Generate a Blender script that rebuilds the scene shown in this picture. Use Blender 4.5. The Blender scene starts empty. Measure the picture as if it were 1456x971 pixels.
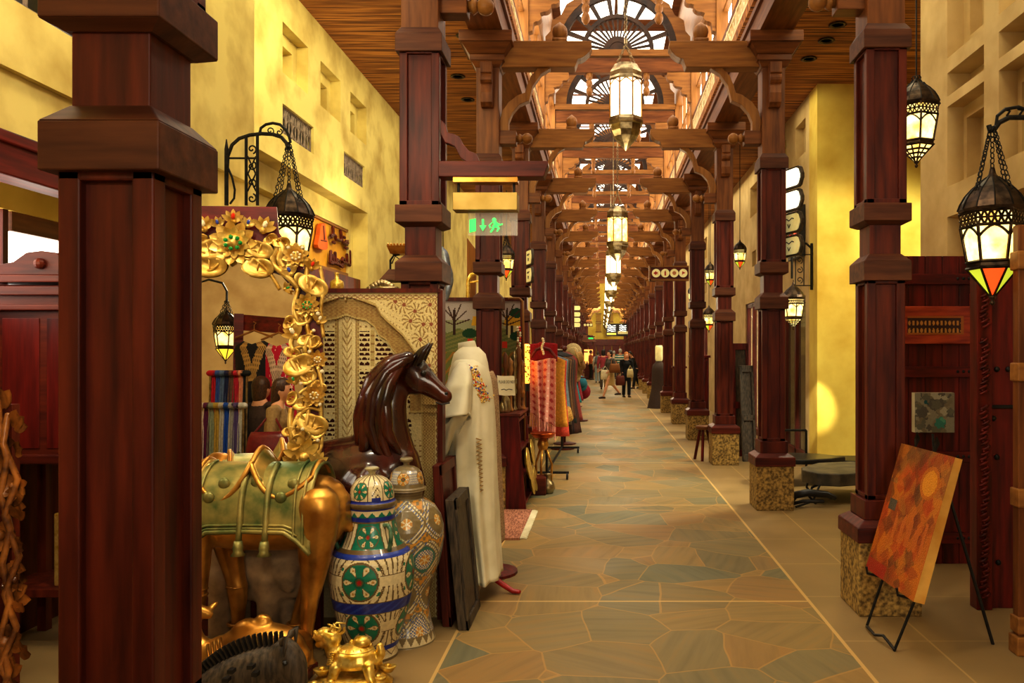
import bpy, math, random
from math import sin, cos, pi, radians, sqrt, atan2, hypot
from mathutils import Vector, Matrix, Euler
random.seed(7)
C = bpy.context.scene.collection
F, CX, CY, H = 1117.0, 856.0, 500.0, 1.62
def P(px, py, Y): return Vector(((px-CX)*Y/F, Y, H-(py-CY)*Y/F))
def lerp(a, b, t): return a+(b-a)*t
def interp(pts, x):
    if x <= pts[0][0]: return pts[0][1]
    for (a, va), (b, vb) in zip(pts, pts[1:]):
        if x <= b: return va+(vb-va)*(x-a)/(b-a)
    return pts[-1][1]
ORD = ['first','second','third','fourth','fifth','sixth','seventh','eighth','ninth','tenth','eleventh','twelfth','thirteenth','fourteenth','fifteenth','sixteenth','seventeenth','eighteenth','nineteenth','twentieth']
# ---------------------------------------------------------------- materials
def newmat(name):
    m = bpy.data.materials.new(name); m.use_nodes = True
    nt = m.node_tree; nt.nodes.clear()
    out = nt.nodes.new('ShaderNodeOutputMaterial'); b = nt.nodes.new('ShaderNodeBsdfPrincipled')
    nt.links.new(b.outputs[0], out.inputs[0]); return m, nt, b
def N(nt, t, **kw):
    n = nt.nodes.new(t)
    for k, v in kw.items():
        if k in n.inputs: n.inputs[k].default_value = v
        else: setattr(n, k, v)
    return n
def ramp(nt, stops):
    r = nt.nodes.new('ShaderNodeValToRGB'); e = r.color_ramp.elements
    while len(e) > 1: e.remove(e[0])
    for i, (p, c) in enumerate(stops):
        el = e[0] if i == 0 else e.new(p)
        el.position = p; el.color = (*c, 1)
    return r
def srgb(r, g, b):
    f = lambda c: (c/255/12.92) if c/255 <= .04045 else ((c/255+.055)/1.055)**2.4
    return (f(r), f(g), f(b))
def noise_mat(name, c1, c2, scale=6, stretch=(1,1,1), rough=.5, metal=0, bump=0, detail=4, mid=(.35,.65), coat=0, spec=.5, rvar=0, emit=0):
    m, nt, b = newmat(name)
    tc = N(nt, 'ShaderNodeTexCoord'); mp = N(nt, 'ShaderNodeMapping'); mp.inputs['Scale'].default_value = stretch
    nt.links.new(tc.outputs['Object'], mp.inputs[0])
    nz = N(nt, 'ShaderNodeTexNoise', Scale=scale, Detail=detail); nt.links.new(mp.outputs[0], nz.inputs['Vector'])
    if rvar:
        oi = N(nt, 'ShaderNodeObjectInfo'); ad = N(nt, 'ShaderNodeVectorMath', operation='ADD')
        mu = N(nt, 'ShaderNodeMath', operation='MULTIPLY'); mu.inputs[1].default_value = 37
        nt.links.new(oi.outputs['Random'], mu.inputs[0]); nt.links.new(mp.outputs[0], ad.inputs[0]); nt.links.new(mu.outputs[0], ad.inputs[1]); nt.links.new(ad.outputs[0], nz.inputs['Vector'])
    r = ramp(nt, [(mid[0], c1), (mid[1], c2)]); nt.links.new(nz.outputs[0], r.inputs[0])
    nt.links.new(r.outputs[0], b.inputs['Base Color'])
    b.inputs['Roughness'].default_value = rough; b.inputs['Metallic'].default_value = metal
    b.inputs['Coat Weight'].default_value = coat; b.inputs['Specular IOR Level'].default_value = spec
    if bump:
        bp = N(nt, 'ShaderNodeBump', Strength=bump, Distance=.02); nt.links.new(nz.outputs[0], bp.inputs['Height']); nt.links.new(bp.outputs[0], b.inputs['Normal'])
    if emit:
        nt.links.new(r.outputs[0], b.inputs['Emission Color']); b.inputs['Emission Strength'].default_value = emit
    return m
def emis(name, col, strength, base=None):
    m, nt, b = newmat(name)
    b.inputs['Base Color'].default_value = (*(base or col), 1); b.inputs['Roughness'].default_value = .25
    b.inputs['Emission Color'].default_value = (*col, 1); b.inputs['Emission Strength'].default_value = strength
    return m
def attr_mat(name, rough=.5, metal=0, bump=0, coat=0, nscale=120):
    m, nt, b = newmat(name)
    a = N(nt, 'ShaderNodeAttribute', attribute_name='Col'); 
    nz = N(nt, 'ShaderNodeTexNoise', Scale=nscale, Detail=3)
    tc = N(nt, 'ShaderNodeTexCoord'); nt.links.new(tc.outputs['Object'], nz.inputs['Vector'])
    mx = N(nt, 'ShaderNodeMix', data_type='RGBA', blend_type='MULTIPLY'); mx.inputs[0].default_value = .35
    r = ramp(nt, [(.3,(.45,.45,.45)),(.7,(1,1,1))]); nt.links.new(nz.outputs[0], r.inputs[0])
    nt.links.new(a.outputs['Color'], mx.inputs[6]); nt.links.new(r.outputs[0], mx.inputs[7]); nt.links.new(mx.outputs[2], b.inputs['Base Color'])
    b.inputs['Roughness'].default_value = rough; b.inputs['Metallic'].default_value = metal; b.inputs['Coat Weight'].default_value = coat
    if bump:
        bp = N(nt, 'ShaderNodeBump', Strength=bump, Distance=.01); nt.links.new(nz.outputs[0], bp.inputs['Height']); nt.links.new(bp.outputs[0], b.inputs['Normal'])
    return m
M = {}
_fab = {}
def fabric(rgb, name='fabric', rough=.85):
    k = tuple(rgb)
    if k not in _fab:
        c = srgb(*rgb); _fab[k] = noise_mat('%s_%d'%(name, len(_fab)), tuple(x*.75 for x in c), c, 40, rough=rough, bump=.15)
    return _fab[k]
# ---------------------------------------------------------------- mesh builder
class MB:
    def __init__(s): s.v = []; s.f = []; s.mi = []; s.col = []; s.cur = 0; s.cc = None; s.X = None
    def add(s, vs, fs, col=None):
        o = len(s.v)
        if s.X is not None: vs = [s.X @ Vector(v) for v in vs]
        s.v += [tuple(v) for v in vs]
        for k, f in enumerate(fs):
            s.f.append(tuple(i+o for i in f)); s.mi.append(s.cur); s.col.append(col[k] if isinstance(col, list) else (col or s.cc))
        return s
    def box(s, x0, x1, y0, y1, z0, z1):
        return s.frus(x0, x1, y0, y1, z0, x0, x1, y0, y1, z1)
    def frus(s, x0, x1, y0, y1, z0, a0, a1, b0, b1, z1):
        vs = [(x0,y0,z0),(x1,y0,z0),(x1,y1,z0),(x0,y1,z0),(a0,b0,z1),(a1,b0,z1),(a1,b1,z1),(a0,b1,z1)]
        return s.add(vs, [(3,2,1,0),(4,5,6,7),(0,1,5,4),(1,2,6,5),(2,3,7,6),(3,0,4,7)])
    def sq(s, w0, z0, w1, z1, cx=0, cy=0):
        return s.frus(cx-w0/2,cx+w0/2,cy-w0/2,cy+w0/2,z0, cx-w1/2,cx+w1/2,cy-w1/2,cy+w1/2,z1)
    def prism(s, poly, a, b, ax='y'):
        # poly in the two other axes; extruded a..b along ax
        n = len(poly)
        mk = {'y': lambda p, t: (p[0], t, p[1]), 'x': lambda p, t: (t, p[0], p[1]), 'z': lambda p, t: (p[0], p[1], t)}[ax]
        vs = [mk(p, a) for p in poly]+[mk(p, b) for p in poly]
        return s.add(vs, [tuple(range(n)), tuple(range(2*n-1, n-1, -1))]+[((i+1)%n, i, n+i, n+(i+1)%n) for i in range(n)])
    def strip(s, A, B, a, b, ax='y'):
        # band between polylines A and B extruded along ax (quads only)
        mk = {'y': lambda p, t: (p[0], t, p[1]), 'x': lambda p, t: (t, p[0], p[1]), 'z': lambda p, t: (p[0], p[1], t)}[ax]
        for i in range(len(A)-1):
            q = [A[i], A[i+1], B[i+1], B[i]]
            vs = [mk(p, a) for p in q]+[mk(p, b) for p in q]
            s.add(vs, [(0,1,2,3),(7,6,5,4),(1,0,4,5),(3,2,6,7)]+([(0,3,7,4)] if i == 0 else [])+([(2,1,5,6)] if i == len(A)-2 else []))
        return s
    def lathe(s, prof, n=24, c=(0,0,0), a0=0, a1=2*pi, ang=0, sx=1, sy=1):
        full = abs(a1-a0-2*pi) < 1e-6; m = n if full else n+1
        vs = []; fs = []
        for r, z in prof:
            for k in range(m):
                t = a0+(a1-a0)*k/n+ang
                vs.append((c[0]+r*sin(t)*sx, c[1]-r*cos(t)*sy, c[2]+z))
        for i in range(len(prof)-1):
            for k in range(n):
                k2 = (k+1)%m
                fs.append((i*m+k, i*m+k2, (i+1)*m+k2, (i+1)*m+k))
        if full:
            if prof[0][0] > 1e-5: fs.append(tuple(range(m-1, -1, -1)))
            if prof[-1][0] > 1e-5: fs.append(tuple((len(prof)-1)*m+k for k in range(m)))
        return s.add(vs, fs)
    def ball(s, c, r, n=12, sx=1, sy=1, sz=1):
        pr = [(r*sin(pi*i/(n//2+2)), -r*cos(pi*i/(n//2+2))*sz) for i in range(n//2+3)]
        pr[0] = (0, pr[0][1]); pr[-1] = (0, pr[-1][1])
        return s.lathe(pr, n, c, sx=sx, sy=sy)
    def tube(s, pts, r, n=8, side=None, cap=True, rs=None, round_=False):
        pts = [Vector(p) for p in pts]; L = len(pts)
        rr = list(r) if isinstance(r, (list, tuple)) else [r]*L
        rb = list(rs) if isinstance(rs, (list, tuple)) else ([x*rs for x in rr] if rs else rr[:])
        tan = []
        for i in range(L):
            t = pts[min(i+1, L-1)]-pts[max(i-1, 0)]
            tan.append(t.normalized() if t.length > 1e-9 else Vector((0,0,1)))
        if side is None:
            u = Vector((0,1,0)) if abs(tan[0].y) < .9 else Vector((1,0,0))
        else: u = Vector(side)
        rings = []
        seq = [(pts[i], tan[i], rr[i], rb[i]) for i in range(L)]
        if round_:
            p, t, a, b = seq[0]; pre = [(p-t*a*.87, t, a*.5, b*.5), (p-t*a*.5, t, a*.866, b*.866)]
            p, t, a, b = seq[-1]; post = [(p+t*a*.5, t, a*.866, b*.866), (p+t*a*.87, t, a*.5, b*.5)]
            seq = pre+seq+post
        vs = []; fs = []
        for p, t, a, b in seq:
            if side is None: u = (u-t*u.dot(t))
            else: u = Vector(side)-t*Vector(side).dot(t)
            if u.length < 1e-6: u = t.orthogonal()
            u = u.normalized(); w = t.cross(u)
            for k in range(n):
                g = 2*pi*k/n
                vs.append(p+w*cos(g)*a+u*sin(g)*b)
        R = len(seq)
        for i in range(R-1):
            for k in range(n):
                k2 = (k+1)%n; fs.append((i*n+k, i*n+k2, (i+1)*n+k2, (i+1)*n+k))
        if cap: fs += [tuple(range(n-1,-1,-1)), tuple((R-1)*n+k for k in range(n))]
        return s.add(vs, fs)
    def grid(s, nu, nv, fn, colfn=None, holefn=None):
        vs = [fn(i/nu, j/nv) for j in range(nv+1) for i in range(nu+1)]
        fs = []; cols = []
        for j in range(nv):
            for i in range(nu):
                u, v = (i+.5)/nu, (j+.5)/nv
                if holefn and holefn(u, v): continue
                a = j*(nu+1)+i; fs.append((a, a+1, a+nu+2, a+nu+1))
                cols.append(colfn(u, v) if colfn else None)
        return s.add(vs, fs, cols)
    def build(s, name, mat, parent=None, smooth=False, bevel=0, origin=None, label=None, solid=0, weld=False):
        return mkobj(name, s.v, s.f, mat, parent, smooth, bevel, origin, label, s.mi, s.col, solid)
WM = {}
def mkobj(name, v, f, mat, parent=None, smooth=False, bevel=0, origin=None, label=None, mi=None, col=None, solid=0):
    vs = [Vector(p) for p in v]
    if parent is not None:
        inv = WM[parent.name].inverted(); vs = [inv @ p for p in vs]; loc = Vector((0,0,0))
    else:
        if origin is None:
            xs = [p.x for p in vs]; ys = [p.y for p in vs]; zs = [p.z for p in vs]
            loc = Vector(((min(xs)+max(xs))/2, (min(ys)+max(ys))/2, min(zs)))
        else: loc = Vector(origin)
        vs = [p-loc for p in vs]
    me = bpy.data.meshes.new(name); me.from_pydata(vs, [], f)
    mats = mat if isinstance(mat, (list, tuple)) else [mat]
    for m in mats: me.materials.append(M[m] if isinstance(m, str) else m)
    if mi and len(mats) > 1: me.polygons.foreach_set('material_index', mi)
    if smooth: me.polygons.foreach_set('use_smooth', [True]*len(f))
    if col and any(c is not None for c in col):
        at = me.color_attributes.new('Col', 'FLOAT_COLOR', 'CORNER'); buf = []
        for p, c in zip(f, col):
            c = c or (1,1,1); buf += [c[0], c[1], c[2], 1.0]*len(p)
        at.data.foreach_set('color', buf)
    me.validate(); me.update()
    o = bpy.data.objects.new(name, me); C.objects.link(o); o.location = loc
    if parent is not None: o.parent = parent; WM[o.name] = WM[parent.name]
    else: WM[o.name] = Matrix.Translation(loc)
    if smooth == 'auto':
        pass
    if bevel:
        bm = o.modifiers.new('Bevel', 'BEVEL'); bm.width = bevel; bm.segments = 2; bm.limit_method = 'ANGLE'; bm.angle_limit = radians(40)
    if solid:
        sm = o.modifiers.new('Solidify', 'SOLIDIFY'); sm.thickness = solid; sm.offset = 0
    if label: o['label'] = label
    return o
def thing(name, label, cat, loc=(0,0,0), rotz=0, group=None, M4=None):
    o = bpy.data.objects.new(name, None); C.objects.link(o); o.empty_display_size = .1
    o.location = loc; o.rotation_euler = (0,0,rotz); o['label'] = label; o['category'] = cat
    if group: o['group'] = group
    WM[o.name] = M4 if M4 is not None else Matrix.Translation(Vector(loc)) @ Matrix.Rotation(rotz, 4, 'Z')
    return o
def tag(o, label, cat, group=None, kind=None):
    o['label'] = label; o['category'] = cat
    if group: o['group'] = group
    if kind: o['kind'] = kind
    return o
def struct(o): o['kind'] = 'structure'; return o
def dup(root, loc, rotz=None, label=None, group=None, scale=None):
    def cp(o, par):
        c = o.copy(); C.objects.link(c)
        if par is not None: c.parent = par; c.matrix_parent_inverse = Matrix.Identity(4)
        for ch in o.children: cp(ch, c)
        return c
    r = cp(root, None); r.location = loc
    if rotz is not None: r.rotation_euler = (0,0,rotz)
    if scale: r.scale = (scale,)*3
    if label: r['label'] = label
    if group: r['group'] = group
    WM[r.name] = Matrix.Translation(Vector(loc)) @ Matrix.Rotation(rotz or 0, 4, 'Z')
    return r
def blob(mb, voxel=.012, smooth=4, ratio=None):
    """union of closed shapes -> one continuous skin, returned as an MB"""
    me = bpy.data.meshes.new('tmp'); me.from_pydata([Vector(p) for p in mb.v], [], mb.f)
    o = bpy.data.objects.new('tmp', me); C.objects.link(o)
    r = o.modifiers.new('r', 'REMESH'); r.mode = 'VOXEL'; r.voxel_size = voxel
    sm = o.modifiers.new('s', 'SMOOTH'); sm.factor = .5; sm.iterations = smooth
    if ratio: d = o.modifiers.new('d', 'DECIMATE'); d.ratio = ratio
    bpy.context.view_layer.update()
    ev = o.evaluated_get(bpy.context.evaluated_depsgraph_get()); m2 = ev.to_mesh()
    out = MB(); out.v = [tuple(v.co) for v in m2.vertices]; out.f = [tuple(p.vertices) for p in m2.polygons]
    out.mi = [0]*len(out.f); out.col = [None]*len(out.f)
    ev.to_mesh_clear(); bpy.data.objects.remove(o); bpy.data.meshes.remove(me)
    return out
# ---------------------------------------------------------------- palette
def wood(name, a, b, ax='z', rough=.38, sc=3.2, coat=0):
    st = {'z': (7,7,.7), 'x': (.7,7,7), 'y': (7,.7,7)}[ax]
    return noise_mat(name, srgb(*a), srgb(*b), sc, st, rough, bump=.06, detail=6, coat=coat, spec=.32, rvar=1, mid=(.3,.7))
for ax in 'xyz':
    M['wood_dark_'+ax] = wood('dark_mahogany_'+ax, (60,14,10), (110,42,22), ax, .42)
    M['wood_mid_'+ax] = wood('brown_teak_'+ax, (90,48,20), (136,84,40), ax, .42)
    M['wood_honey_'+ax] = wood('honey_teak_'+ax, (124,80,36), (164,114,56), ax, .45)
    M['wood_red_'+ax] = wood('red_lacquered_wood_'+ax, (60,12,10), (120,30,20), ax, .4)
M['collar'] = wood('collar_wood', (66,30,15), (106,60,34), 'x', .5)
M['fan'] = noise_mat('dark_fan_wood', srgb(40,24,12), srgb(74,46,22), 6, rough=.55)
M['plaster'] = noise_mat('yellow_plaster', srgb(184,158,84), srgb(222,204,126), 2.6, rough=.9, bump=.14, detail=10, mid=(.28,.58))
M['plaster_beige'] = noise_mat('beige_plaster', srgb(184,156,106), srgb(208,184,134), 2.4, rough=.9, bump=.1, detail=8)
M['plaster_gold'] = noise_mat('golden_plaster', srgb(204,170,66), srgb(232,210,104), 1.6, rough=.85, bump=.1, detail=8)
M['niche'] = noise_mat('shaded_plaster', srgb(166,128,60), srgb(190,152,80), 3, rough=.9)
M['iron'] = noise_mat('wrought_iron', (.012,.010,.009), (.03,.026,.022), 30, rough=.5, metal=.6)
M['grille'] = noise_mat('grey_brown_grille', srgb(110,92,78), srgb(150,130,112), 20, rough=.6)
M['bronze'] = noise_mat('dark_bronze', srgb(44,34,28), srgb(92,74,58), 20, rough=.35, metal=.8)
M['pewter'] = noise_mat('aged_nickel', srgb(120,104,76), srgb(190,172,132), 12, rough=.32, metal=.9)
M['brass'] = noise_mat('burnished_brass', srgb(156,104,36), srgb(226,176,88), 5, rough=.34, metal=.8, bump=.05)
M['gold'] = noise_mat('carved_gilt', srgb(186,142,54), srgb(242,210,122), 14, rough=.36, metal=.55, bump=.12)
M['gold_bright'] = noise_mat('bright_gold', srgb(206,164,50), srgb(250,224,130), 30, rough=.3, metal=.7, bump=.1)
M['verdigris'] = noise_mat('verdigris_bronze', srgb(78,100,56), srgb(178,162,98), 7, rough=.42, metal=.55, bump=.25)
M['saddle'] = noise_mat('worn_gilt_green', srgb(110,110,56), srgb(206,168,90), 6, rough=.38, metal=.7, bump=.15)
M['horsewood'] = noise_mat('polished_dark_wood', srgb(28,9,6), srgb(86,32,16), 4, (2,2,.7), .22, coat=.5, detail=6)
M['stone_base'] = noise_mat('speckled_granite', srgb(96,74,34), srgb(190,158,90), 38, rough=.75, bump=.3, detail=5)
M['white_cloth'] = noise_mat('ivory_cloth', srgb(206,198,166), srgb(236,230,204), 3, rough=.9)
M['black'] = noise_mat('black_lacquer', (.008,.007,.006), (.02,.016,.014), 8, rough=.35)
M['charcoal'] = noise_mat('weathered_black_wood', srgb(44,36,28), srgb(92,78,62), 10, (6,6,1), .5, bump=.2)
M['skin'] = noise_mat('skin', srgb(206,150,116), srgb(226,174,140), 12, rough=.6)
M['hair'] = noise_mat('brown_hair', srgb(40,22,12), srgb(92,56,30), 40, (4,4,1), .5)
M['hair_dark'] = noise_mat('black_hair', srgb(14,9,7), srgb(40,26,20), 40, (4,4,1), .5)
M['hair_grey'] = noise_mat('grey_hair', srgb(150,144,136), srgb(200,196,190), 40, (4,4,1), .6)
M['eye'] = noise_mat('eye_dark', (.01,.008,.006), (.03,.02,.015), 10, rough=.2)
M['lip'] = noise_mat('lips', srgb(150,70,60), srgb(170,86,74), 10, rough=.5)
M['shoe'] = noise_mat('shoe_leather', srgb(40,26,18), srgb(70,46,30), 10, rough=.5)
M['lamp_glass'] = noise_mat('lit_lantern_glass', (1,.60,.10), (1,.90,.42), 9, rough=.3, mid=(.36,.62), emit=1.5)
M['lamp_white'] = emis('lit_white_lantern_glass', (1,.93,.70), 2.2)
M['lamp_yellow'] = emis('yellow_glass', (1,.70,.06), .9, (.9,.7,.1))
M['lamp_red'] = emis('red_glass', (1,.10,.01), .9, (.8,.1,.05))
M['lamp_green'] = emis('lime_glass', (.62,.70,.05), .7, (.5,.6,.1))
M['daylight'] = emis('daylit_window_pane', (1,.96,.84), 3.4)
M['added_roof_pane'] = emis('added_roof_glow', (1,.96,.82), 3.0)
M['sign_green'] = emis('green_pictogram', (.02,.75,.10), 1.1)
M['sign_white'] = emis('lit_sign_face', (1,.95,.72), 1.1)
M['sign_cream'] = noise_mat('cream_sign_face', srgb(222,208,140), srgb(238,226,164), 8, rough=.5, emit=.25)  # faint emission added so the cream parts look lit
M['amber'] = emis('amber_mosaic', (1,.45,.05), 2.4)
m, nt, b = newmat('mirror_silver'); b.inputs['Metallic'].default_value = 1; b.inputs['Roughness'].default_value = .0; b.inputs['Base Color'].default_value = (.93,.92,.88,1); M['mirror'] = m
m, nt, b = newmat('clear_acrylic'); b.inputs['Roughness'].default_value = .15; b.inputs['Specular IOR Level'].default_value = .15; b.inputs['Base Color'].default_value = (.95,.95,.9,1); b.inputs['Transmission Weight'].default_value = 0; b.inputs['Alpha'].default_value = .16; M['acrylic'] = m
m, nt, b = newmat('shop_glass'); b.inputs['Roughness'].default_value = .03; b.inputs['Base Color'].default_value = (*srgb(120,110,90),1); b.inputs['Alpha'].default_value = .35; M['glass'] = m
def gem(name, c):
    m, nt, b = newmat(name); b.inputs['Base Color'].default_value = (*c,1); b.inputs['Roughness'].default_value = .08; b.inputs['Coat Weight'].default_value = 1; M[name] = m
gem('gem_green', (.01,.28,.06)); gem('gem_blue', (.03,.06,.35)); gem('gem_red', (.6,.03,.01)); gem('gem_clear', (.8,.72,.5))
# floor
m, nt, b = newmat('flagstone_floor'); M['floor'] = m
tc = N(nt, 'ShaderNodeTexCoord'); sep = N(nt, 'ShaderNodeSeparateXYZ'); nt.links.new(tc.outputs['Object'], sep.inputs[0])
L = nt.links.new
def mth(op, a, bb=None, c=None):
    n = N(nt, 'ShaderNodeMath', operation=op)
    for i, q in enumerate((a, bb, c)):
        if q is None: continue
        if isinstance(q, (int, float)): n.inputs[i].default_value = q
        else: L(q, n.inputs[i])
    return n.outputs[0]
wn = N(nt, 'ShaderNodeTexNoise', Scale=1.3, Detail=2); L(tc.outputs['Object'], wn.inputs['Vector'])
mxv = N(nt, 'ShaderNodeVectorMath', operation='MULTIPLY_ADD'); L(wn.outputs['Color'], mxv.inputs[0]); mxv.inputs[1].default_value = (.12,.12,0); L(tc.outputs['Object'], mxv.inputs[2])
vs_ = N(nt, 'ShaderNodeTexVoronoi', Scale=2.15, feature='F1'); L(mxv.outputs[0], vs_.inputs['Vector'])
ve = N(nt, 'ShaderNodeTexVoronoi', Scale=2.15, feature='DISTANCE_TO_EDGE'); L(mxv.outputs[0], ve.inputs['Vector'])
sc_ = N(nt, 'ShaderNodeSeparateColor'); L(vs_.outputs['Color'], sc_.inputs[0])
cell = ramp(nt, [(0, srgb(122,112,82)), (.25, srgb(148,124,78)), (.45, srgb(116,114,90)), (.65, srgb(152,126,78)), (.85, srgb(148,118,74)), (1, srgb(128,120,92))]); L(sc_.outputs[0], cell.inputs[0])
# streaks in random direction per stone
rot = N(nt, 'ShaderNodeVectorRotate', rotation_type='Z_AXIS'); L(tc.outputs['Object'], rot.inputs['Vector']); L(mth('MULTIPLY', sc_.outputs[1], 6.28), rot.inputs['Angle'])
mp2 = N(nt, 'ShaderNodeMapping'); mp2.inputs['Scale'].default_value = (.8,9,1); L(rot.outputs[0], mp2.inputs[0])
st = N(nt, 'ShaderNodeTexNoise', Scale=1.6, Detail=5); L(mp2.outputs[0], st.inputs['Vector'])
stc = ramp(nt, [(.30,(.80,.80,.80)),(.52,(1,1,1)),(.70,(1.15,1.0,.82))]); L(st.outputs[0], stc.inputs[0])
mul = N(nt, 'ShaderNodeMix', data_type='RGBA', blend_type='MULTIPLY'); mul.inputs[0].default_value = .85; L(cell.outputs[0], mul.inputs[6]); L(stc.outputs[0], mul.inputs[7])
edge = mth('LESS_THAN', ve.outputs['Distance'], .010)
gm = N(nt, 'ShaderNodeMix', data_type='RGBA'); L(mth('MULTIPLY', edge, .6), gm.inputs[0]); L(mul.outputs[2], gm.inputs[6]); gm.inputs[7].default_value = (*srgb(182,142,80),1)
# side strips: plain large tiles
side = ramp(nt, [(.3, srgb(134,112,74)),(.7, srgb(160,134,90))]); sn = N(nt, 'ShaderNodeTexNoise', Scale=1.4, Detail=6); L(tc.outputs['Object'], sn.inputs['Vector']); L(sn.outputs[0], side.inputs[0])
tile = mth('LESS_THAN', mth('ABSOLUTE', mth('SUBTRACT', mth('FRACT', mth('MULTIPLY', sep.outputs[1], 1.25)), .5)), .006)
tx = mth('LESS_THAN', mth('ABSOLUTE', mth('SUBTRACT', sep.outputs[0], 1.83)), .006)
tmx = N(nt, 'ShaderNodeMix', data_type='RGBA'); L(mth('MULTIPLY', mth('MAXIMUM', tile, tx), .5), tmx.inputs[0]); L(side.outputs[0], tmx.inputs[6]); tmx.inputs[7].default_value = (*srgb(200,168,110),1)
mid_ = mth('MULTIPLY', mth('GREATER_THAN', sep.outputs[0], -.84), mth('LESS_THAN', sep.outputs[0], 1.345))
fm = N(nt, 'ShaderNodeMix', data_type='RGBA'); L(mid_, fm.inputs[0]); L(tmx.outputs[2], fm.inputs[6]); L(gm.outputs[2], fm.inputs[7])
# long border grout + cross grout
l1 = mth('LESS_THAN', mth('ABSOLUTE', mth('SUBTRACT', sep.outputs[0], 1.345)), .011)
l2 = mth('LESS_THAN', mth('ABSOLUTE', mth('ADD', sep.outputs[0], .84)), .009)
yf = mth('LESS_THAN', mth('ABSOLUTE', mth('SUBTRACT', mth('FRACT', mth('DIVIDE', mth('ADD', sep.outputs[1], -3.5), 3.2)), .5)), .0035)
l3 = mth('MULTIPLY', yf, mid_)
ln = mth('MAXIMUM', mth('MAXIMUM', l1, l2), l3)
fo = N(nt, 'ShaderNodeMix', data_type='RGBA'); L(mth('MULTIPLY', ln, .8), fo.inputs[0]); L(fm.outputs[2], fo.inputs[6]); fo.inputs[7].default_value = (*srgb(206,172,110),1)
L(fo.outputs[2], b.inputs['Base Color'])
rr_ = ramp(nt, [(.3,(.46,)*3),(.7,(.62,)*3)]); b.inputs['Specular IOR Level'].default_value = .3; L(sn.outputs[0], rr_.inputs[0]); L(rr_.outputs[0], b.inputs['Roughness'])
bp = N(nt, 'ShaderNodeBump', Strength=.12, Distance=.01); L(sn.outputs[0], bp.inputs['Height']); L(bp.outputs[0], b.inputs['Normal'])
# reed ceiling
m, nt, b = newmat('reed_ceiling'); M['reed'] = m
L = nt.links.new
tc = N(nt, 'ShaderNodeTexCoord'); mp = N(nt, 'ShaderNodeMapping'); mp.inputs['Scale'].default_value = (.25,1,1); L(tc.outputs['Object'], mp.inputs[0])
n1 = N(nt, 'ShaderNodeTexNoise', Scale=9, Detail=5, Distortion=.2); 
mp.inputs['Scale'].default_value = (.12,3.2,1); L(mp.outputs[0], n1.inputs['Vector'])
r = ramp(nt, [(.34, srgb(78,42,18)), (.48, srgb(150,92,38)), (.62, srgb(206,144,70))]); L(n1.outputs[0], r.inputs[0]); L(r.outputs[0], b.inputs['Base Color'])
b.inputs['Roughness'].default_value = .7
bp = N(nt, 'ShaderNodeBump', Strength=.6, Distance=.03); L(n1.outputs[0], bp.inputs['Height']); L(bp.outputs[0], b.inputs['Normal'])
M['lattice'] = noise_mat('pale_carved_lattice', srgb(236,216,168), srgb(250,236,196), 6, rough=.7)
# ================================================================ room shell
YS = [4.8+3.2*k for k in range(18)]      # front faces of the column bases
NX = .294                                # nave centre line
XR, XL = 1.765, -1.177                   # column centre lines
CEIL = 5.33; YEND = 62.0
struct(MB().box(-7,7,-6,YEND+4,-.2,0).build('floor', 'floor', origin=(0,0,0)))
def wall_seg(mb, X, Y0, Y1, z0, z1, holes, th=.35, sgn=1, depth=.2):
    """wall whose visible face is at X; sgn=+1: body extends to +X.  holes = (y0,y1,z0,z1[,depth]) recesses"""
    ys = sorted(set([Y0,Y1]+[h[0] for h in holes]+[h[1] for h in holes])); zs = sorted(set([z0,z1]+[h[2] for h in holes]+[h[3] for h in holes]))
    for a, b_ in zip(ys, ys[1:]):
        for c, d in zip(zs, zs[1:]):
            ym, zm = (a+b_)/2, (c+d)/2
            dep = 0
            for h in holes:
                if h[0] < ym < h[1] and h[2] < zm < h[3]: dep = max(dep, h[4] if len(h) > 4 else depth)
            if dep >= th: continue
            x0, x1 = X+sgn*dep, X+sgn*th
            mb.box(min(x0,x1), max(x0,x1), a, b_, c, d)
# left: near bay with the shop opening, then the recessed wall with portal and niches
wl = MB()
wall_seg(wl, -2.9, -6, 6.46, 0, 2.99, [(2.9,4.95,-1,2.67,9)], .3, -1)
wall_seg(wl, -2.86, -6, 6.46, 2.99, CEIL+.1, [(3.5,4.17,3.33,4.1,.14),(5.02,5.45,3.34,3.7,.1)], .34, -1)
wall_seg(wl, -3.2, 6.4, YEND, 0, CEIL+.1, [(7.87+1.06*i,8.55+1.06*i,4.42,4.93,.12) for i in range(3)]+[(8.1+1.06*i,8.42+1.06*i,4.44,4.80,.24) for i in range(3)]+
   [(7.87,8.72,3.81,4.11,.14),(9.74,10.6,3.81,4.11,.14),(7.3,10.73,-1,3.51,.2),(7.5,10.55,-1,3.25,.33)]+
   [(15.2+4*i,16.6+4*i,-1,2.7,.2) for i in range(10)], .5, -1)
struct(wl.build('wall_left', 'plaster'))
tb = MB().box(-3.02,-2.86,2.8,5.05,2.47,2.68); tb.box(-2.98,-2.84,2.8,5.05,2.62,2.68)
struct(tb.build('trim_1', 'wood_red_y', bevel=.008))
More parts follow.
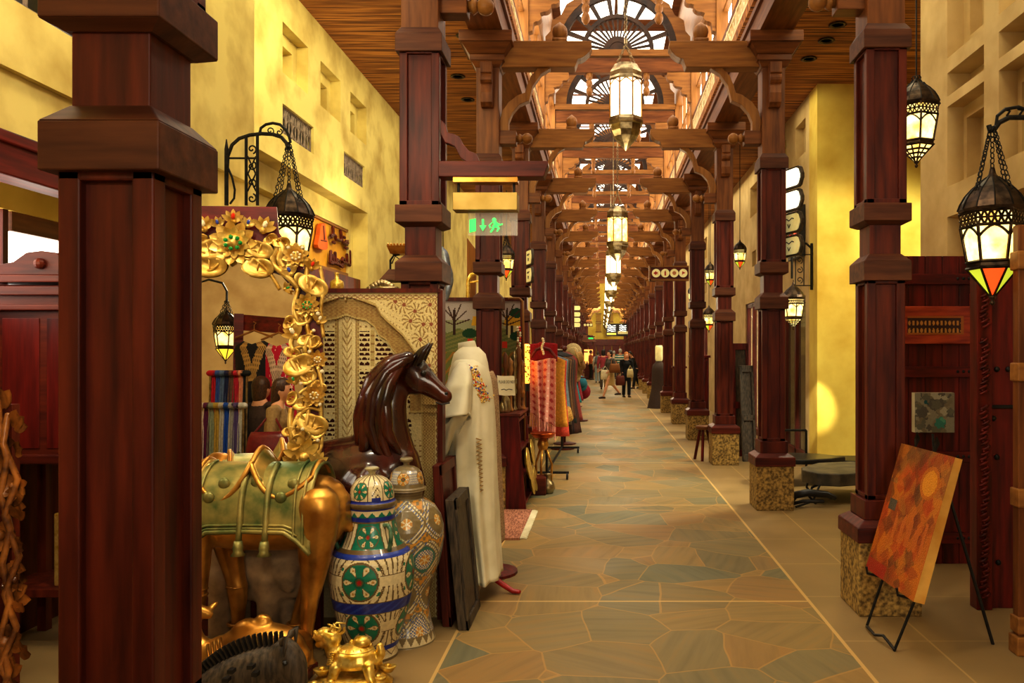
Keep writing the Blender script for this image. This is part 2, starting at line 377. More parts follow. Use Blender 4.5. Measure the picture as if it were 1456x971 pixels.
# shop behind the opening
struct(MB().box(-3.42,-3.3,3.0,4.95,2.41,2.67).build('trim_2', 'plaster_gold'))
w = struct(MB().box(-3.42,-3.36,3.0,4.95,1.86,2.41).build('window_1', 'daylight'))
MB().box(-3.35,-3.32,4.42,4.95,2.30,2.41).build('painted_reflection', 'wood_mid_y', w)  # brown strip standing in for a reflection in the bright glass
for yy in (3.55,4.36,4.9): MB().box(-3.36,-3.31,yy-.02,yy+.02,1.86,2.41).build('mullion', 'wood_dark_z', w)
struct(MB().box(-3.42,-3.34,3.0,4.95,0,1.86).build('wall_shop_left', 'wood_dark_z'))
# grilles in the left wall
def grille(name, X, y0, y1, z0, z1, n):
    mb = MB()
    mb.box(X-.012,X+.012,y0,y1,z0,z0+.02); mb.box(X-.012,X+.012,y0,y1,z1-.02,z1)
    s = (y1-y0)/n; h = z1-z0
    for i in range(n):
        c = y0+s*(i+.5)
        for (r, zc) in ((s*.48, z0+h*.36), (s*.34, z0+h*.78)):
            pts = [(X, c+r*cos(t*pi/8), zc+r*1.0*sin(t*pi/8)) for t in range(17)]
            mb.tube(pts, .011, 5)
        mb.tube([(X,c,z0),(X,c,z1)], .009, 5); mb.tube([(X,c-s/2,z0),(X,c-s/2,z1)], .012, 5)
    mb.tube([(X,y1,z0),(X,y1,z1)], .012, 5)
    o = struct(mb.build(name, 'grille'))
    MB().box(X-.10,X-.07,y0,y1,z0,z1).build('backing', 'black', o)
    return o
grille('window_2', -3.24, 7.87, 8.72, 3.81, 4.11, 5)
grille('window_3', -3.24, 9.74, 10.6, 3.81, 4.11, 5)
grille('window_4', -2.9, 3.5, 4.17, 3.33, 4.1, 3)
# right: near wall with coffers, alley, far wall
wr = MB(); hs = []
for (a, b_) in ((6.13,6.78),(5.15,5.9),(3.9,4.9)):
    hs += [(a,b_,4.15,5.05,.14),(a+.12,b_-.12,4.3,5.05,.24),(a,b_,3.82,4.02,.2),(a,b_,3.04,3.73,.14),(a+.14,b_-.06,3.1,3.62,.26),(a,b_,2.0,2.78,.2)]
wall_seg(wr, 2.98, -6, 7.35, 0, CEIL+.1, hs, .45, 1)
struct(wr.build('wall_right', 'plaster_beige'))
wa = MB(); wa.box(2.98,7,10.88,11.3,0,CEIL+.1); struct(wa.build('wall_alley', 'plaster_gold'))
struct(MB().box(6.8,7,7.35,10.88,0,CEIL+.1).build('wall_alley_end', 'plaster_gold'))
struct(MB().box(3.4,7,7.0,7.35,0,CEIL+.1).build('wall_alley_near', 'plaster_beige'))
wf = MB(); hs = [(11.5,12.1,4.55,5.05,.12),(11.62,11.98,4.6,4.95,.24),(12.7,13.3,4.55,5.05,.12),(11.5,13.2,3.4,3.6,.12),(11.5,12.9,-1,2.45,9)]
for i in range(12):
    a = 15.0+3.6*i; hs += [(a,a+1.3,-1,2.6,9),(a+.2,a+.6,3.3,3.6,.15),(a+.1,a+.8,4.3,4.9,.15)]
wall_seg(wf, 2.98, 11.3, YEND, 0, CEIL+.1, hs, .4, 1)
struct(wf.build('wall_right_far', 'plaster_beige'))
wn_i = 5
for i in range(13):
    a, b_, zt = (11.5,12.9,2.45) if i == 0 else (15.0+3.6*(i-1), 16.3+3.6*(i-1), 2.6)
    f = MB(); X = 3.04
    for yy in (a+.04, (a+b_)/2, b_-.04): f.box(X-.04,X+.04,yy-.04,yy+.04,0,zt)
    f.box(X-.04,X+.04,a,b_,zt-.09,zt); f.box(X-.04,X+.04,a,b_,0,.12)
    o = struct(f.build('window_%d'%wn_i, 'wood_dark_z')); wn_i += 1
    MB().box(X+.0,X+.02,a+.05,b_-.05,.1,zt-.05).build('pane', 'glass', o)
    if i: MB().box(X+.3,X+.33,a,b_,.1,zt).build('lit_display', M['daylight'] if i%2 else 'lamp_yellow', o)
    else: MB().box(X+.3,X+.33,a,b_,.1,zt).build('display_wall', 'sign_cream', o)
# far end: yellow building, red gate wall
fe = MB(); fe.box(-3.2,3.2,YEND,YEND+.4,0,8.9); struct(fe.build('wall_end', 'plaster_gold'))
for i, (px, py) in enumerate(((851,452),(851,466),(868,452))):
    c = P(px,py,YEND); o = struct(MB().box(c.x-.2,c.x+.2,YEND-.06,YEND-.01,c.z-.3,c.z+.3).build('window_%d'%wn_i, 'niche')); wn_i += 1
    fr = MB(); fr.box(c.x-.24,c.x+.24,YEND-.09,YEND-.05,c.z-.36,c.z-.3); fr.box(c.x-.24,c.x+.24,YEND-.09,YEND-.05,c.z+.3,c.z+.36); fr.build('window_frame','wood_mid_x',o)
dg = MB()
for i in range(8): dg.box(-2.3+i*.62,-1.72+i*.62,YEND-.16,YEND-.08,0,2.1)
dg.box(-2.3,2.7,YEND-.2,YEND-.05,2.1,2.6)
struct(dg.build('door_1', 'wood_red_z', bevel=.01))
# back of the hall behind the camera
struct(MB().box(-3.4,3.5,-6.3,-6,0,9).build('wall_back', 'plaster_beige'))
# ceilings of the aisles, nave roof with added glowing panes as top light
struct(MB().box(-3.6,-1.0,-6,YEND,CEIL,CEIL+.12).build('ceiling_left', 'reed'))
struct(MB().box(1.6,7,-6,YEND,CEIL,CEIL+.12).build('ceiling_right', 'reed'))
ZR = 9.0
rf = MB(); 
yb = -6.0
for k, y in enumerate([1.6]+YS):
    c = y+.19+1.6
    rf.box(-1.6,2.2,yb,c-1.3,ZR,ZR+.1); rf.box(-1.6,-.9,c-1.3,c+1.3,ZR,ZR+.1); rf.box(1.5,2.2,c-1.3,c+1.3,ZR,ZR+.1); yb = c+1.3
rf.box(-1.6,2.2,yb,YEND,ZR,ZR+.1)
struct(rf.build('ceiling_nave', 'wood_mid_x'))
sky0 = None
for k, y in enumerate([1.6]+YS):
    c = y+.19+1.6
    o = struct(MB().box(-.9,1.5,c-1.3,c+1.3,ZR+.02,ZR+.06).build('window_%d'%wn_i, 'added_roof_pane')); wn_i += 1  # unseen glowing pane added to light the nave from above
    g = MB(); g.box(.27,.32,c-1.3,c+1.3,ZR-.02,ZR+.02); g.box(-.9,1.5,c-.02,c+.02,ZR-.02,ZR+.02); g.build('glazing_bar','wood_mid_y',o)
# clerestory: long beams, lattice screens, posts' wall, windows
tr_i = 3
for sx, X in ((-1, XL), (1, XR)):
    b_ = MB(); b_.box(X-.17,X+.17,-3,YEND,4.87,5.10); b_.box(X-.2,X+.2,-3,YEND,5.10,5.16); b_.box(X-.08,X+.08,-3,YEND,5.9,6.0)
    struct(b_.build('trim_%d'%tr_i, 'wood_mid_y')); tr_i += 1
    u = MB(); u.box(X-.1,X+.1,-3,YEND,7.15,9.0); struct(u.build('wall_clerestory_%s'%('left' if sx < 0 else 'right'), 'wood_honey_y'))
    nave = X-sx*.06     # nave side plane
    for k, y in enumerate([1.6]+YS):
        y0, y1 = y+.19-3.2+.11, y+.19-.11
        if y0 < 1: continue
        lat = MB(); z0, z1 = 5.16, 5.9; n = 20; s = .17
        def clip(ya, za, yb_, zb):
            return [(nave,ya,za),(nave,yb_,zb)]
        hgt = z1-z0
        i = 0; yy = y0-hgt
        while yy < y1:
            for d in (1, -1):
                ya, yb2 = (yy, yy+hgt) if d == 1 else (yy+hgt, yy)
                za, zb = z0, z1
                # clip in y
                p0, p1 = (ya, za), (yb2, zb)
                t0, t1 = 0., 1.
                dy = p1[0]-p0[0]
                for lim, sg in ((y0, 1), (y1, -1)):
                    f0, f1 = sg*(p0[0]-lim), sg*(p1[0]-lim)
                    if f0 < 0 and f1 < 0: t0 = 2
                    elif f0 < 0: t0 = max(t0, f0/(f0-f1))
                    elif f1 < 0: t1 = min(t1, f0/(f0-f1))
                if t0 < t1-.02:
                    A = (nave, p0[0]+dy*t0, za+hgt*t0); B = (nave, p0[0]+dy*t1, za+hgt*t1)
                    lat.tube([A, B], .024, 4)
            yy += s
        for zz in (z0+.02, z0+hgt/3, z0+2*hgt/3, z1-.02): lat.box(nave-.03,nave+.03,y0,y1,zz-.018,zz+.018)
        for q in range(5):
            yq = y0+(y1-y0)*q/4; lat.box(nave-.035,nave+.035,yq-.03,yq+.03,z0,z1)
        struct(lat.build('trim_%d'%tr_i, 'lattice')); tr_i += 1
        ww = struct(MB().box(X+sx*.06-.01,X+sx*.06+.01,y0,y1,6.0,7.15).build('window_%d'%wn_i, 'daylight')); wn_i += 1
        wb = MB()
        for q in range(1,4): wb.box(X-.02,X+.05,y0+(y1-y0)*q/4-.03,y0+(y1-y0)*q/4+.03,6.0,7.15)
        wb.box(X-.02,X+.05,y0,y1,6.5,6.55); wb.build('glazing_bar', 'wood_honey_z', ww)
# ================================================================ columns
def arcpts(c, r, a0, a1, n): return [(c[0]+r*cos(a0+(a1-a0)*i/n), c[1]+r*sin(a0+(a1-a0)*i/n)) for i in range(n+1)]
def ngon_frame(mb, w, core, post, z0, z1):
    mb.box(-core/2,core/2,-core/2,core/2,z0,z1)
    h = w/2
    for sx in (-1,1):
        for sy in (-1,1):
            x0, x1 = sorted((sx*h, sx*(h-post))); y0, y1 = sorted((sy*h, sy*(h-post)))
            mb.box(x0,x1,y0,y1,z0,z1)
    mb.box(-h,h,-h,h,z0,z0+.03); mb.box(-h,h,-h,h,z1-.03,z1)
def make_column(label, side, full=True, loc=(0,0,0), base=True):
    t = thing('timber_column', label, 'column', loc); t.location = (0,0,0); WM[t.name] = Matrix.Identity(4)
    s = -side   # direction of the nave: right column (side=1) -> -x
    if base:
        MB().sq(.385,0,.385,.45).build('stone_base', 'stone_base', t, bevel=.008)
        mb = MB(); mb.sq(.41,.45,.41,.54); mb.sq(.41,.54,.30,.58); mb.build('plinth', 'wood_dark_x', t, bevel=.006, label='dark chamfered wooden plinth block')
    mb = MB(); mb.sq(.285,.58 if base else 0,.285,.70); ngon_frame(mb, .236, .19, .055, .70, 2.07); mb.build('lower_shaft', 'wood_dark_z', t, bevel=.005)
    mb = MB(); mb.sq(.295,2.06,.295,2.18); mb.sq(.295,2.18,.20,2.23); mb.build('collar', 'collar', t, bevel=.004)
    MB().sq(.195,2.2,.195,2.45).build('neck', 'wood_dark_z', t, bevel=.004)
    mb = MB(); mb.sq(.215,2.41,.295,2.43); mb.sq(.295,2.43,.295,2.54); mb.build('collar', 'collar', t, bevel=.004)
    mb = MB(); ngon_frame(mb, .25, .205, .05, 2.54, 3.52); mb.build('upper_shaft', 'wood_dark_z', t, bevel=.004)
    mb = MB(); mb.sq(.295,3.50,.295,3.61); mb.sq(.295,3.61,.235,3.66); mb.build('collar', 'collar', t, bevel=.004)
    MB().sq(.235,3.64,.235,4.56).build('post', 'wood_mid_z', t, bevel=.005)
    mb = MB(); mb.sq(.25,4.54,.33,4.60); mb.sq(.35,4.60,.35,4.66); mb.sq(.36,4.66,.50,4.76); mb.sq(.54,4.76,.54,4.87); mb.build('capital', 'wood_mid_x', t, bevel=.005)
    # scroll corbels front and back
    for sy in (-1, 1):
        prof = [(0,4.56),(.13,4.56),(.13,4.45)]+[(.08+.055*cos(a), 4.40+.055*sin(a)) for a in [pi/4*0.6*i for i in range(2,-4,-1)]]+[(.10,4.33),(.115,4.25),(.10,4.16),(.06,4.12),(0,4.12)]
        q = MB(); q.prism([(sy*(.11+p[0]), p[1]) for p in prof], -.06, .06, 'x'); q.build('corbel', 'wood_mid_z', t, bevel=.006)
    e = .117
    def d(x0, x1): return tuple(sorted((s*x0, s*x1)))
    stb = MB(); a, b_ = d(e-.02, e+.17); stb.box(a,b_,-.065,.065,3.77,3.91); stb = stb.build('bracket_stub', 'wood_mid_x', t, bevel=.006)
    bl = MB(); bl.tube([(s*(e+.16),0,3.84),(s*(e+.19),0,3.84),(s*(e+.20),0,3.84),(s*(e+.23),0,3.84)], [.035,.035,.055,.035], 12)
    bl.ball((s*(e+.28),0,3.84), .058, 12); bl.build('ball_end', 'wood_honey_x', stb, smooth=True)
    K = [(85,690),(80,640),(95,580),(130,530),(185,490),(222,478),(232,440),(255,385),(300,335)]
    I = [(130,690),(130,640),(150,590),(190,545),(245,522),(250,500),(265,440),(310,375),(375,335)]
    cv = lambda p: (s*(e+(p[0]-82)/535), 4.574-(p[1]-335)/535)
    br = MB(); A = [cv(p) for p in K]; B = [cv(p) for p in I]; br.strip(A, B, -.05, .05, 'y'); br.build('brace', 'wood_honey_z', t, bevel=.006)
    bm = MB(); pf = [(0,4.83),(.95,4.83),(.955,4.77),(.93,4.72),(.885,4.675),(.84,4.65),(.81,4.645),(.795,4.60),(.78,4.56),(0,4.56)]
    bm.prism([(s*(e+p[0]), p[1]) for p in pf], -.085, .085, 'y'); bmo = bm.build('bracket_beam', 'wood_honey_x', t, bevel=.006)
    fn = MB(); cx = s*(e+.62); fn.box(cx-.075,cx+.075,-.07,.07,4.83,4.87)
    fn.lathe([(.05,4.87),(.06,4.88),(.075,4.91),(.082,4.945),(.078,4.98),(.06,5.01),(.03,5.035),(.012,5.05),(0,5.06)], 14, (cx,0,0)); fn.build('finial', 'wood_honey_z', bmo, smooth=True)
    return t
colR = make_column('dark timber column on speckled stone base beside the easel painting', 1)
colL = make_column('', -1)
def place(t, X, y): t.location = (X, y+.1925, 0); WM[t.name] = Matrix.Translation((X, y+.1925, 0))
descR = {1:'timber column on stone block, right row second, with four lit direction plaques', 2:'timber column on stone block, right row third, small stool at its foot',3:'timber column on stone block, right row fourth, with the round pictogram sign'}
for k, y in enumerate(YS):
    if k == 0: place(colR, XR, y)
    else:
        lb = descR.get(k, 'dark timber column on stone block, %s from the front along the right row'%ORD[k])
        o = dup(colR, (XR, y+.1925, 0), 0, lb, 'columns of the right arcade')
    lb = {0:'dark timber column behind the white carved screen carrying the exit sign',1:'dark timber column in front of the embroidered landscape panel',2:'dark timber column with two cream plaques behind the landscape panel'}.get(k, 'dark timber column, %s from the front along the left row'%ORD[k+1])
    if k == 0:
        colL['label'] = lb; place(colL, XL+.03, y+.06); colL['group'] = 'columns of the left arcade'
    else: dup(colL, (XL, y+.1925, 0), 0, lb, 'columns of the left arcade')
colR['group'] = 'columns of the right arcade'
c1 = dup(colL, (-1.228+.01, 1.9+.145, 0), 0, 'large dark mahogany column in the left foreground, nearest the camera', 'columns of the left arcade')
# ================================================================ nave trusses with fanlights
def make_truss():
    t = thing('fanlight_truss', '', 'roof truss', (0,0,0))
    hw = (XR-XL)/2-.1
    for s in (-1,1):
        MB().box(*sorted((s*(hw-.02), s*(hw+.2))), -.1,.1,5.16,7.2).build('post', 'wood_honey_z', t, bevel=.006)
        # two-tier cloud corbel
        K = [(0,6.80),(.46,6.80),(.46,6.72)]+arcpts((.40,6.70),.07,.4,-1.9,5)+[(.34,6.62)]+arcpts((.25,6.62),.10,-.2,-1.75,5)+[(.18,6.5)]+arcpts((.13,6.46),.08,-.3,-1.7,5)+[(.09,6.36),(.07,6.25),(0,6.22)]
        c = MB(); c.prism([(s*(hw-p[0]), p[1]) for p in K], -.07, .07, 'y'); c.build('cloud_corbel', 'wood_honey_x', t, bevel=.006)
        p = MB(); cx = s*.53
        p.lathe([(.0,6.36),(.03,6.37),(.06,6.42),(.066,6.46),(.05,6.51),(.035,6.53),(.055,6.56),(.062,6.60),(.05,6.64),(.035,6.66),(.06,6.68),(.06,6.80)], 14, (cx,0,0)); p.build('pendant', 'wood_honey_z', t, smooth=True)
    MB().box(-hw,hw,-.07,.07,6.78,7.05).build('tie_board', 'wood_mid_x', t, bevel=.006)
    MB().box(-hw,hw,-.1,.1,7.08,7.2).build('sill', 'wood_honey_x', t, bevel=.006)
    f = MB(); zc = 7.2
    for r0, r1 in ((.98,1.10),(.60,.67),(.16,.26)):
        n = 28
        f.strip([(r0*cos(pi*i/n), zc+r0*sin(pi*i/n)) for i in range(n+1)], [(r1*cos(pi*i/n), zc+r1*sin(pi*i/n)) for i in range(n+1)], -.05, .05, 'y')
    f.prism([(.16*cos(pi*i/12), zc+.16*sin(pi*i/12)) for i in range(13)], -.04, .04, 'y')
    for i in range(1, 18):
        a = pi*i/18; r0, r1 = (.2,.62)
        f.strip([(r0*cos(a-.05), zc+r0*sin(a-.05)),(r1*cos(a-.03), zc+r1*sin(a-.03))], [(r0*cos(a+.05), zc+r0*sin(a+.05)),(r1*cos(a+.03), zc+r1*sin(a+.03))], -.03, .03, 'y')
    for i in range(1, 9):
        a = pi*i/9; f.strip([(.63*cos(a-.045), zc+.63*sin(a-.045)),(1.0*cos(a-.04), zc+1.0*sin(a-.04))], [(.63*cos(a+.045), zc+.63*sin(a+.045)),(1.0*cos(a+.04), zc+1.0*sin(a+.04))], -.03, .03, 'y')
    f.build('fanlight', 'fan', t, label='dark sunburst fan of pierced spokes')
    for s in (-1,1):
        A = [(s*1.34,7.2),(s*1.34,7.45),(s*1.25,7.55),(s*1.22,7.75),(s*1.05,7.85),(s*.95,8.05),(s*.7,8.2),(s*.45,8.3),(s*.2,8.45),(0,8.5)]
        B = [(s*1.1,7.2),(s*1.09,7.35),(s*1.06,7.5),(s*1.0,7.66),(s*.92,7.8),(s*.8,7.95),(s*.62,8.11),(s*.42,8.22),(s*.2,8.28),(0,8.3)]
        q = MB(); q.strip(A, B, -.06, .06, 'y'); q.build('cloud_crest', 'wood_honey_x', t, bevel=.004)
    return t
tr = make_truss()
for k, y in enumerate(YS):
    lb = 'carved fanlight truss over the corridor, %s from the front'%ORD[k]
    if k == 0: tr['label'] = lb; tr['group'] = 'fanlight trusses of the nave'; tr.location = (NX, y+.19, 0)
    else: dup(tr, (NX, y+.19, 0), 0, lb, 'fanlight trusses of the nave')
# ================================================================ lanterns
def chain_pts(a, b, n=8, sag=0): return [Vector(a).lerp(Vector(b), i/n)+Vector((0,0,-sag*sin(pi*i/n))) for i in range(n+1)]
def make_chain(mb, a, b, r=.006, link=.03):
    a, b = Vector(a), Vector(b); L_ = (b-a).length; n = max(2, int(L_/link)); d = (b-a)/n
    u = d.orthogonal().normalized(); w = d.normalized().cross(u)
    for i in range(n):
        side = u if i%2 else w; c = a+d*(i+.5); h = d*.62
        pts = [c+h*cos(t*pi/3)*.9+side*sin(t*pi/3)*r*1.9 for t in range(7)]
        mb.tube(pts, r*.55, 4, cap=False)
    return mb
def hex_lantern(name, label, loc, w=.34, hook=.36, rot=0, colored=True, group=None, cord=0, full=True, lower=None):
    """hanging souk lantern; loc is the top of the hook"""
    t = thing(name, label, 'lantern', loc, 0, group); k = w/.34; R = .17*k
    A = Matrix.Translation(Vector(loc)) @ Matrix.Rotation(rot, 4, 'Z')
    def mb(): q = MB(); q.X = A; return q
    z0 = -hook
    if cord: q = mb(); q.tube([(0,0,cord),(0,0,0)], .006, 6); q.build('cord', 'iron', t)
    if full:
        q = mb()
        for i in range(4):
            a = pi/4+i*pi/2; make_chain(q, (.01*cos(a),.01*sin(a),0), (R*.86*cos(a),R*.86*sin(a),z0-.20*k), .007)
        make_chain(q, (0,0,0), (0,0,z0), .007); q.build('chain', 'iron', t)
    else: q = mb(); q.tube([(0,0,0),(0,0,z0)], .006, 5); q.build('chain', 'iron', t)
    q = mb(); q.lathe([(0,z0+.04*k),(.012*k,z0+.035*k),(.018*k,z0+.01*k),(.02*k,z0),(.035*k,z0-.02*k),(.065*k,z0-.045*k),(.105*k,z0-.08*k),(.14*k,z0-.12*k),(.165*k,z0-.165*k),(.178*k,z0-.20*k),(.172*k,z0-.215*k),(.160*k,z0-.22*k)], 12); q.build('dome', 'bronze', t, smooth=False)
    if full:
        rb = mb()
        for i in range(12):
            a = 2*pi*i/12
            rb.tube([(r_*sin(a)*k*1.015, -r_*cos(a)*k*1.015, z0+zz*k) for r_, zz in ((.035,-.02),(.065,-.045),(.105,-.08),(.14,-.12),(.165,-.165),(.178,-.2))], .004*k, 4)
        rb.build('dome_ribs', 'iron', t)
    zf = z0-.22*k
    n = 6
    def hexp(r, z): return [(r*sin(2*pi*(i+.5)/n), -r*cos(2*pi*(i+.5)/n), z) for i in range(n)]
    def hring(q, r0, z0_, r1, z1_):
        a, b_ = hexp(r0, z0_), hexp(r1, z1_)
        q.add(a+b_, [(i,(i+1)%n,n+(i+1)%n,n+i) for i in range(n)])
    # pierced frieze
    q = mb(); hring(q, .160*k, zf-.075*k, .166*k, zf); q.build('frieze', 'iron' if False else 'lamp_glass', t)
    q = mb()
    a0, a1 = hexp(.164*k, zf-.078*k), hexp(.170*k, zf)
    for i in range(n):
        p, p2 = Vector(a0[i]), Vector(a0[(i+1)%n]); r_, r2 = Vector(a1[i]), Vector(a1[(i+1)%n])
        m_ = 5
        for j in range(m_):
            q.tube([p.lerp(p2, j/m_), r_.lerp(r2, (j+1)/m_)], .0065*k, 4); q.tube([p.lerp(p2, (j+1)/m_), r_.lerp(r2, j/m_)], .0065*k, 4)
        q.tube([p, p2], .009*k, 4); q.tube([r_, r2], .01*k, 4)
        q.tube([p.lerp(r_, .5), p2.lerp(r2, .5)], .006*k, 4)
    q.build('pierced_band', 'bronze', t)
    zg = zf-.078*k; zh = zg-.20*k
    q = mb(); hring(q, .125*k, zh, .158*k, zg); q.build('glass_panes', 'lamp_glass', t)
    q = mb(); a0, a1 = hexp(.128*k, zh), hexp(.163*k, zg)
    for i in range(n):
        q.tube([a0[i], a1[i]], .009*k, 5)
        p, p2 = Vector(a1[i]), Vector(a1[(i+1)%n]); lo, lo2 = Vector(a0[i]), Vector(a0[(i+1)%n])
        # lobed arch at the head of every pane
        arch = []
        for j in range(9):
            f_ = j/8; dz = .30*(abs(f_-.5)*2)**1.6
            arch.append(p.lerp(p2, f_).lerp(lo.lerp(lo2, f_), .02+dz))
        q.tube(arch, .007*k, 4)
    q.build('pane_frame', 'bronze', t)
    q = mb(); hring(q, .132*k, zh-.03*k, .132*k, zh+.004*k)
    for i in range(n):
        a_, b__ = Vector(hexp(.134*k, zh-.032*k)[i]), Vector(hexp(.134*k, zh-.032*k)[(i+1)%n])
        q.tube([a_,b__], .009*k, 4); q.tube([a_+Vector((0,0,.035*k)), b__+Vector((0,0,.035*k))], .009*k, 4)
    q.build('lower_band', 'bronze', t)
    zl = zh-.035*k; zt = zl-(.15 if colored else .11)*k
    cols = ['lamp_yellow','lamp_green','lamp_red']
    if colored:
        q = mb(); a0, a1 = hexp(.012*k, zt), hexp(.126*k, zl)
        for i in range(n): q.cur = [1,0,0,0,1,2][i]; q.add([a0[i],a0[(i+1)%n],a1[(i+1)%n],a1[i]], [(0,1,2,3)])
        q.build('coloured_glass_tip', cols, t, label='pointed tip of red, yellow and lime glass')
    else:
        q = mb(); hring(q, .02*k, zt, .122*k, zl); q.build('glass_tip', 'lamp_glass', t)
    q = mb(); a0, a1 = hexp(.014*k, zt), hexp(.128*k, zl)
    for i in range(n):
        q.tube([a0[i], a1[i]], .007*k, 5)
        if not colored:
            for f_ in (.25,.5,.75): q.tube([Vector(a0[i]).lerp(Vector(a1[i]), f_), Vector(a0[(i+1)%n]).lerp(Vector(a1[(i+1)%n]), f_)], .010*k, 4)
            q.tube([Vector(a0[i]), (Vector(a1[i])+Vector(a1[(i+1)%n]))/2], .008*k, 4)
    q.build('tip_frame', 'bronze', t)
    q = mb(); q.lathe([(0,zt-.055*k),(.010*k,zt-.048*k),(.014*k,zt-.035*k),(.006*k,zt-.025*k),(.018*k,zt-.012*k),(.02*k,zt),(.008*k,zt+.01*k)], 8); q.build('finial', 'bronze', t, smooth=True)
    return t
def spiral(c, r0, r1, a0, turns, n, f): return [f(c[0]+lerp(r0,r1,i/n)*cos(a0+turns*2*pi*i/n), c[1]+lerp(r0,r1,i/n)*sin(a0+turns*2*pi*i/n)) for i in range(n+1)]
# left wall bracket + lantern (arm reaches out from the near bay)
YB = 5.9
t = thing('lantern_bracket', 'scrolled black iron wall bracket high on the left yellow wall', 'bracket', (-2.87, YB, 2.7))
B2 = lambda px, py: tuple(P(px, py, YB))
q = MB(); q.tube([B2(322,292), B2(322,212), B2(322,198)], [.016,.016,.004], 6); q.tube([B2(350,292),B2(350,196)], .012, 6); q.tube([B2(366,292),B2(366,192)], .012, 6)
q.build('upright', 'iron', t)
q = MB(); q.tube([B2(*p) for p in ((323,240),(324,222),(330,206),(340,197),(355,192),(372,190),(388,191),(400,195),(407,203),(410,213))], .014, 6)
q.tube([B2(*p) for p in ((369,190),(371,182),(378,177),(388,175),(398,177),(406,184),(411,194),(413,202),(409,204))], .011, 6)
q.build('arm', 'iron', t)
q = MB(); q.tube([B2(323,225),B2(366,225)], .008, 5)
q.tube([B2(*p) for p in ((324,238),(330,252),(334,270),(333,282),(327,290))], .008, 5)
for cy, sg in ((212,1),(236,-1),(260,1),(282,-1)):
    q.tube(spiral((358,cy), 1, 7, 0, 1.2*sg, 14, B2), .006, 4)
q.tube([B2(352,222),B2(364,248)], .006, 4); q.tube([B2(364,222),B2(352,248)], .006, 4); q.tube([B2(352,246),B2(364,272)], .006, 4); q.tube([B2(364,246),B2(352,272)], .006, 4)
q.tube(spiral((384,186), 1, 6, 0, 1.2, 12, B2), .005, 4); q.tube(spiral((397,188), 1, 5, 0, -1.2, 12, B2), .005, 4)
q.build('scrollwork', 'iron', t)
hex_lantern('hanging_lantern', 'lit bronze lantern with pierced dome hanging above the gilt mirror frame', B2(411,205), .345, .33, radians(12))
# ================================================================ gilt mirror, laid out on its own tilted plane
MB0 = P(345,520,4.38); MBET = radians(13); MTILT = radians(2.2)
Rm = Matrix.Rotation(MBET, 4, 'Z') @ Matrix.Rotation(-MTILT, 4, 'X')
mu, mn, mw = Rm @ Vector((1,0,0)), Rm @ Vector((0,-1,0)), Rm @ Vector((0,0,1))
def onm(px, py, off=0):
    d = P(px, py, 1.0)-Vector((0,0,H)); o = Vector((0,0,H))
    p0 = MB0+mn*off; tt = (p0-o).dot(mn)/d.dot(mn); return o+d*tt
def reflect(V): return V-mn*2*((V-MB0).dot(mn))
def refdir(v): v = Vector(v); return v-mn*2*v.dot(mn)
mir = thing('mirror', 'standing mirror in a carved gilt frame of lotus flowers behind the camel', 'mirror', tuple(Vector((onm(340,700).x, onm(340,700).y, 0))))
glass_px = [(245,700),(437,700),(432,500),(424,420),(400,392),(345,372),(300,366),(245,372)]
q = MB(); q.add([onm(*p, .012) for p in glass_px], [tuple(range(len(glass_px)))]); q.build('mirror_glass', 'mirror', mir)
q = MB(); o_ = [onm(*p) for p in ((225,292),(393,294),(396,330),(458,420),(460,690),(458,712),(225,712))]
bk = [p-mn*.03 for p in o_]; n = len(o_)
q.add(o_+bk, [tuple(range(n)), tuple(range(2*n-1,n-1,-1))]+[((i+1)%n,i,n+i,n+(i+1)%n) for i in range(n)]); q.build('backboard', 'wood_red_x', mir)
for px in (246,447):
    p = onm(px,705); q = MB(); q.box(p.x-.035,p.x+.035,p.y+.0,p.y+.05,0,p.z); q.build('post', 'wood_red_z', mir)
p, p2 = onm(246,705), onm(447,705); q = MB(); q.add([(p.x,p.y+.06,.04),(p2.x,p2.y+.06,.04),(p2.x,p2.y+.09,.04),(p.x,p.y+.09,.04),(p.x,p.y+.06,.26),(p2.x,p2.y+.06,.26),(p2.x,p2.y+.09,.26),(p.x,p.y+.09,.26)], [(3,2,1,0),(4,5,6,7),(0,1,5,4),(1,2,6,5),(2,3,7,6),(3,0,4,7)]); q.build('foot_rail', 'wood_red_x', mir)
SC = 4.38/F*1.12
def MX(px, py, off, rot=0, s=1.0):
    c = onm(px, py, off); R3 = Matrix((mu, mw, mn)).transposed().to_4x4()
    return Matrix.Translation(c) @ R3 @ Matrix.Rotation(rot, 4, 'Z') @ Matrix.Scale(s, 4)
def petal(q, a, L_, w, lift, r0=0.0, cup=.25):
    """pointed dished petal from the centre outward in direction a (local x,y plane, z = towards viewer)"""
    n = 6; ca, sa = cos(a), sin(a); vs = []; fs = []
    for i in range(n+1):
        t = i/n; r = r0+L_*t; ww = w*sin(pi*min(1,t*.86+.1))**.8*(1 if t < 1 else 0)
        z = lift*t+.0
        for sg in (-1,0,1):
            x, y = r, sg*ww; vs.append((x*ca-y*sa, x*sa+y*ca, z+(cup*ww if sg else 0)))
    for i in range(n):
        for j in range(2): a_ = i*3+j; fs.append((a_, a_+1, a_+4, a_+3))
    m_ = len(vs)
    vs2 = [(x,y,z-.006) for x,y,z in vs]
    q.add(vs, fs); q.add(vs2, [tuple(reversed(f)) for f in fs])
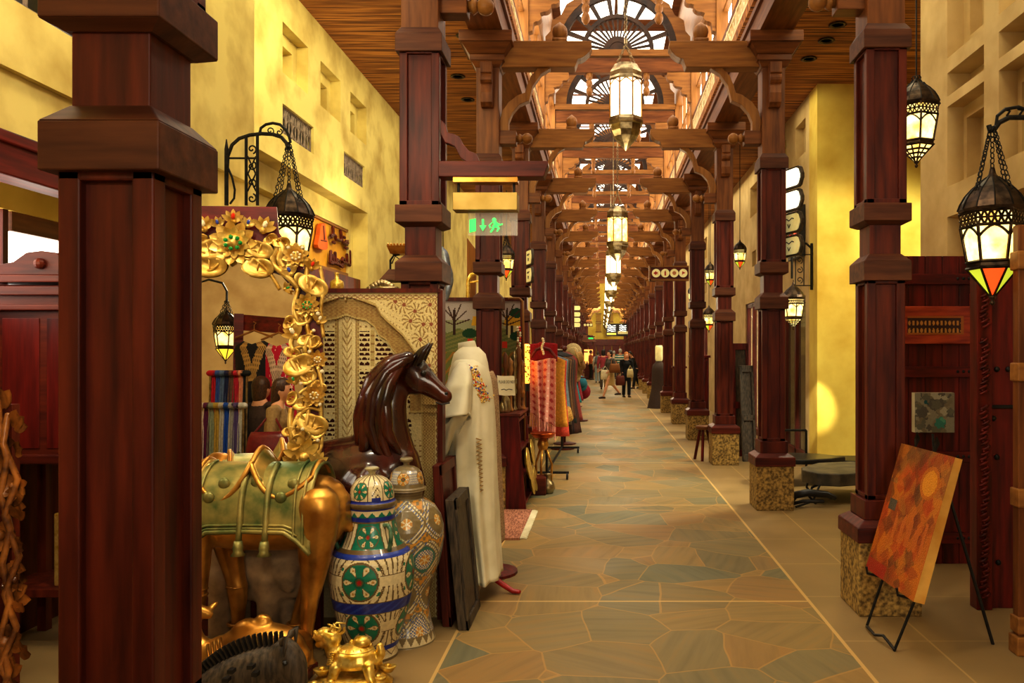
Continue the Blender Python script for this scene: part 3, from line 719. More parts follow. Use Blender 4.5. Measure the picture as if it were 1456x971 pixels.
def lotus(px, py, r, rot=0, gemcol=None, n=10, side=False, off=.03):
    q = MB(); q.X = MX(px, py, off, rot)
    r *= SC
    if side:   # lotus seen from the side: upward fan of petals
        for a, l_ in ((90,1.0),(60,.95),(120,.95),(32,.9),(148,.9),(75,.7),(105,.7)): petal(q, radians(a), r*l_*1.3, r*.26, .01+.02*abs(cos(radians(a))), 0)
        q.ball((0,0,.0), r*.32, 8, sz=.8)
    else:
        for i in range(n): petal(q, 2*pi*i/n, r, r*.30, .02, r*.15)
        for i in range(n): petal(q, 2*pi*(i+.5)/n, r*.74, r*.22, .035, r*.1)
        q.lathe([(r*.52,.0),(r*.55,.03),(r*.42,.045),(r*.2,.05),(0,.052)], 14) if False else None
        q.ball((0,0,.02), r*.42, 12, sz=.7)
    o = q.build('lotus_flower', 'gold', mir, smooth=True)
    if gemcol:
        g = MB(); g.X = MX(px, py, off+.03, rot)
        if side: g.ball((0,r*.55,.01), r*.22, 6, sy=1.6)
        else:
            for i in range(7): a = 2*pi*i/7; g.ball((r*.36*cos(a), r*.3*sin(a), r*.22), r*.12, 6)
        g.build('gem', gemcol, o)
    return o
def heart_leaf(px, py, r, rot=0, off=.025):
    q = MB(); q.X = MX(px, py, off, rot); r *= SC; n = 28; vs = [(0,0,-.01)]; 
    for ring, f in ((1,.5),(2,.85),(3,1.0)):
        for i in range(n):
            a = 2*pi*i/n; rr = 1.0-.38*(abs(cos((a-pi/2)/2))**6)+.12*abs(sin(a-pi/2))
            z = (-.01,.004,.022,.014)[ring]
            vs.append((r*f*rr*cos(a), r*f*rr*sin(a)*.82, z+.012*sin(a*2)*f))
    fs = [(0,1+i,1+(i+1)%n) for i in range(n)]
    for k in range(2):
        for i in range(n): fs.append((1+k*n+i, 1+(k+1)*n+i, 1+(k+1)*n+(i+1)%n, 1+k*n+(i+1)%n))
    m_ = len(vs); q.add(vs, fs); q.add([(x,y,z-.012) for x,y,z in vs], [tuple(reversed(f)) for f in fs])
    q.tube([(0,-r*.6,.0),(0,0,.006),(0,r*.5,.01)], .004, 4)
    return q.build('heart_leaf', 'gold', mir, smooth=True)
def stem(pts, r=3.0, off=.02):
    q = MB(); pp = [onm(x, y, off+.008*sin(i*1.7)) for i, (x, y) in enumerate(pts)]
    # smooth
    out = []
    for i in range(len(pp)-1):
        p0 = pp[max(i-1,0)]; p1 = pp[i]; p2 = pp[i+1]; p3 = pp[min(i+2,len(pp)-1)]
        for j in range(5):
            t = j/5; out.append(.5*((2*p1)+(p2-p0)*t+(2*p0-5*p1+4*p2-p3)*t*t+(3*p1-p0-3*p2+p3)*t**3))
    out.append(pp[-1]); q.tube(out, r*SC, 6); return q.build('vine_stem', 'gold', mir, smooth=True)
lotus(332,346,25,0,'gem_green',11)
lotus(332,316,13,0,'gem_red',side=True); lotus(352,322,10,radians(-15),'gem_blue',side=True); lotus(311,322,10,radians(15),'gem_blue',side=True)
lotus(291,326,14,radians(14),'gem_clear',side=True); lotus(374,328,15,radians(-20),'gem_clear',side=True)
for a in ((296,352,17,.3),(370,353,16,-.3),(298,376,19,.1),(367,378,18,-.1),(268,380,14,.4)): heart_leaf(*a)
stem([(272,376),(290,366),(312,362),(332,366),(352,364),(370,374),(386,392),(398,412)], 2.6)
stem([(281,388),(300,384),(320,368),(340,370),(362,386),(384,390)], 2.2)
stem([(388,342),(394,352),(388,366),(390,378),(402,388),(414,398),(424,410)], 4.0); stem([(398,346),(402,356),(398,368),(404,380)], 5.5)
heart_leaf(400,344,10,.2); lotus(421,364,15,.3,'gem_clear'); lotus(443,382,11,-.3,'gem_red',side=True); lotus(414,390,11,.4,'gem_blue',side=True)
heart_leaf(447,404,18,-.5); lotus(405,411,8,-1.2,'gem_green',side=True); lotus(437,434,14,.2,'gem_green'); lotus(453,458,10,-.4,'gem_clear',side=True)
lotus(420,478,14,.5,'gem_clear',side=True); heart_leaf(425,517,19,.4); lotus(452,511,11,0,'gem_clear',8); lotus(419,544,9,.3,'gem_green',side=True)
lotus(447,562,13,.1,'gem_clear',9); heart_leaf(446,600,18,-.3); lotus(432,600,9,1.2,None,side=True); heart_leaf(420,628,12,.8)
lotus(432,650,22,.2,None,side=True); lotus(416,662,13,.8,None,side=True); lotus(450,660,14,-.5,None,side=True)
for pts, r in (([(437,372),(436,400),(440,430),(436,460),(442,490),(440,520)],3.4),([(455,378),(460,410),(456,440),(460,480)],2.6),([(424,410),(418,440),(424,462),(414,486),(418,500)],3.2),([(444,470),(434,492),(436,508),(446,530),(440,560)],3.2),
   ([(412,510),(428,536),(440,548),(436,575),(424,592),(414,618),(420,640)],3.4),([(452,522),(458,548),(456,580),(458,620),(452,650)],2.8),([(414,580),(412,604),(418,624),(430,640)],3.4),([(440,575),(436,600),(430,625),(438,650)],3.0),
   ([(418,440),(430,448),(444,446),(452,440)],2.4),([(414,500),(430,492),(448,494),(458,488)],2.6),([(426,560),(436,552),(450,548)],2.4),([(424,590),(440,580),(456,584)],2.6)): stem(pts, r)
for a in ((408,374,11,.8),(430,398,10,-1.0),(430,452,12,.5),(446,440,9,-.4),(410,458,9,1.1),(436,482,11,.2),(416,500,10,-.3),(446,486,9,.9),(438,536,11,.6),(456,548,9,-.7),(430,572,12,.3),(414,566,9,1.2),(430,616,12,-.5),(452,614,10,.6),(412,612,9,.2),(446,636,12,.9),(356,362,9,.4),(310,362,9,-.4),(284,340,10,.2),(384,340,9,.6),(280,364,12,.1)): heart_leaf(*a, off=.016)
for px, py, r in ((410,352,2.5),(430,352,2.5),(452,446,3),(446,470,2.6),(440,500,2.6),(458,528,3),(428,545,2.5),(455,575,2.6),(430,610,2.6),(452,626,2.6)):
    g = MB(); g.X = MX(px, py, .055); g.ball((0,0,0), r*SC, 6); g.build('gem', 'gem_clear', mir)
q = MB()
for i in range(5):
    q.X = MX(418+i*9, 664+(i%2)*2, .02)
    q.lathe([(.02,-.0),(.028,.0),(.034,.01),(.02,.022),(0,.026)], 10)
q.X = None
a = onm(240,674,.05); b_ = onm(462,674,.05); a2 = onm(240,690,.05); b2 = onm(462,690,.05)
q.add([a,b_,b2,a2]+[p-mn*.08 for p in (a,b_,b2,a2)], [(3,2,1,0),(4,5,6,7),(0,1,5,4),(1,2,6,5),(2,3,7,6)]); q.build('base_moulding', 'gold', mir, smooth=False)
# ================================================================ what the mirror shows, built where it stands (beside and behind the camera)
def RV(px, py, Yv): return reflect(P(px, py, Yv))
def person(name, label, loc, h, face, top, bottom, hair='hair', skirt=False, coat=False, shoe='shoe', armL=None, armR=None, stride=0, tilt=0, turn=0, sleeve=True, long=None, build=1.0, hairstyle='short', group=None, fine=False):
    """local frame: faces -Y.  stride = forward swing of the right leg"""
    s = h/1.72; R = Matrix.Translation(Vector(loc)) @ Matrix.Rotation(face, 4, 'Z') @ Matrix.Scale(s, 4)
    t = thing(name, label, 'person', loc, face)
    B = build
    hip = {1: Vector((.09*B,0,.92)), -1: Vector((-.09*B,0,.92))}; legs = {}
    for sd in (1,-1):
        f = stride*sd
        kn = Vector((.095*B, -.42*sin(f)*.9 - (.03), .50 if f > -.2 else .53)); kn.x *= sd
        an = Vector((.09*sd*B, -.80*sin(f)+ (.10 if f < -.15 else 0), .085 + (.10 if f < -.25 else 0)))
        legs[sd] = (hip[sd], kn, an)
    sh = {sd: Vector((.185*B*sd, .0, 1.40)) for sd in (1,-1)}
    arms = {}
    for sd, g in ((1,armR),(-1,armL)):
        g = g or [(.24,.02,1.12),(.25,-.08,.87)]
        arms[sd] = (sh[sd], Vector((g[0][0]*sd,g[0][1],g[0][2])), Vector((g[1][0]*sd,g[1][1],g[1][2])))
    hc = Vector((.0,-.02,1.60)); lean = Vector((0,-tilt,0))
    rt = Matrix.Rotation(turn, 4, 'Z')
    def skinmb(inf=0.0):
        q = MB()
        q.tube([hc+Vector((0,.02,-.15)), hc+Vector((0,.015,-.08))], [.052,.05], 12, round_=True)
        q.ball(hc, .088, 14, sx=.9, sy=1.06, sz=1.28); q.ball(hc+Vector((0,-.025,-.055)), .06, 12, sx=.9, sz=.9)
        q.ball(hc+Vector((0,-.098,-.015)), .016, 8, sz=1.5)
        for sd in (1,-1): q.ball(hc+Vector((.08*sd,.01,-.01)), .02, 8, sx=.5, sz=1.6)
        q.tube([(0,.0,.95),(0,.01,1.1),(0,.0,1.28),(0,.01,1.42)], [.13*B,.115*B,.145*B,.10], 14, side=(0,1,0), rs=.72, round_=True)
        for sd in (1,-1):
            a = arms[sd]; q.tube([sh[sd]*.5+Vector((0,0,.70)), a[0], a[1], a[2]], [.05,.052,.042,.028], 10, round_=True)
            d = (a[2]-a[1]).normalized(); q.tube([a[2]-d*.01, a[2]+d*.085], [.028,.036], 10, side=(0,1,0), rs=.6, round_=True)
            l = legs[sd]; q.tube([l[0], l[0].lerp(l[1],.4), l[1], l[1].lerp(l[2],.35), l[2]], [.088*B,.076*B,.056,.054,.036], 10, round_=True)
            q.tube([l[2]+Vector((0,.03,-.045)), l[2]+Vector((0,-.14,-.055))], [.036,.032], 8, round_=True)
        return q
    q = blob(skinmb(), .014, 3)
    for sd in (1,-1):   # fingers on the same mesh
        a = arms[sd]; d = (a[2]-a[1]).normalized(); u = Vector((0,1,0))-d*d.y; u.normalize(); c = d.cross(u)
        for i, (o, l_) in enumerate(((-.027,.07),(-.009,.08),(.009,.075),(.027,.058))):
            b0 = a[2]+d*.105+u*o; q.tube([b0, b0+d*l_*.5+c*.006, b0+d*l_*.85+c*.022], [.0095,.009,.007], 6, round_=True)
        b0 = a[2]+d*.04-u*.034; q.tube([b0, b0-u*.03+d*.025, b0-u*.035+d*.06], [.011,.010,.008], 6, round_=True)
    head = rt
    def xf(m_):
        v = []
        for p in m_.v:
            p = Vector(p)
            if p.z > .9: p = p+lean*((p.z-.9)/.7)
            if p.z > 1.49: p = head @ (p-hc)+hc if turn else p
            v.append(tuple(R @ p))
        m_.v = v; return m_
    body = xf(q).build('body', 'skin', t, smooth=True)
    e = MB()
    for sd in (1,-1): e.ball(hc+Vector((.034*sd,-.086,.012)), .011, 8)
    xf(e).build('eye', 'eye', body)
    e = MB(); e.ball(hc+Vector((0,-.094,-.062)), .022, 8, sy=.4, sz=.35); xf(e).build('mouth', 'lip', body)
    # hair
    e = MB(); e.ball(hc+Vector((0,.018,.03)), .098, 14, sx=.95, sy=1.02, sz=1.18)
    if hairstyle == 'long': e.tube([hc+Vector((0,.06,.02)), hc+Vector((0,.085,-.12)), hc+Vector((0,.09,-.24))], [.085,.085,.05], 12, side=(0,1,0), rs=.55, round_=True)
    elif hairstyle == 'bob': e.tube([hc+Vector((0,.045,.04)), hc+Vector((0,.05,-.09))], [.10,.085], 12, side=(0,1,0), rs=.7, round_=True)
    elif hairstyle == 'scarf': e.tube([hc+Vector((0,.02,-.02)), hc+Vector((0,.02,-.16)), hc+Vector((0,.0,-.22))], [.09,.09,.15], 12, side=(0,1,0), rs=.8, round_=True)
    hm = blob(e, .012, 2); hv = MB()
    keep = [i for i, p in enumerate(hm.v) if not (p[1] < hc.y-.045 and p[2] < hc.z+.055)]; ks = set(keep); ix = {k: j for j, k in enumerate(keep)}
    hv.v = [hm.v[i] for i in keep]; hv.f = [tuple(ix[i] for i in f) for f in hm.f if all(i in ks for i in f)]; hv.mi = [0]*len(hv.f); hv.col = [None]*len(hv.f)
    xf(hv).build('headscarf' if hairstyle == 'scarf' else 'hair', hair, t, smooth=True)
    # top garment
    g = .016; e = MB(); zb = long or .88
    pts = [(0,.0,zb)]+([(0,0,.7)] if zb < .6 else [])+[(0,.0,.95),(0,.01,1.1),(0,.0,1.28),(0,.01,1.42)]
    rad = [(.17 if zb > .6 else .21)*B]+([.19*B] if zb < .6 else [])+[.165*B,.148*B,.17*B,.10]
    e.tube(pts, rad, 16, side=(0,1,0), rs=.72, round_=False)
    for sd in (1,-1):
        a = arms[sd]; e.tube([sh[sd]*.5+Vector((0,0,.70)), a[0], a[1]]+([a[1].lerp(a[2],.85)] if sleeve else []), [.06,.072,.058]+([.045] if sleeve else []), 12, round_=False)
    xf(blob(e, .014, 4)).build('coat' if coat else 'shirt', top, t, smooth=True)
    # lower garment
    e = MB()
    if skirt:
        e.tube([(0,0,1.0),(0,0,.88),(0,-.02,.62),(0,-.03,.46)], [.15*B,.185*B,.21*B,.225*B], 16, side=(0,1,0), rs=.8); nm = 'skirt'
    else:
        e.tube([(0,0,1.0),(0,0,.86)], [.155*B,.165*B], 14, side=(0,1,0), rs=.75, round_=True); nm = 'trousers'
        for sd in (1,-1):
            l = legs[sd]; e.tube([l[0], l[0].lerp(l[1],.4), l[1], l[1].lerp(l[2],.4), l[2]+Vector((0,0,.0))], [.105*B,.094*B,.074,.07,.066], 12)
    xf(blob(e, .014, 4)).build(nm, bottom, t, smooth=True)
    for sd in (1,-1):
        l = legs[sd]; e = MB(); zz = l[2].z
        e.tube([l[2]+Vector((0,.04,-.045)), l[2]+Vector((0,-.05,-.042)), l[2]+Vector((0,-.16,-.055))], [.042,.042,.034], 10, side=(0,0,1), rs=.95, round_=True); e.box(l[2].x-.035,l[2].x+.035,l[2].y-.16,l[2].y+.06,zz-.085,zz-.065)
        xf(e).build('shoe', shoe, t, smooth=True)
    return t
def shoulder_bag(name, label, c, w, h, d, mat, strap_top=None, rot=0, group=None):
    c = Vector(c); t = thing(name, label, 'bag', tuple(c-Vector((0,0,h/2))), rot, group); A = Matrix.Translation(c) @ Matrix.Rotation(rot, 4, 'Z')
    q = MB(); q.X = A
    rows = [(-h/2,.86,.7),(-h/2+.02,.98,1),(-h*.1,1,1),(h*.3,.9,.75),(h/2,.78,.3)]
    n = 16; vs = []
    for z, fx, fy in rows:
        for i in range(n):
            a = 2*pi*i/n; cx = math.copysign(abs(cos(a))**.6, cos(a)); sy_ = math.copysign(abs(sin(a))**.6, sin(a))
            vs.append((w/2*fx*cx, d/2*fy*sy_, z))
    fs = [(r*n+i, r*n+(i+1)%n, (r+1)*n+(i+1)%n, (r+1)*n+i) for r in range(len(rows)-1) for i in range(n)]+[tuple(range(n-1,-1,-1)), tuple((len(rows)-1)*n+i for i in range(n))]
    q.add(vs, fs); q.build('bag_body', mat, t, smooth=True)
    q = MB(); q.X = A; st = (Vector(strap_top)-c) if strap_top else Vector((0,0,h*.5+.12))
    if strap_top: st = Matrix.Rotation(-rot, 3, 'Z') @ st
    q.tube([(-w*.34,0,h*.42), (lerp(-w*.34,st.x,.6),st.y*.6,lerp(h*.42,st.z,.6)), tuple(st), (lerp(w*.34,st.x,.6),st.y*.6,lerp(h*.42,st.z,.6)), (w*.34,0,h*.42)], .011, 6); q.build('strap', mat, t)
    return t
MIR = True
v = P(391,575,7.7); rl = reflect(v)
fd = refdir((.95,.1,0)); ang = atan2(fd.x, -fd.y)
person('person', 'woman with short brown hair and tan top seen in the gilt mirror', (rl.x, rl.y, 0), 1.62, ang, fabric((176,146,98)), fabric((50,40,36)), 'hair', hairstyle='bob', tilt=.06, armR=[(.24,-.02,1.13),(.2,-.26,1.0)], armL=[(.24,-.02,1.13),(.2,-.26,1.0)])
bc = RV(382,634,7.4)
shoulder_bag('handbag', 'dark red leather handbag on the woman seen in the gilt mirror', bc, .40, .27, .16, fabric((118,16,28), rough=.35), tuple(RV(388,585,7.5)), ang+pi/2)
v = P(372,545,8.6); r2 = reflect(v); fd2 = refdir((.35,1,0)); ang2 = atan2(fd2.x, -fd2.y)
person('person', 'woman with brown bobbed hair seen from behind, beside the tan-topped woman in the mirror', (r2.x, r2.y, 0), 1.68, ang2, fabric((70,52,44)), fabric((170,160,150)), 'hair', hairstyle='bob')
# scarf rack
sr = []
def rail(px0, px1, py, Yv): return RV(px0, py, Yv), RV(px1, py, Yv)
A0, A1 = rail(300,352,532,8.5); B0, B1 = rail(283,347,578,8.1)
t = thing('scarf_rack', 'two-tier metal scarf rack reflected in the gilt mirror', 'rack', (A0.x, A0.y, 0))
q = MB(); q.tube([A0,A1], .012, 8); q.tube([B0,B1], .012, 8); q.build('rail', 'pewter', t)
q = MB()
for p in (A0,A1,B0,B1): q.tube([(p.x,p.y,0),tuple(p)], .012, 8)
q.build('upright', 'pewter', t)
def scarf(p, L_, w, d, rgb, label, grp, ph):
    p = Vector(p); q = MB(); n = 10; d = Vector(d).normalized(); nn = d.cross(Vector((0,0,1)))
    def fn(u, v):
        ww = w*(.55+.45*min(1, v*3)); x = (u-.5)*ww
        return p+d*x+nn*(.02*sin(u*14+ph)*(.4+v)+.015)+Vector((0,0,.02-L_*v))
    q.grid(10, 8, fn); q.tube([p+d*-.035+Vector((0,0,.01)), p+d*.035+Vector((0,0,.01))], .03, 8, round_=True)
    tag(q.build('scarf', fabric(rgb), smooth=True, solid=.006), label, 'scarf', grp)
cu = ['red','blue','steel blue','navy','brown patterned','rose red','peach','black']
cr = [(196,20,40),(60,90,170),(96,120,160),(30,40,90),(120,90,70),(190,30,60),(220,150,120),(20,24,28)]
for i in range(8): scarf(A0.lerp(A1,(i+.5)/8), .95, .075, A1-A0, cr[i], '%s scarf on the upper rail of the reflected rack'%cu[i], 'scarves on the upper rail', i)
cu = ['white floral','plum','grey green','golden yellow','pale grey','bright blue','light grey','violet','silver white']
cr = [(226,210,200),(110,30,80),(150,160,140),(190,160,70),(190,186,180),(20,80,190),(170,170,172),(100,80,140),(206,206,204)]
for i in range(9): scarf(B0.lerp(B1,(i+.5)/9), .75, .062, B1-B0, cr[i], '%s scarf on the lower rail of the reflected rack'%cu[i], 'scarves on the lower rail', i+3)
# dresses hanging from a beam
def hung_dress(px, py, Yv, L_, w, rgb, trim, label):
    p = RV(px, py, Yv); d = refdir((1,0,0)); d.z = 0; d.normalize(); nn = Vector((-d.y, d.x, 0)); 
    if nn.dot(MB0-p) < 0: nn = -nn
    t = thing('hanging_dress', label, 'dress', tuple(p-Vector((0,0,L_))))
    q = MB()
    def fn(u, v):
        ww = w*interp([(0,.50),(.05,.95),(.15,.9),(.35,.8),(1,1.15)], v); x = (u-.5)*ww
        drop = .10*(1-abs(u-.5)*2)**1.0 if v < .2 else 0
        return p+d*x+nn*(.05*cos((u-.5)*pi)+.012*sin(u*22)*v)+Vector((0,0,-.06-L_*v-(drop*(1-v*5) if v < .2 else 0)-.06*abs(u-.5)*2*(1-v)))
    def cf(u, v):
        a = abs(u-.5)
        if v < .42 and (abs(a-.28*(1-v/.42)) < .10): return srgb(*trim) if (int(u*60)+int(v*60))%3 else srgb(*[c*.6 for c in trim])
        if rgb[0] > 150 and (int(u*40)*7+int(v*50)*13)%19 == 0: return srgb(240,200,190)
        return srgb(*rgb)
    q.grid(40, 44, fn, cf); q.build('dress_cloth', 'attr_cloth', t, smooth=True, solid=.01)
    q = MB(); q.tube([p+d*(-w*.45)+Vector((0,0,-.08)), p+Vector((0,0,.0)), p+d*(w*.45)+Vector((0,0,-.08))], .012, 6); q.tube([p, p+Vector((0,0,.06)), p+d*.02+Vector((0,0,.085)), p+d*-.01+Vector((0,0,.10))], .005, 5); q.build('hanger', 'wood_honey_x', t)
M['attr_cloth'] = attr_mat('patterned_cloth', .85)
hung_dress(362,470,8.9,1.25,.46,(26,18,18),(190,150,84),'black dress with gold embroidered neckline reflected in the mirror')
hung_dress(397,473,8.9,1.25,.44,(196,16,58),(220,190,170),'crimson dress with silver beading reflected in the mirror')
p0, p1 = RV(340,458,9.0), RV(440,466,9.0)
q = MB(); d = (p1-p0).normalized(); up = Vector((0,0,1)); nn = d.cross(up)
q.add([p0-up*.09, p1-up*.09, p1+up*.09, p0+up*.09, p0-up*.09+nn*.05, p1-up*.09+nn*.05, p1+up*.09+nn*.05, p0+up*.09+nn*.05], [(0,1,2,3),(7,6,5,4),(0,4,5,1),(1,5,6,2),(2,6,7,3),(3,7,4,0)])
for pp in (p0, p1): q.box(pp.x-.05,pp.x+.05,pp.y-.05,pp.y+.05,0,pp.z+.09)
tag(q.build('clothes_beam', 'wood_red_x'), 'brown wooden beam frame holding the reflected dresses', 'garment rail')
lp = RV(323,428,9.6); hex_lantern('hanging_lantern', 'small lit lantern with yellow tip reflected in the gilt mirror', tuple(lp), .30, .12, .3)
q = MB(); q.tube([(lp.x,lp.y,lp.z),(lp.x,lp.y,lp.z+.12),(lp.x-.05,lp.y-.02,lp.z+.22),(lp.x-.2,lp.y-.06,lp.z+.26),(lp.x-.35,lp.y-.1,lp.z+.2),(lp.x-.35,lp.y-.1,0)], .014, 6); tag(q.build('lantern_stand', 'iron'), 'curved black iron stand holding the reflected lantern', 'stand')
# ================================================================ animal statues
def PXf(Y0): return lambda px, py, dy=0.0: Vector(P(px, py, Y0))+Vector((0,dy,0))
def smooth_pts(pts, m=5):
    if len(pts) < 3: return pts
    out = []
    for i in range(len(pts)-1):
        p0, p1, p2, p3 = pts[max(i-1,0)], pts[i], pts[i+1], pts[min(i+2,len(pts)-1)]
        for j in range(m):
            t = j/m; out.append(tuple(.5*((2*b)+(c-a)*t+(2*a-5*b+4*c-d)*t*t+(3*b-a-3*c+d)*t**3) for a, b, c, d in zip(p0,p1,p2,p3)))
    return out+[pts[-1]]
def side_tube(q, f, pts, Y0, sy=.8, dy=0, n=14):
    S = Y0/F; pts = smooth_pts(pts); q.tube([f(p[0],p[1],dy if len(p) < 4 else p[3]) for p in pts], [p[2]*S for p in pts], max(n,26), side=(0,1,0), rs=[p[2]*S*sy for p in pts], round_=True)
# standing brass camel
Y0 = 4.10; f = PXf(Y0); S = Y0/F
cam = thing('camel_statue', 'large standing brass camel with green saddle blanket beside the inlaid jars', 'statue', (f(380,0).x, Y0, 0))
def zpt(px, z, dy): return Vector(((px-CX)*Y0/F, Y0+dy, z))
q = MB()
side_tube(q, f, [(288,715,50),(320,722,56),(370,724,58),(420,724,57),(446,724,52),(460,724,42)], Y0, .74)
side_tube(q, f, [(455,708,34),(462,722,31),(462,750,28)], Y0, 1.0)
side_tube(q, f, [(288,690,40),(284,720,44),(290,750,34)], Y0, .9)
zk = .48; 
for dy, xs in ((-.125, ((464,.84),(463,.70),(457,.45),(453,.36),(449,.20),(447,.05))),(.125,((452,.84),(448,.68),(436,.46),(426,.36),(410,.18),(405,.05)))):
    rd = [30,28,16,13,10,11]
    sm = smooth_pts([(x,z,r) for (x,z),r in zip(xs,rd)]); q.tube([zpt(a,b,dy) for a,b,c in sm], [c*S for a,b,c in sm], 20, side=(0,1,0), rs=.85, round_=True)
    q.tube([zpt(xs[-1][0]+4,.035,dy+.01), zpt(xs[-1][0]-8,.035,dy-.03)], [.045,.05], 10, side=(0,0,1), rs=.75, round_=True)
for dy, xs in ((-.125, ((292,.80),(294,.64),(297,.43),(295,.36),(291,.19),(289,.05))),(.125,((300,.80),(306,.64),(318,.42),(322,.34),(323,.19),(321,.05)))):
    rd = [30,24,15,15,10,11]
    sm = smooth_pts([(x,z,r) for (x,z),r in zip(xs,rd)]); q.tube([zpt(a,b,dy) for a,b,c in sm], [c*S for a,b,c in sm], 20, side=(0,1,0), rs=.9, round_=True)
    q.tube([zpt(xs[-1][0]+4,.035,dy+.01), zpt(xs[-1][0]-8,.035,dy-.03)], [.045,.05], 10, side=(0,0,1), rs=.75, round_=True)
side_tube(q, f, [(285,700,38),(258,725,30),(232,715,24),(216,670,19),(212,620,16),(208,585,16)], Y0, .8)
side_tube(q, f, [(212,580,17),(192,578,15),(172,588,11)], Y0, .85)
for dy in (-.04,.04): q.tube([f(214,568,dy), f(218,556,dy*1.6)], [.016,.008], 8, round_=True)
side_tube(q, f, [(482,692,7),(490,708,5),(494,730,5),(497,752,7)], Y0, 1)
blob(q, .011, 9).build('camel_body', 'brass', cam, smooth=True)
for x, z, dy in ((297,.42,-.125),(297,.39,-.125),(321,.36,.125),(449,.18,-.125),(409,.16,.125),(322,.16,.125)):
    q = MB(); q.tube([zpt(x,z,dy)+Vector((.048*cos(a),.045*sin(a),0)) for a in [2*pi*i/14 for i in range(15)]], .009, 6, cap=False); q.build('leg_band', 'brass', cam, smooth=True)
# blanket draped over the body
def bl(u, v, inf=0):
    a = lerp(-1.25, 1.25, u)            # angle over the back, -ve = near side
    px = lerp(287, 462, v); top = interp([(0,668),(.2,662),(.5,660),(.8,662),(1,664)], v)
    rad = 66*S+inf; e = abs(v-.5)*2
    ln = interp([(0,.13),(.6,.14),(.8,.22),(1,.34)], e)      # length of the drop
    cz = f(px, 724).z
    th = min(abs(a), 1.0)*1.15; sg = -1 if a < 0 else 1
    y = Y0+sg*(rad*.80)*sin(min(th*1.35, pi/2)); z = cz+(rad)*cos(min(th*1.35, pi/2))
    over = max(0, abs(a)-.72)/.53
    z -= over*ln*.55
    return (f(px,0).x, y+sg*over*.012, z)
q = MB(); q.grid(40, 40, bl); q.build('saddle_blanket', 'verdigris', cam, smooth=True, solid=.014, label='green patinated saddle blanket')
q = MB()
for vv in (.06,.13,.87,.94):
    q.tube([bl(u/30*.5, vv, .012) for u in range(31)], .008, 6)
for uu, v0, v1 in ((.045,.1,.9),(.09,.13,.87)): q.tube([bl(uu, lerp(v0,v1,i/30), .012) for i in range(31)], .0075, 6)
q.tube([bl(.0, i/40, .010) for i in range(41)], .013, 6)
q.build('blanket_braid', 'verdigris', cam, smooth=True)
for vv in (.46,.66):
    q = MB(); pts = [bl(.42-.40*i/10, vv-.0, .016) for i in range(11)]; e = Vector(pts[-1])
    q.tube(pts+[tuple(e+Vector((0,-.01,-.06)))], .016, 8)
    q.tube([e+Vector((0,-.012,-.05)), e+Vector((0,-.014,-.085)), e+Vector((0,-.014,-.10)), e+Vector((0,-.014,-.12))], [.02,.026,.022,.036], 10); q.build('tassel_strap', 'verdigris', cam, smooth=True)
for i, (u, vv) in enumerate(((.2,.2),(.27,.3),(.2,.76),(.27,.84),(.28,.55))):
    q = MB(); q.ball(bl(u, vv, .012), .03, 10, sy=.5); q.build('boss', 'verdigris', cam, smooth=True)
# two boat-shaped saddle seats
def saddle(x0, x1, yl, yr, ym):
    def fn(u, v):
        px = lerp(x0, x1, u); ctr = (u-.5)*2
        py = ym-(ym-(yl if ctr < 0 else yr))*abs(ctr)**2.2
        w = .17*(1-.25*abs(ctr)**3); s_ = (v-.5)*2
        lip = .05*abs(s_)**2
        p = f(px, py); return (p.x, Y0+s_*w, p.z-.105*abs(s_)**1.6*(1-.35*abs(ctr))+.0)
    q = MB(); q.grid(24, 16, fn); o = q.build('saddle_seat', 'saddle', cam, smooth=True, solid=.022)
    q = MB()
    for v in (0,1): q.tube([Vector(fn(i/24, v))+Vector((0,-.005 if v == 0 else .005,.004)) for i in range(25)], .014, 8, round_=True)
    for u in (0,1): q.tube([fn(u, j/12) for j in range(13)], .014, 8, round_=True)
    q.build('saddle_rim', 'brass', o, smooth=True)
saddle(297, 373, 652, 636, 676); saddle(373, 456, 637, 656, 672)
# kneeling camel
Y0 = 3.80; f = PXf(Y0); S = Y0/F
kc = thing('camel_statue', 'small kneeling brass camel with one hump in front of the standing camel', 'statue', (f(350,0).x, Y0, 0))
q = MB()
side_tube(q, f, [(312,932,20),(340,922,30),(372,918,33),(405,922,30),(424,934,19)], Y0, .85)
side_tube(q, f, [(354,906,28),(369,893,22),(374,884,13)], Y0, .7)
side_tube(q, f, [(318,926,24),(298,928,20),(284,918,15),(277,902,11),(277,884,9),(279,872,10)], Y0, .9)
side_tube(q, f, [(279,868,11),(290,871,9),(297,874,7)], Y0, .9)
for dy in (-.03,.03): q.tube([f(279,862,dy), f(273,857,dy*1.8)], [.014,.006], 8, round_=True)
q.tube([f(298,866,.03), f(301,862,.045)], [.018,.015], 8, round_=True)
for dy in (-.11,.11):
    q.tube([f(318,935,dy), f(300,958,dy*1.1), f(322,972,dy*1.1)], [17*S,12*S,10*S], 10, round_=True)
    q.tube([f(410,930,dy), f(388,962,dy*1.2), f(424,972,dy*1.2)], [24*S,14*S,10*S], 10, round_=True)
q.tube([f(350,950), f(400,950)], [28*S,28*S], 12, round_=True)
b_ = blob(q, .009, 9); zm = min(p[2] for p in b_.v); b_.v = [(x,y,z-zm) if False else (x,y,z) for x,y,z in b_.v]
b_.build('camel_body', 'brass', kc, smooth=True)
q = MB(); q.tube([f(272,900),f(277,902),f(283,900)], .012, 6); q.build('neck_cord', 'brass', kc); q = MB()
for i in range(4):
    a = [f(310+i*6,905-i*3,-.10), f(318+i*6,920-i*4,-.145), f(322+i*6,935-i*4,-.16)]; q.tube(a, .006, 5)
q.build('fur_ridges', 'brass', kc, smooth=True)
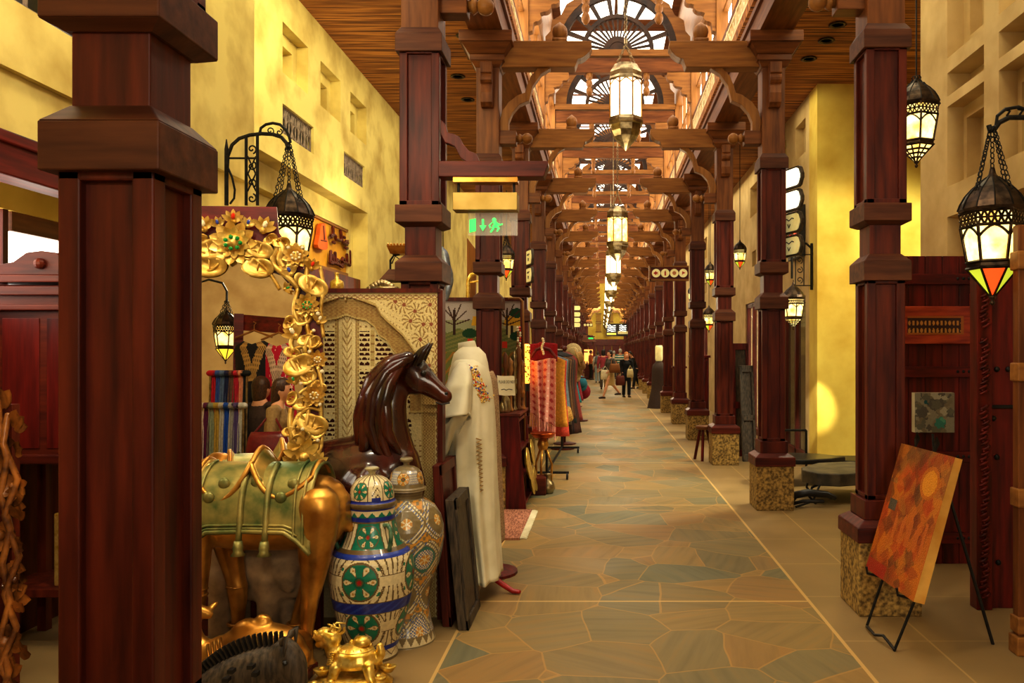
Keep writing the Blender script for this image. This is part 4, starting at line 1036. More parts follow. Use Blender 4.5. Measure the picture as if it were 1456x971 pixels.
q = MB(); q.box(f(290,0).x, f(432,0).x, Y0-.2, Y0+.2, 0, .045); q.build('base', 'wood_dark_x', kc, bevel=.008)
# bristle-maned horse head
Y0 = 3.42; f = PXf(Y0); S = Y0/F
zb = thing('animal_head_statue', 'dark carved animal head with bristly upright mane at the bottom edge', 'statue', (f(330,0).x, Y0, 0))
q = MB(); side_tube(q, f, [(284,1030,40),(300,1000,40),(326,974,36),(358,956,33),(388,944,29),(405,936,22)], Y0, .7)
side_tube(q, f, [(404,928,22),(414,944,22),(420,968,18),(424,996,13),(425,1010,13)], Y0, .75)
q.tube([f(300,1024), f(322,1026)], [.12,.12], 12, round_=True)
b_ = blob(q, .009, 8); b_.build('head_and_neck', 'charcoal', zb, smooth=True)
q = MB()
crest = [(268,985),(276,966),(288,950),(302,938),(318,926),(336,917),(356,910),(378,906),(400,905)]
def cr_at(t):
    x = t*(len(crest)-1); i = min(int(x), len(crest)-2); u = x-i
    return (lerp(crest[i][0],crest[i+1][0],u), lerp(crest[i][1],crest[i+1][1],u))
for i in range(24):
    t = i/23; a = cr_at(t); b2 = cr_at(min(1,t+.01)); b1 = cr_at(max(0,t-.01)); dx, dy = b2[0]-b1[0], b2[1]-b1[1]; l_ = hypot(dx,dy); nx, ny = -dy/l_, dx/l_
    if ny > 0: nx, ny = -nx, -ny
    o = (a[0]-nx*22, a[1]-ny*22); 
    q.tube([f(*o), f(a[0]+nx*1,a[1]+ny*1), f(a[0]+nx*7,a[1]+ny*7)], [.0085,.008,.0065], 6, side=(0,1,0), rs=2.2)
q.build('mane', 'black', zb)
for dy in (-.05,.05):
    q = MB(); q.tube([f(404,914,dy*.6), f(409,905,dy), f(414,898,dy*1.1), f(412,925,dy*1.3)], [.008,.018,.012,.004], 8, round_=True); q.build('ear', 'charcoal', zb, smooth=True)
q = MB()
for px, py in ((345,940),(338,952),(372,934),(378,944),(306,975)): q.box(f(px,0).x-.012,f(px,0).x+.012,Y0-.118,Y0-.085,f(0,py).z-.008,f(0,py).z+.008)
q.ball(f(413,935,-.058), .012, 8); q.build('carved_notches', 'black', zb)
# golden dragon-turtle
Y0 = 3.82; f = PXf(Y0); S = Y0/F
dt = thing('turtle_statue', 'golden horned-headed turtle figurine on coins in front of the white and green jar', 'statue', (f(500,0).x, Y0, 0))
q = MB(); c = f(505,938)
q.lathe([(0,-.03),(.09,-.03),(.115,-.005),(.113,.01),(.10,.04),(.07,.066),(.035,.08),(0,.083)], 20, c, sy=.8)
side_tube(q, f, [(488,940,10),(478,934,11),(472,918,11)], Y0, 1); side_tube(q, f, [(472,908,14),(462,902,11),(453,904,8)], Y0, .95)
side_tube(q, f, [(462,914,8),(453,916,5)], Y0, .9)
for dx, dy in ((-22,-.06),(-22,.06),(24,-.06),(24,.06)): q.tube([f(505+dx,942,dy), f(505+dx*1.15,956,dy*1.2), f(505+dx*1.3,962,dy*1.3)], [.03,.024,.022], 8, round_=True)
side_tube(q, f, [(535,940,6),(541,930,7),(540,918,5)], Y0, 1)
blob(q, .006, 2).build('turtle_body', 'gold_bright', dt, smooth=True)
q = MB(); c2 = f(514,915); q.lathe([(0,-.012),(.036,-.012),(.046,.0),(.04,.022),(.02,.036),(0,.039)], 14, c2, sy=.8); q.ball(f(500,913), .014, 8); q.ball(f(527,917), .008, 8); q.build('small_turtle', 'gold_bright', dt, smooth=True)
q = MB()
for i in range(9):
    a = radians(35+i*22); p0 = f(474+8*cos(a), 908-8*sin(a)); q.tube([p0, p0+Vector((.034*cos(a), -.01*(i%3-1), .034*sin(a))), p0+Vector((.05*cos(a+.3), 0, .05*sin(a+.3)))], [.011,.008,.003], 6)
for dy in (-.02,.02): q.tube([f(468,898,dy), f(476,888,dy*1.4), f(488,890,dy*1.8)], [.008,.006,.003], 6)
for i in range(6): q.tube([f(474-i*1,925+i*3,-.035), f(480-i*.5,923+i*3,-.045)], [.008,.005], 6)
q.tube([f(452,900,-.02), f(450,896,-.02)], .009, 6, round_=True); q.ball(f(462,899,-.038), .007, 6); q.build('horned_mane', 'gold_bright', dt, smooth=True)
q = MB()
for i in range(13):
    a = 2*pi*i/13; q.tube([c+Vector((.114*cos(a),.092*sin(a),.004)), c+Vector((.07*cos(a),.056*sin(a),.066))], .0035, 4)
q.tube([c+Vector((.085*cos(2*pi*i/24),.068*sin(2*pi*i/24),.055)) for i in range(25)], .0035, 4, cap=False); q.build('shell_pattern', 'gold_bright', dt)
random.seed(5)
for i, (px, py, dy) in enumerate(((462,950,-.04),(457,963,-.1),(480,962,-.09),(470,975,-.12),(497,972,-.13),(520,970,-.1),(540,962,-.03),(538,976,-.1),(488,955,.03),(512,978,-.14),(460,978,-.05),(548,955,.04))):
    q = MB(); p = f(px,py,dy); p.z = max(.02, p.z)
    # boat-shaped ingot
    q.lathe([(0,-.018),(.022,-.018),(.040,.006),(.044,.014),(.03,.012),(0,.016)], 12, p, sy=.7); q.ball(p+Vector((0,0,.014)), .018, 8, sz=.7); q.build('ingot', 'gold_bright', dt, smooth=True)
q = MB(); q.lathe([(0,0),(.19,0),(.2,.015),(.15,.055),(0,.06)], 20, (f(500,0).x, Y0, 0), sy=.75); q.build('base', 'gold_bright', dt, smooth=True)
# dark polished horse
Y0 = 4.57; f = PXf(Y0); S = Y0/F
ho = thing('horse_statue', 'dark polished wooden horse with arched neck in front of the white carved screen', 'statue', (f(500,0).x, Y0, 0))
q = MB()
side_tube(q, f, [(415,690,54),(450,688,58),(500,682,62),(540,672,58)], Y0, .75)
side_tube(q, f, [(548,668,52),(560,690,46)], Y0, .8)
side_tube(q, f, [(546,660,50),(544,622,41),(546,590,33),(553,560,27),(566,536,22),(580,524,20)], Y0, .62)
side_tube(q, f, [(580,530,25),(594,540,23),(606,545,18),(622,556,14),(633,564,11.5)], Y0, .66)
side_tube(q, f, [(592,516,12),(604,530,11),(618,545,9)], Y0, .6)
for dy in (-.15,.15):
    q.tube([f(530,690,dy*.7), f(512,740,dy*.8), f(506,790,dy*.8), f(506,850,dy*.8), Vector((f(506,0).x,Y0+dy*.8,.05))], [.16,.10,.065,.05,.06], 10, round_=True)
    q.tube([f(412,690,dy*.7), f(404,740,dy*.8), f(412,800,dy*.8), f(404,850,dy*.8), Vector((f(404,0).x,Y0+dy*.8,.05))], [.15,.11,.07,.05,.06], 10, round_=True)
q.tube([f(372,690), f(362,740), f(360,800)], [.04,.05,.03], 8, round_=True)
blob(q, .012, 8).build('horse_body', 'horsewood', ho, smooth=True)
for dy in (-.035,.03):
    q = MB(); q.tube([f(590,520,dy), f(597,508,dy*1.2), f(605,497,dy*1.3), f(613,488,dy*1.2)], [.028,.034,.022,.004], 10, side=(0,1,0), rs=.6, round_=True); q.build('ear', 'horsewood', ho, smooth=True)
q = MB(); q.ball(f(606,530,-.066), .017, 10); q.build('eye', 'black', ho, smooth=True)
q = MB(); q.ball(f(636,559,-.03), .010, 8); q.tube([f(641,572,-.03), f(630,574,-.042), f(622,571,-.045)], .005, 5); q.build('mouth_line', 'black', ho)
mane = [[(586,508),(562,516),(540,540),(528,575),(524,610),(534,640)],[(580,512),(556,528),(540,560),(536,600),(546,635),(562,650)],[(570,518),(546,545),(532,585),(528,630),(520,655)],[(574,520),(560,545),(552,580),(552,620),(566,660)],[(560,522),(536,552),(522,590),(516,630)],[(566,530),(556,570),(560,610),(575,640)]]
for k, ln in enumerate(mane):
    q = MB(); m_ = len(ln); pp = []
    for i in range((m_-1)*5+1):
        x = i/5; j = min(int(x), m_-2); u = x-j; u = u*u*(3-2*u) if False else u
        pp.append(f(lerp(ln[j][0],ln[j+1][0],u), lerp(ln[j][1],ln[j+1][1],u), -.10-.05*sin(pi*i/((m_-1)*5))-.012*(k%2)))
    R_ = [ (9+3*sin(pi*i/len(pp)))*S*(1-.75*(i/len(pp))**3) for i in range(len(pp))]
    q.tube(pp, R_, 8, side=(0,1,0), rs=.6, round_=True); q.build('mane_lock', 'horsewood', ho, smooth=True)
# grey-brown beast behind the camel's legs
Y0 = 4.36; f = PXf(Y0); S = Y0/F
el = thing('elephant_statue', 'grey-brown stone elephant standing behind the legs of the brass camel', 'statue', (f(360,0).x, Y0, 0))
q = MB(); side_tube(q, f, [(322,806,40),(350,803,50),(385,803,52),(415,808,44)], Y0, .5)
for px, dy in ((318,-.03),(386,-.03),(334,.05),(404,.05)): q.tube([f(px,820,dy), f(px,845,dy), Vector((f(px,0).x, Y0+dy, .04))], [.085,.065,.065], 12, round_=True)
side_tube(q, f, [(418,796,28),(430,804,26)], Y0, .7); side_tube(q, f, [(438,820,13),(442,850,11),(438,880,9),(430,905,8)], Y0, .9)
q.tube([f(418,790,-.07), f(414,810,-.10), f(418,828,-.09)], [.06,.07,.04], 10, side=(0,1,0), rs=.25, round_=True)
blob(q, .014, 4).build('elephant_body', noise_mat('grey_brown_stone', srgb(120,98,72), srgb(180,150,112), 8, rough=.7, bump=.2), el, smooth=True)
q = MB(); q.box(f(300,0).x, f(445,0).x, Y0-.08, Y0+.11, 0, .03); q.build('base', 'wood_dark_x', el)
# ================================================================ painted jars
M['pot'] = attr_mat('inlaid_glazed_ceramic', .3, 0, .12, .35, 60)
def lathe_paint(prof, sc, cx, cy, yb, fn, nu=280, nv=None):
    """prof: (ypx, rpx) top -> bottom; fn(theta, ypx, r) -> rgb"""
    q = MB(); rows = []
    for (y0, r0), (y1, r1) in zip(prof, prof[1:]):
        n = max(1, int(hypot(y1-y0, r1-r0)/3.2))
        for i in range(n): t = i/n; rows.append((lerp(y0,y1,t), lerp(r0,r1,t)))
    rows.append(prof[-1]); m_ = len(rows)
    vs = []; fs = []; cols = []
    for y, r in rows:
        for k in range(nu):
            a = -pi+2*pi*k/nu; vs.append((cx+r*sc*sin(a), cy-r*sc*cos(a), (yb-y)*sc))
    for j in range(m_-1):
        ym, rm = (rows[j][0]+rows[j+1][0])/2, (rows[j][1]+rows[j+1][1])/2
        for k in range(nu):
            k2 = (k+1)%nu; fs.append((j*nu+k, (j+1)*nu+k, (j+1)*nu+k2, j*nu+k2)); cols.append(fn(-pi+2*pi*(k+.5)/nu, ym, rm))
    fs.append(tuple((m_-1)*nu+k for k in range(nu))); cols.append((.2,.15,.1)); fs.append(tuple(range(nu-1,-1,-1))); cols.append((.3,.28,.22))
    return q.add(vs, fs, cols)
LN = srgb(112,92,58); CRM = srgb(226,214,176); GRN = srgb(14,128,104); GRN2 = srgb(10,100,84); BLU = srgb(28,48,150); BLU2 = srgb(48,74,176); YEL = srgb(212,166,58); RED = srgb(176,40,30)
def medallion(dx, dy, R):
    d = hypot(dx, dy)/R
    if d > 1: return None
    if d > .92: return LN
    a = atan2(dy, dx); k = round(a/(pi/3)); da = a-k*pi/3
    px, py = d*cos(da), d*sin(da)
    if d < .12: return RED
    if d < .30: return GRN2 if d > .2 else LN
    w = .17*min(1, (px-.28)/.42) if px < .72 else .17*max(0, 1-((px-.72)/.17)**2)**.5
    if .3 < px < .9 and abs(py) < w:
        if hypot(px-.7, py) < .06: return srgb(190,140,60)
        return CRM if abs(py) < w-.035 else LN
    return GRN if (d < .72) or True else GRN2
def near(t, per): return (t+per/2)%per-per/2
def pot1(t, y, r):
    if y < 152: return srgb(190,180,140)
    t -= .285; tm = near(t+.29, pi/2)
    if y < 250:
        m_ = medallion(near(t+.6, pi/2)*r*1.05, y-212, 36)
        if m_: return m_
        if abs(near(t+.6, pi/2)*r) > 52 and y > 165: 
            if y > 238: return BLU
            return LN if (int(y/7)+int(abs(near(t,.5))*20))%4 == 0 else CRM
        return LN if (abs(near(t+.2,.35))*r) < 2.2 else CRM
    if y < 290: return srgb(120,104,74) if 262 < y < 284 else BLU
    if y < 318:
        z = (abs(near(t,.42))/.21); return GRN if (y-296)/22 > z else CRM if y < 314 else LN
    if y < 334: return BLU
    if y < 445:
        m_ = medallion(near(t+.15, pi/2)*r, y-392, 46)
        if m_: return m_
        if y < 340 or y > 438: return LN
        return LN if min(abs(near(t+.15+pi/4,pi/2)*r-q_) for q_ in (-30,-10,10,30)) < 2.4 else (GRN if abs(near(t+.15+pi/4, pi/2)*r) > 28 else CRM)
    if y < 470: return BLU2 if y > 452 else LN
    if 640 < y < 690: return LN if y < 645 or y > 685 else (BLU if int(t*9+y*.1)%3 else BLU2)
    if 838 < y < 858: return BLU
    if y >= 858:
        z = abs(near(t,.55))*r*1.0; return CRM if abs(abs(z)-(y-858)*1.1) > 3 and y < 896 else LN
    yc, R = (556, 76) if y < 640 else (748, 70)
    m_ = medallion(tm*r, y-yc, R)
    if m_: return m_
    dd = hypot(tm*r, y-yc)
    if dd < R*1.10: return LN if False else CRM if dd > R*1.03 else LN
    # ribbed cream field between the medallions
    x = near(t+.29+pi/4, pi/2)*r
    if abs(y-yc) < 22:
        if abs(y-yc) > 19: return LN
        return CRM
    fl = abs(y-yc)/90; g = x*(1-.35*fl) if False else x/(1+.9*fl)
    if min(abs(g-q_) for q_ in (-52,-34,-15,0,15,34,52)) < 1.9: return LN
    if abs(dd-R*1.33) < 2.2: return LN
    if abs(abs(x)-60) < 6 and 42 < abs(y-yc) < 56: return GRN
    return CRM
sc = 1/2.933*4.20/F
p1 = [(122,0),(122,24),(126,30),(133,27),(138,17),(150,13),(154,22),(160,40),(172,62),(190,78),(210,86),(240,90),(258,90),(264,99),(276,99),(284,93),(320,93),(350,96),(395,108),(436,126),(446,136),(462,152),(490,166),(540,173),(590,172),(640,165),(690,154),(740,142),(790,126),(840,110),(880,104),(905,106)]
jx = P(529,0,4.20).x
j1 = thing('lidded_jar', 'tall white jar with green flower medallions and blue bands beside the camel', 'jar', (jx, 4.20, 0))
split = [i for i, p in enumerate(p1) if p[0] == 284][0]
lathe_paint(p1[:split+1], sc, jx, 4.20, 905, pot1).build('lid', 'pot', j1, smooth=True)
lathe_paint(p1[split:], sc, jx, 4.20, 905, pot1).build('jar_body', 'pot', j1, smooth=True)
M['glaze_green'] = noise_mat('green_glaze', srgb(40,90,70), srgb(110,140,110), 30, rough=.3)
for a in (-1.12, .80, 2.0, 3.5):
    q = MB(); pr = [(100,350),(128,346),(146,362),(150,390),(144,420),(134,446)]
    q.tube([(jx+r*sc*sin(a), 4.20-r*sc*cos(a), (905-y)*sc) for r, y in pr], 9*sc, 8, round_=True); q.build('handle', 'glaze_green', j1, smooth=True)
TAN = srgb(134,118,84); ORG = srgb(206,150,62); SBL = srgb(96,112,160)
def pot2(t, y, r):
    t -= .245
    if y < 90: return srgb(150,136,100)
    if y < 182:
        m_ = medallion(near(t+.2, pi/2.5)*r, y-142, 26)
        if m_: return ORG if m_ == GRN else m_
        if abs(near(t+.2+pi/5, pi/2.5)*r) < 22 and 110 < y < 165: return SBL if (int(y/5)+int(t*30))%2 else CRM
        return TAN
    if y < 230: return srgb(120,104,74) if int(y/6)%2 else srgb(140,124,92)
    if y > 775:
        z = abs(near(t,.30))/.15; return CRM if (y-778)/34 > z and y < 812 else TAN
    # ogee net
    k = 6; per = 2*pi/k; row = (y-235)/150.0; j = int(row); u = near(t+(.5*per if j%2 else 0), per)/(per/2); v = (row-j)*2-1
    d = abs(u)**1.3+abs(v)**1.5
    if abs(d-1) < .07: return TAN
    if abs(d-1) < .26:
        return CRM if (int((t*r+y)/9))%2 else (SBL if int((t*r-y)/9)%3 else srgb(170,160,120))
    if abs(d-1) < .33: return TAN
    if d < .67:
        if hypot(u*.9, v) < .28:
            a = atan2(v, u); return ORG if (hypot(u,v) > .09 and cos(6*a) > -.5) else CRM
        if j%3 == 1: return srgb(62,124,120) if hypot(u,v) > .55 else (SBL if (int(y/6)+int(t*r/6))%2 else CRM)
        return (CRM if (int(y/6)+int(t*r/7))%2 else SBL) if (j%2) else TAN
    return ORG if (int(y/13)+int(t*r/13))%3 else TAN
sc2 = 1/2.933*4.42/F
p2 = [(60,0),(60,22),(66,27),(75,25),(81,14),(92,12),(97,32),(108,50),(122,62),(150,70),(180,73),(184,80),(194,80),(198,68),(226,66),(236,84),(262,118),(300,141),(345,153),(395,155),(445,148),(500,134),(550,116),(600,101),(640,93),(690,94),(740,101),(780,112),(820,118)]
kx = P(578,0,4.42).x
j2 = thing('lidded_jar', 'tall jar with grey, orange and blue net pattern behind the white and green jar', 'jar', (kx, 4.42, 0))
split = [i for i, p in enumerate(p2) if p[0] == 194][0]
lathe_paint(p2[:split+1], sc2, kx, 4.42, 820, pot2).build('lid', 'pot', j2, smooth=True)
lathe_paint(p2[split:], sc2, kx, 4.42, 820, pot2).build('jar_body', 'pot', j2, smooth=True)
# ================================================================ white carved screen
M['ivory_carved'] = attr_mat('ivory_carved_wood', .6, 0, .35, 0, 90)
IV = srgb(226,208,152); IVD = srgb(196,172,108); BR = srgb(160,124,66); BRD = srgb(118,84,44); BRR = srgb(150,84,52)
YS_ = 4.76
Z3 = 3.237
outer = [(0,128),(6,105),(30,110),(90,130),(140,150),(165,195),(195,225),(230,255),(262,285),(300,335),(330,380),(345,430),(350,600)]
inner = [(0,190),(40,205),(90,215),(130,245),(152,285),(185,305),(210,345),(240,380),(268,430),(285,480),(292,560),(294,640)]
def scr_uv(px, py):
    x = abs((px-491)*Z3); y = (py-390)*Z3
    return x, y
def scr_col(px, py):
    x, y = scr_uv(px, py)
    if y < 92 or x > 438: return BRD if y < 86 else IV
    if y < 118 or x > 408:
        s_ = (x if y < 118 else y); e = (y-105)/13 if y < 118 else (x-423)/15
        if abs(e) > .85: return IVD
        w = sin(s_/9.0)*.6; return BR if abs(e-w) < .22 else (BRR if abs(e+w) < .16 else IV)
    if x > 345 and y > 500:
        if x < 352 or y < 508: return IVD
        return BR if (int(x/7)+int(y/7))%2 else IVD
    yo = interp(outer, x)
    if y < yo:
        if yo-y < 16: return IVD if yo-y > 5 else BR
        # leafy spandrel
        c = [(320,170),(270,140),(360,230),(300,215),(390,140),(380,330),(230,125),(395,230),(345,300),(385,420)]
        best = 9e9; 
        for cx, cy in c:
            d = hypot(x-cx, y-cy)
            if d < best: best = d; a = atan2(y-cy, x-cx); 
        if best < 9: return BRR
        if best < 40:
            lo = abs(cos(a*5+best*.06)); return BR if lo > .93 else (srgb(170,150,96) if lo > .8 else IV)
        return BR if sin(x*.22)*sin(y*.2+x*.1) > .82 else IV
    yi = interp(inner, x)
    if y < yi:
        if yi-y < 10: return IVD
        return BR if (int(y/8)+int((x+ (4 if int(y/8)%2 else 0))/12)) % 2 and int(y)%8 > 1 else srgb(176,146,84)
    # doors
    if x < 24:
        return IVD if x > 20 or x < 3 else (BR if abs(sin(y/11+x/6)) > .9 else IV)
    if x < 44: return IV if (x < 40) else BR
    if x < 56: return BR if int(y/9)%2 and x > 49 else IVD
    rail = [(230,255),(425,440),(632,662),(765,1200)]
    if any(a < y < b_ for a, b_ in rail):
        return BR if abs(sin(x/8)*sin(y/8)) > .8 else IV
    if 108 < x < 128 or 255 < x < 275: return BR if abs(sin(y/12)) > .93 else IVD
    return IV
def scr_hole(px, py):
    x, y = scr_uv(px, py); yi = interp(inner, x)
    if y < yi+14 or x < 58 or y > 1000 or x > 300: return False
    rail = [(222,262),(418,446),(626,668),(758,1200)]
    if any(a < y < b_ for a, b_ in rail): return False
    if 104 < x < 132 or 250 < x < 280: return False
    h = 22.0; w = 27.0; j = int(y/h); u = ((x+(w/2 if j%2 else 0))%w)/w-.5; v = (y%h)/h
    r_ = hypot(u, (v-.95)*.8)
    return r_ < .47 and v > .22
def spt(u, v): return P(lerp(355,627,u), lerp(415,0,0)+v*0, YS_) 
x0, x1 = P(355,0,YS_).x, P(627,0,YS_).x; zt = P(0,415,YS_).z
sp = thing('carved_screen', 'cream carved screen with cusped arch and pierced lattice doors behind the horse', 'screen', ((x0+x1)/2, YS_, 0))
ny_ = 330; ybot = 500+1.62*F/YS_
def spx(u, v): return lerp(355,627,u), lerp(415,ybot,v)
def sfn(u, v):
    px, py = spx(u, v); p = P(px, py, YS_); x, y = scr_uv(px, py); dep = 0
    if interp(outer, x) < y: dep = .018
    if interp(inner, x) < y: dep = .032
    return (p.x, YS_+dep, p.z)
q = MB(); q.grid(380, 360, sfn, lambda u, v: scr_col(*spx(u, v)), lambda u, v: scr_hole(*spx(u, v))); q.build('carved_face', 'ivory_carved', sp)
q = MB(); q.box(x0,x1,YS_+.055,YS_+.075,0,zt); q.box(x0-.01,x0+.02,YS_-.01,YS_+.075,0,zt+.01); q.box(x1-.02,x1+.012,YS_-.01,YS_+.075,0,zt+.01); q.box(x0,x1,YS_-.015,YS_+.075,zt-.005,zt+.02); q.build('frame', 'wood_dark_z', sp, label='dark edging and backing')
# lacy ornament + small brass bottles on top of the screen / wall behind
q = MB(); 
for i in range(9):
    u = i/8*2-1; c = P(543+17*u, 411-9*(1-u*u), YS_+.06); q.lathe([(0,-.022),(.02,-.012),(.024,0),(.02,.012),(0,.022)], 8, c, sy=.5)
    if i%2 == 0 and abs(u) < .9: q.lathe([(0,-.018),(.018,-.01),(.02,0),(.016,.012),(0,.018)], 8, P(543+14*u, 413-1*(1-u*u), YS_+.06), sy=.5)
q.box(P(524,0,YS_).x, P(562,0,YS_).x, YS_+.03, YS_+.09, zt+.02, zt+.035)
tag(q.build('silver_ornament', 'pewter', smooth=True), 'small pale lacy ornament standing on top of the white screen', 'ornament')
# ================================================================ mannequins
def loft(q, secs, n=40, fold=None, dy=None):
    """secs: (py, xl, xr, ry[, dy]) at depth Y0"""
    m_ = 60; vs = []; fs = []
    y0, y1 = secs[0][0], secs[-1][0]
    for j in range(m_+1):
        py = lerp(y0, y1, j/m_); xl = interp([(s[0], s[1]) for s in secs], py); xr = interp([(s[0], s[2]) for s in secs], py); ry = interp([(s[0], s[3]) for s in secs], py)
        cx, rx = (xl+xr)/2, (xr-xl)/2
        for k in range(n):
            a = 2*pi*k/n; fo = fold(a, j/m_) if fold else 0
            p = P(cx+rx*(1+fo)*cos(a), py, Y0); vs.append((p.x, Y0+ry*(1+fo)*sin(a), p.z))
    for j in range(m_):
        for k in range(n): fs.append((j*n+k, (j+1)*n+k, (j+1)*n+(k+1)%n, j*n+(k+1)%n))
    q.add(vs, fs); return q
Y0 = 5.3; f = PXf(Y0); S = Y0/F
mn_ = thing('mannequin', 'tailor mannequin wearing an ivory embroidered kaftan on a red foot', 'mannequin', (f(676,0).x, Y0, 0))
q = MB(); q.tube([f(668,520), f(667,505), f(664,492), f(663,486)], [20*S,14.5*S,13*S,12*S], 18, side=(0,1,0), rs=.95); 
q.tube([f(668,516), f(668,560), f(670,640), f(672,700)], [26*S,32*S,30*S,34*S], 18, side=(0,1,0), rs=1.15, round_=True); q.build('torso', 'white_cloth', mn_, smooth=True)
q = MB(); loft(q, [(507,650,684,.09),(513,646,689,.15),(524,641,694,.19),(545,637,699,.21),(580,635,703,.22),(640,634,705,.23),(690,636,706,.25),(740,645,708,.26),(790,658,711,.27),(817,664,713,.28)], 90, lambda a, v: .20*v**.8*(.5-abs(sin(a*4+.9+.8*v))**.7)+.05*v*sin(a*11+2))
q.build('kaftan', 'white_cloth', mn_, smooth=True, solid=.006)
# wide sleeve hanging on the near side
def slv(u, v):
    a = 2*pi*u; cx = interp([(0,664),(.35,662),(1,655)], v); py = interp([(0,515),(1,596)], v); w = interp([(0,5),(.12,12),(.4,18),(.8,22),(1,23)], v); d = interp([(0,.07),(.5,.09),(1,.11)], v)
    dr = 18*v*max(0, -sin(a))**2 if False else 0
    p = P(cx+w*cos(a)-3*v*sin(2*a), py+8*v*(-cos(a))+dr+9*v*v*sin(a), Y0); return (p.x+.012*v*sin(a*5), Y0-.13-.10*min(1,v*2.5)-.03*v+d*sin(a)+.02*v*sin(4*a+3*v), p.z)
q = MB(); q.grid(36, 24, slv); q.build('sleeve', 'white_cloth', mn_, smooth=True, solid=.006)
def dfold(u, v):
    px = interp([(0,639),(1,678)], u)-2*v*6+interp([(0,0),(1,-4)], v)+18*v*(1-u); py = 596+(-16)*u+lerp(0,46,v)*(1-.4*u)+4*sin(u*9); p = P(px, py, Y0); return (p.x, Y0-.30+.10*v+.015*sin(u*8+v*4), p.z)
q = MB(); q.grid(16, 14, dfold); q.build('sleeve_drape', 'white_cloth', mn_, smooth=True, solid=.006)
q = MB(); random.seed(3)
for i in range(190):
    t = i/189; px = 672+24*t+random.uniform(-6,6); py = 514+52*t+random.uniform(-6,6); a = interp([(0,-1.25),(1,-.65)], t)
    xl = interp([(507,650),(524,641),(545,637),(580,635)], py); xr = interp([(507,684),(524,694),(545,699),(580,703)], py); ry = interp([(507,.09),(524,.19),(545,.21),(580,.22)], py)
    u_ = max(-1, min(1, (px-(xl+xr)/2)/((xr-xl)/2))); p = P(px, py, Y0); q.cur = random.choice([0,0,0,0,0,0,1,2]); q.ball((p.x, Y0-ry*sqrt(1-u_*u_)-.006, p.z), .0072, 6)
q.build('embroidery', ['gold','gem_blue','gem_red'], mn_, smooth=True)
q = MB(); pts = []
for i in range(27):
    t = i/26; py = 618+t*74; px = 688+2*t+(3.2 if i%2 else -3.2); ry = .24; xl, xr = 634.5, 705.5; u_ = (px-670)/35.5; p = P(px, py, Y0); pts.append((p.x, Y0-ry*sqrt(1-u_*u_)-.012, p.z))
q.tube(pts, .0048, 5); q.build('zigzag_braid', fabric((170,130,60)), mn_)
q = MB(); q.tube([f(672,690), f(674,780), Vector((f(676,0).x,Y0,.12))], .018, 10)
for a in (-.1, 2.0, 4.1):
    b0 = Vector((f(676,0).x, Y0, .13)); d = Vector((cos(a),sin(a)*.9-.1,0)); q.tube([b0, b0+d*.10+Vector((0,0,-.01)), b0+d*.19+Vector((0,0,-.07)), b0+d*.26+Vector((0,0,-.11)), b0+d*.30+Vector((0,0,-.112))], [.022,.022,.02,.018,.015], 8, round_=True)
q.build('stand', noise_mat('red_lacquer', srgb(120,14,10), srgb(170,26,18), 8, rough=.35), mn_, smooth=True, label='red lacquered tripod foot')
Y0 = 5.75; f = PXf(Y0); S = Y0/F
m2 = thing('mannequin', 'tall stand draped with a long beige-pink woven robe behind the kaftan mannequin', 'mannequin', (f(697,0).x, Y0, 0))
q = MB(); loft(q, [(528,686,700,.10),(540,682,705,.2),(580,681,708,.24),(650,682,711,.25),(720,684,714,.26),(768,688,716,.27)], 60, lambda a, v: .04*v*sin(a*8+2*v)+.02*sin(a*15))
q.build('robe', noise_mat('beige_woven_robe', srgb(146,116,84), srgb(196,166,128), 26, (1,1,6), .9, bump=.3), m2, smooth=True, solid=.008)
q = MB(); q.tube([f(694,525), f(696,650), Vector((f(697,0).x,Y0,.03))], .02, 8); q.lathe([(0,0),(.2,0),(.2,.02),(.03,.04),(0,.04)], 20, (f(697,0).x,Y0,0)); q.build('stand', 'wood_red_z', m2)
# leaning framed boards by the jars
def lean_board(label, x, y0, y1, z1, th, lean, mat, inset=None):
    t = thing('leaning_board', label, 'board', (x, (y0+y1)/2, 0)); q = MB()
    q.add([(x,y0,0),(x+th,y0,0),(x+th,y1,0),(x,y1,0),(x-lean,y0,z1),(x-lean+th,y0,z1),(x-lean+th,y1,z1),(x-lean,y1,z1)], [(3,2,1,0),(4,5,6,7),(0,1,5,4),(1,2,6,5),(2,3,7,6),(3,0,4,7)]); q.build('panel', mat, t, bevel=.004)
    q = MB(); fx = lambda z, o: x+th-lean*z/z1+o
    for a, b_, c, d in ((y0,y0+.06,0,z1),(y1-.06,y1,0,z1),(y0,y1,0,.06),(y0,y1,z1-.06,z1)):
        q.add([(fx(c,0),a,c),(fx(c,.015),a,c),(fx(c,.015),b_,c),(fx(c,0),b_,c),(fx(d,0),a,d),(fx(d,.015),a,d),(fx(d,.015),b_,d),(fx(d,0),b_,d)], [(3,2,1,0),(4,5,6,7),(0,1,5,4),(1,2,6,5),(2,3,7,6),(3,0,4,7)])
    q.build('frame', mat, t, bevel=.003)
lean_board('black framed carved board leaning beside the kaftan, nearest the aisle', P(651,0,4.56).x, 4.56, 5.0, .76, .05, .075, 'charcoal')
lean_board('brown wooden board leaning directly behind the orange and grey jar', P(629,0,4.62).x, 4.62, 5.08, .95, .04, .06, 'wood_dark_z')
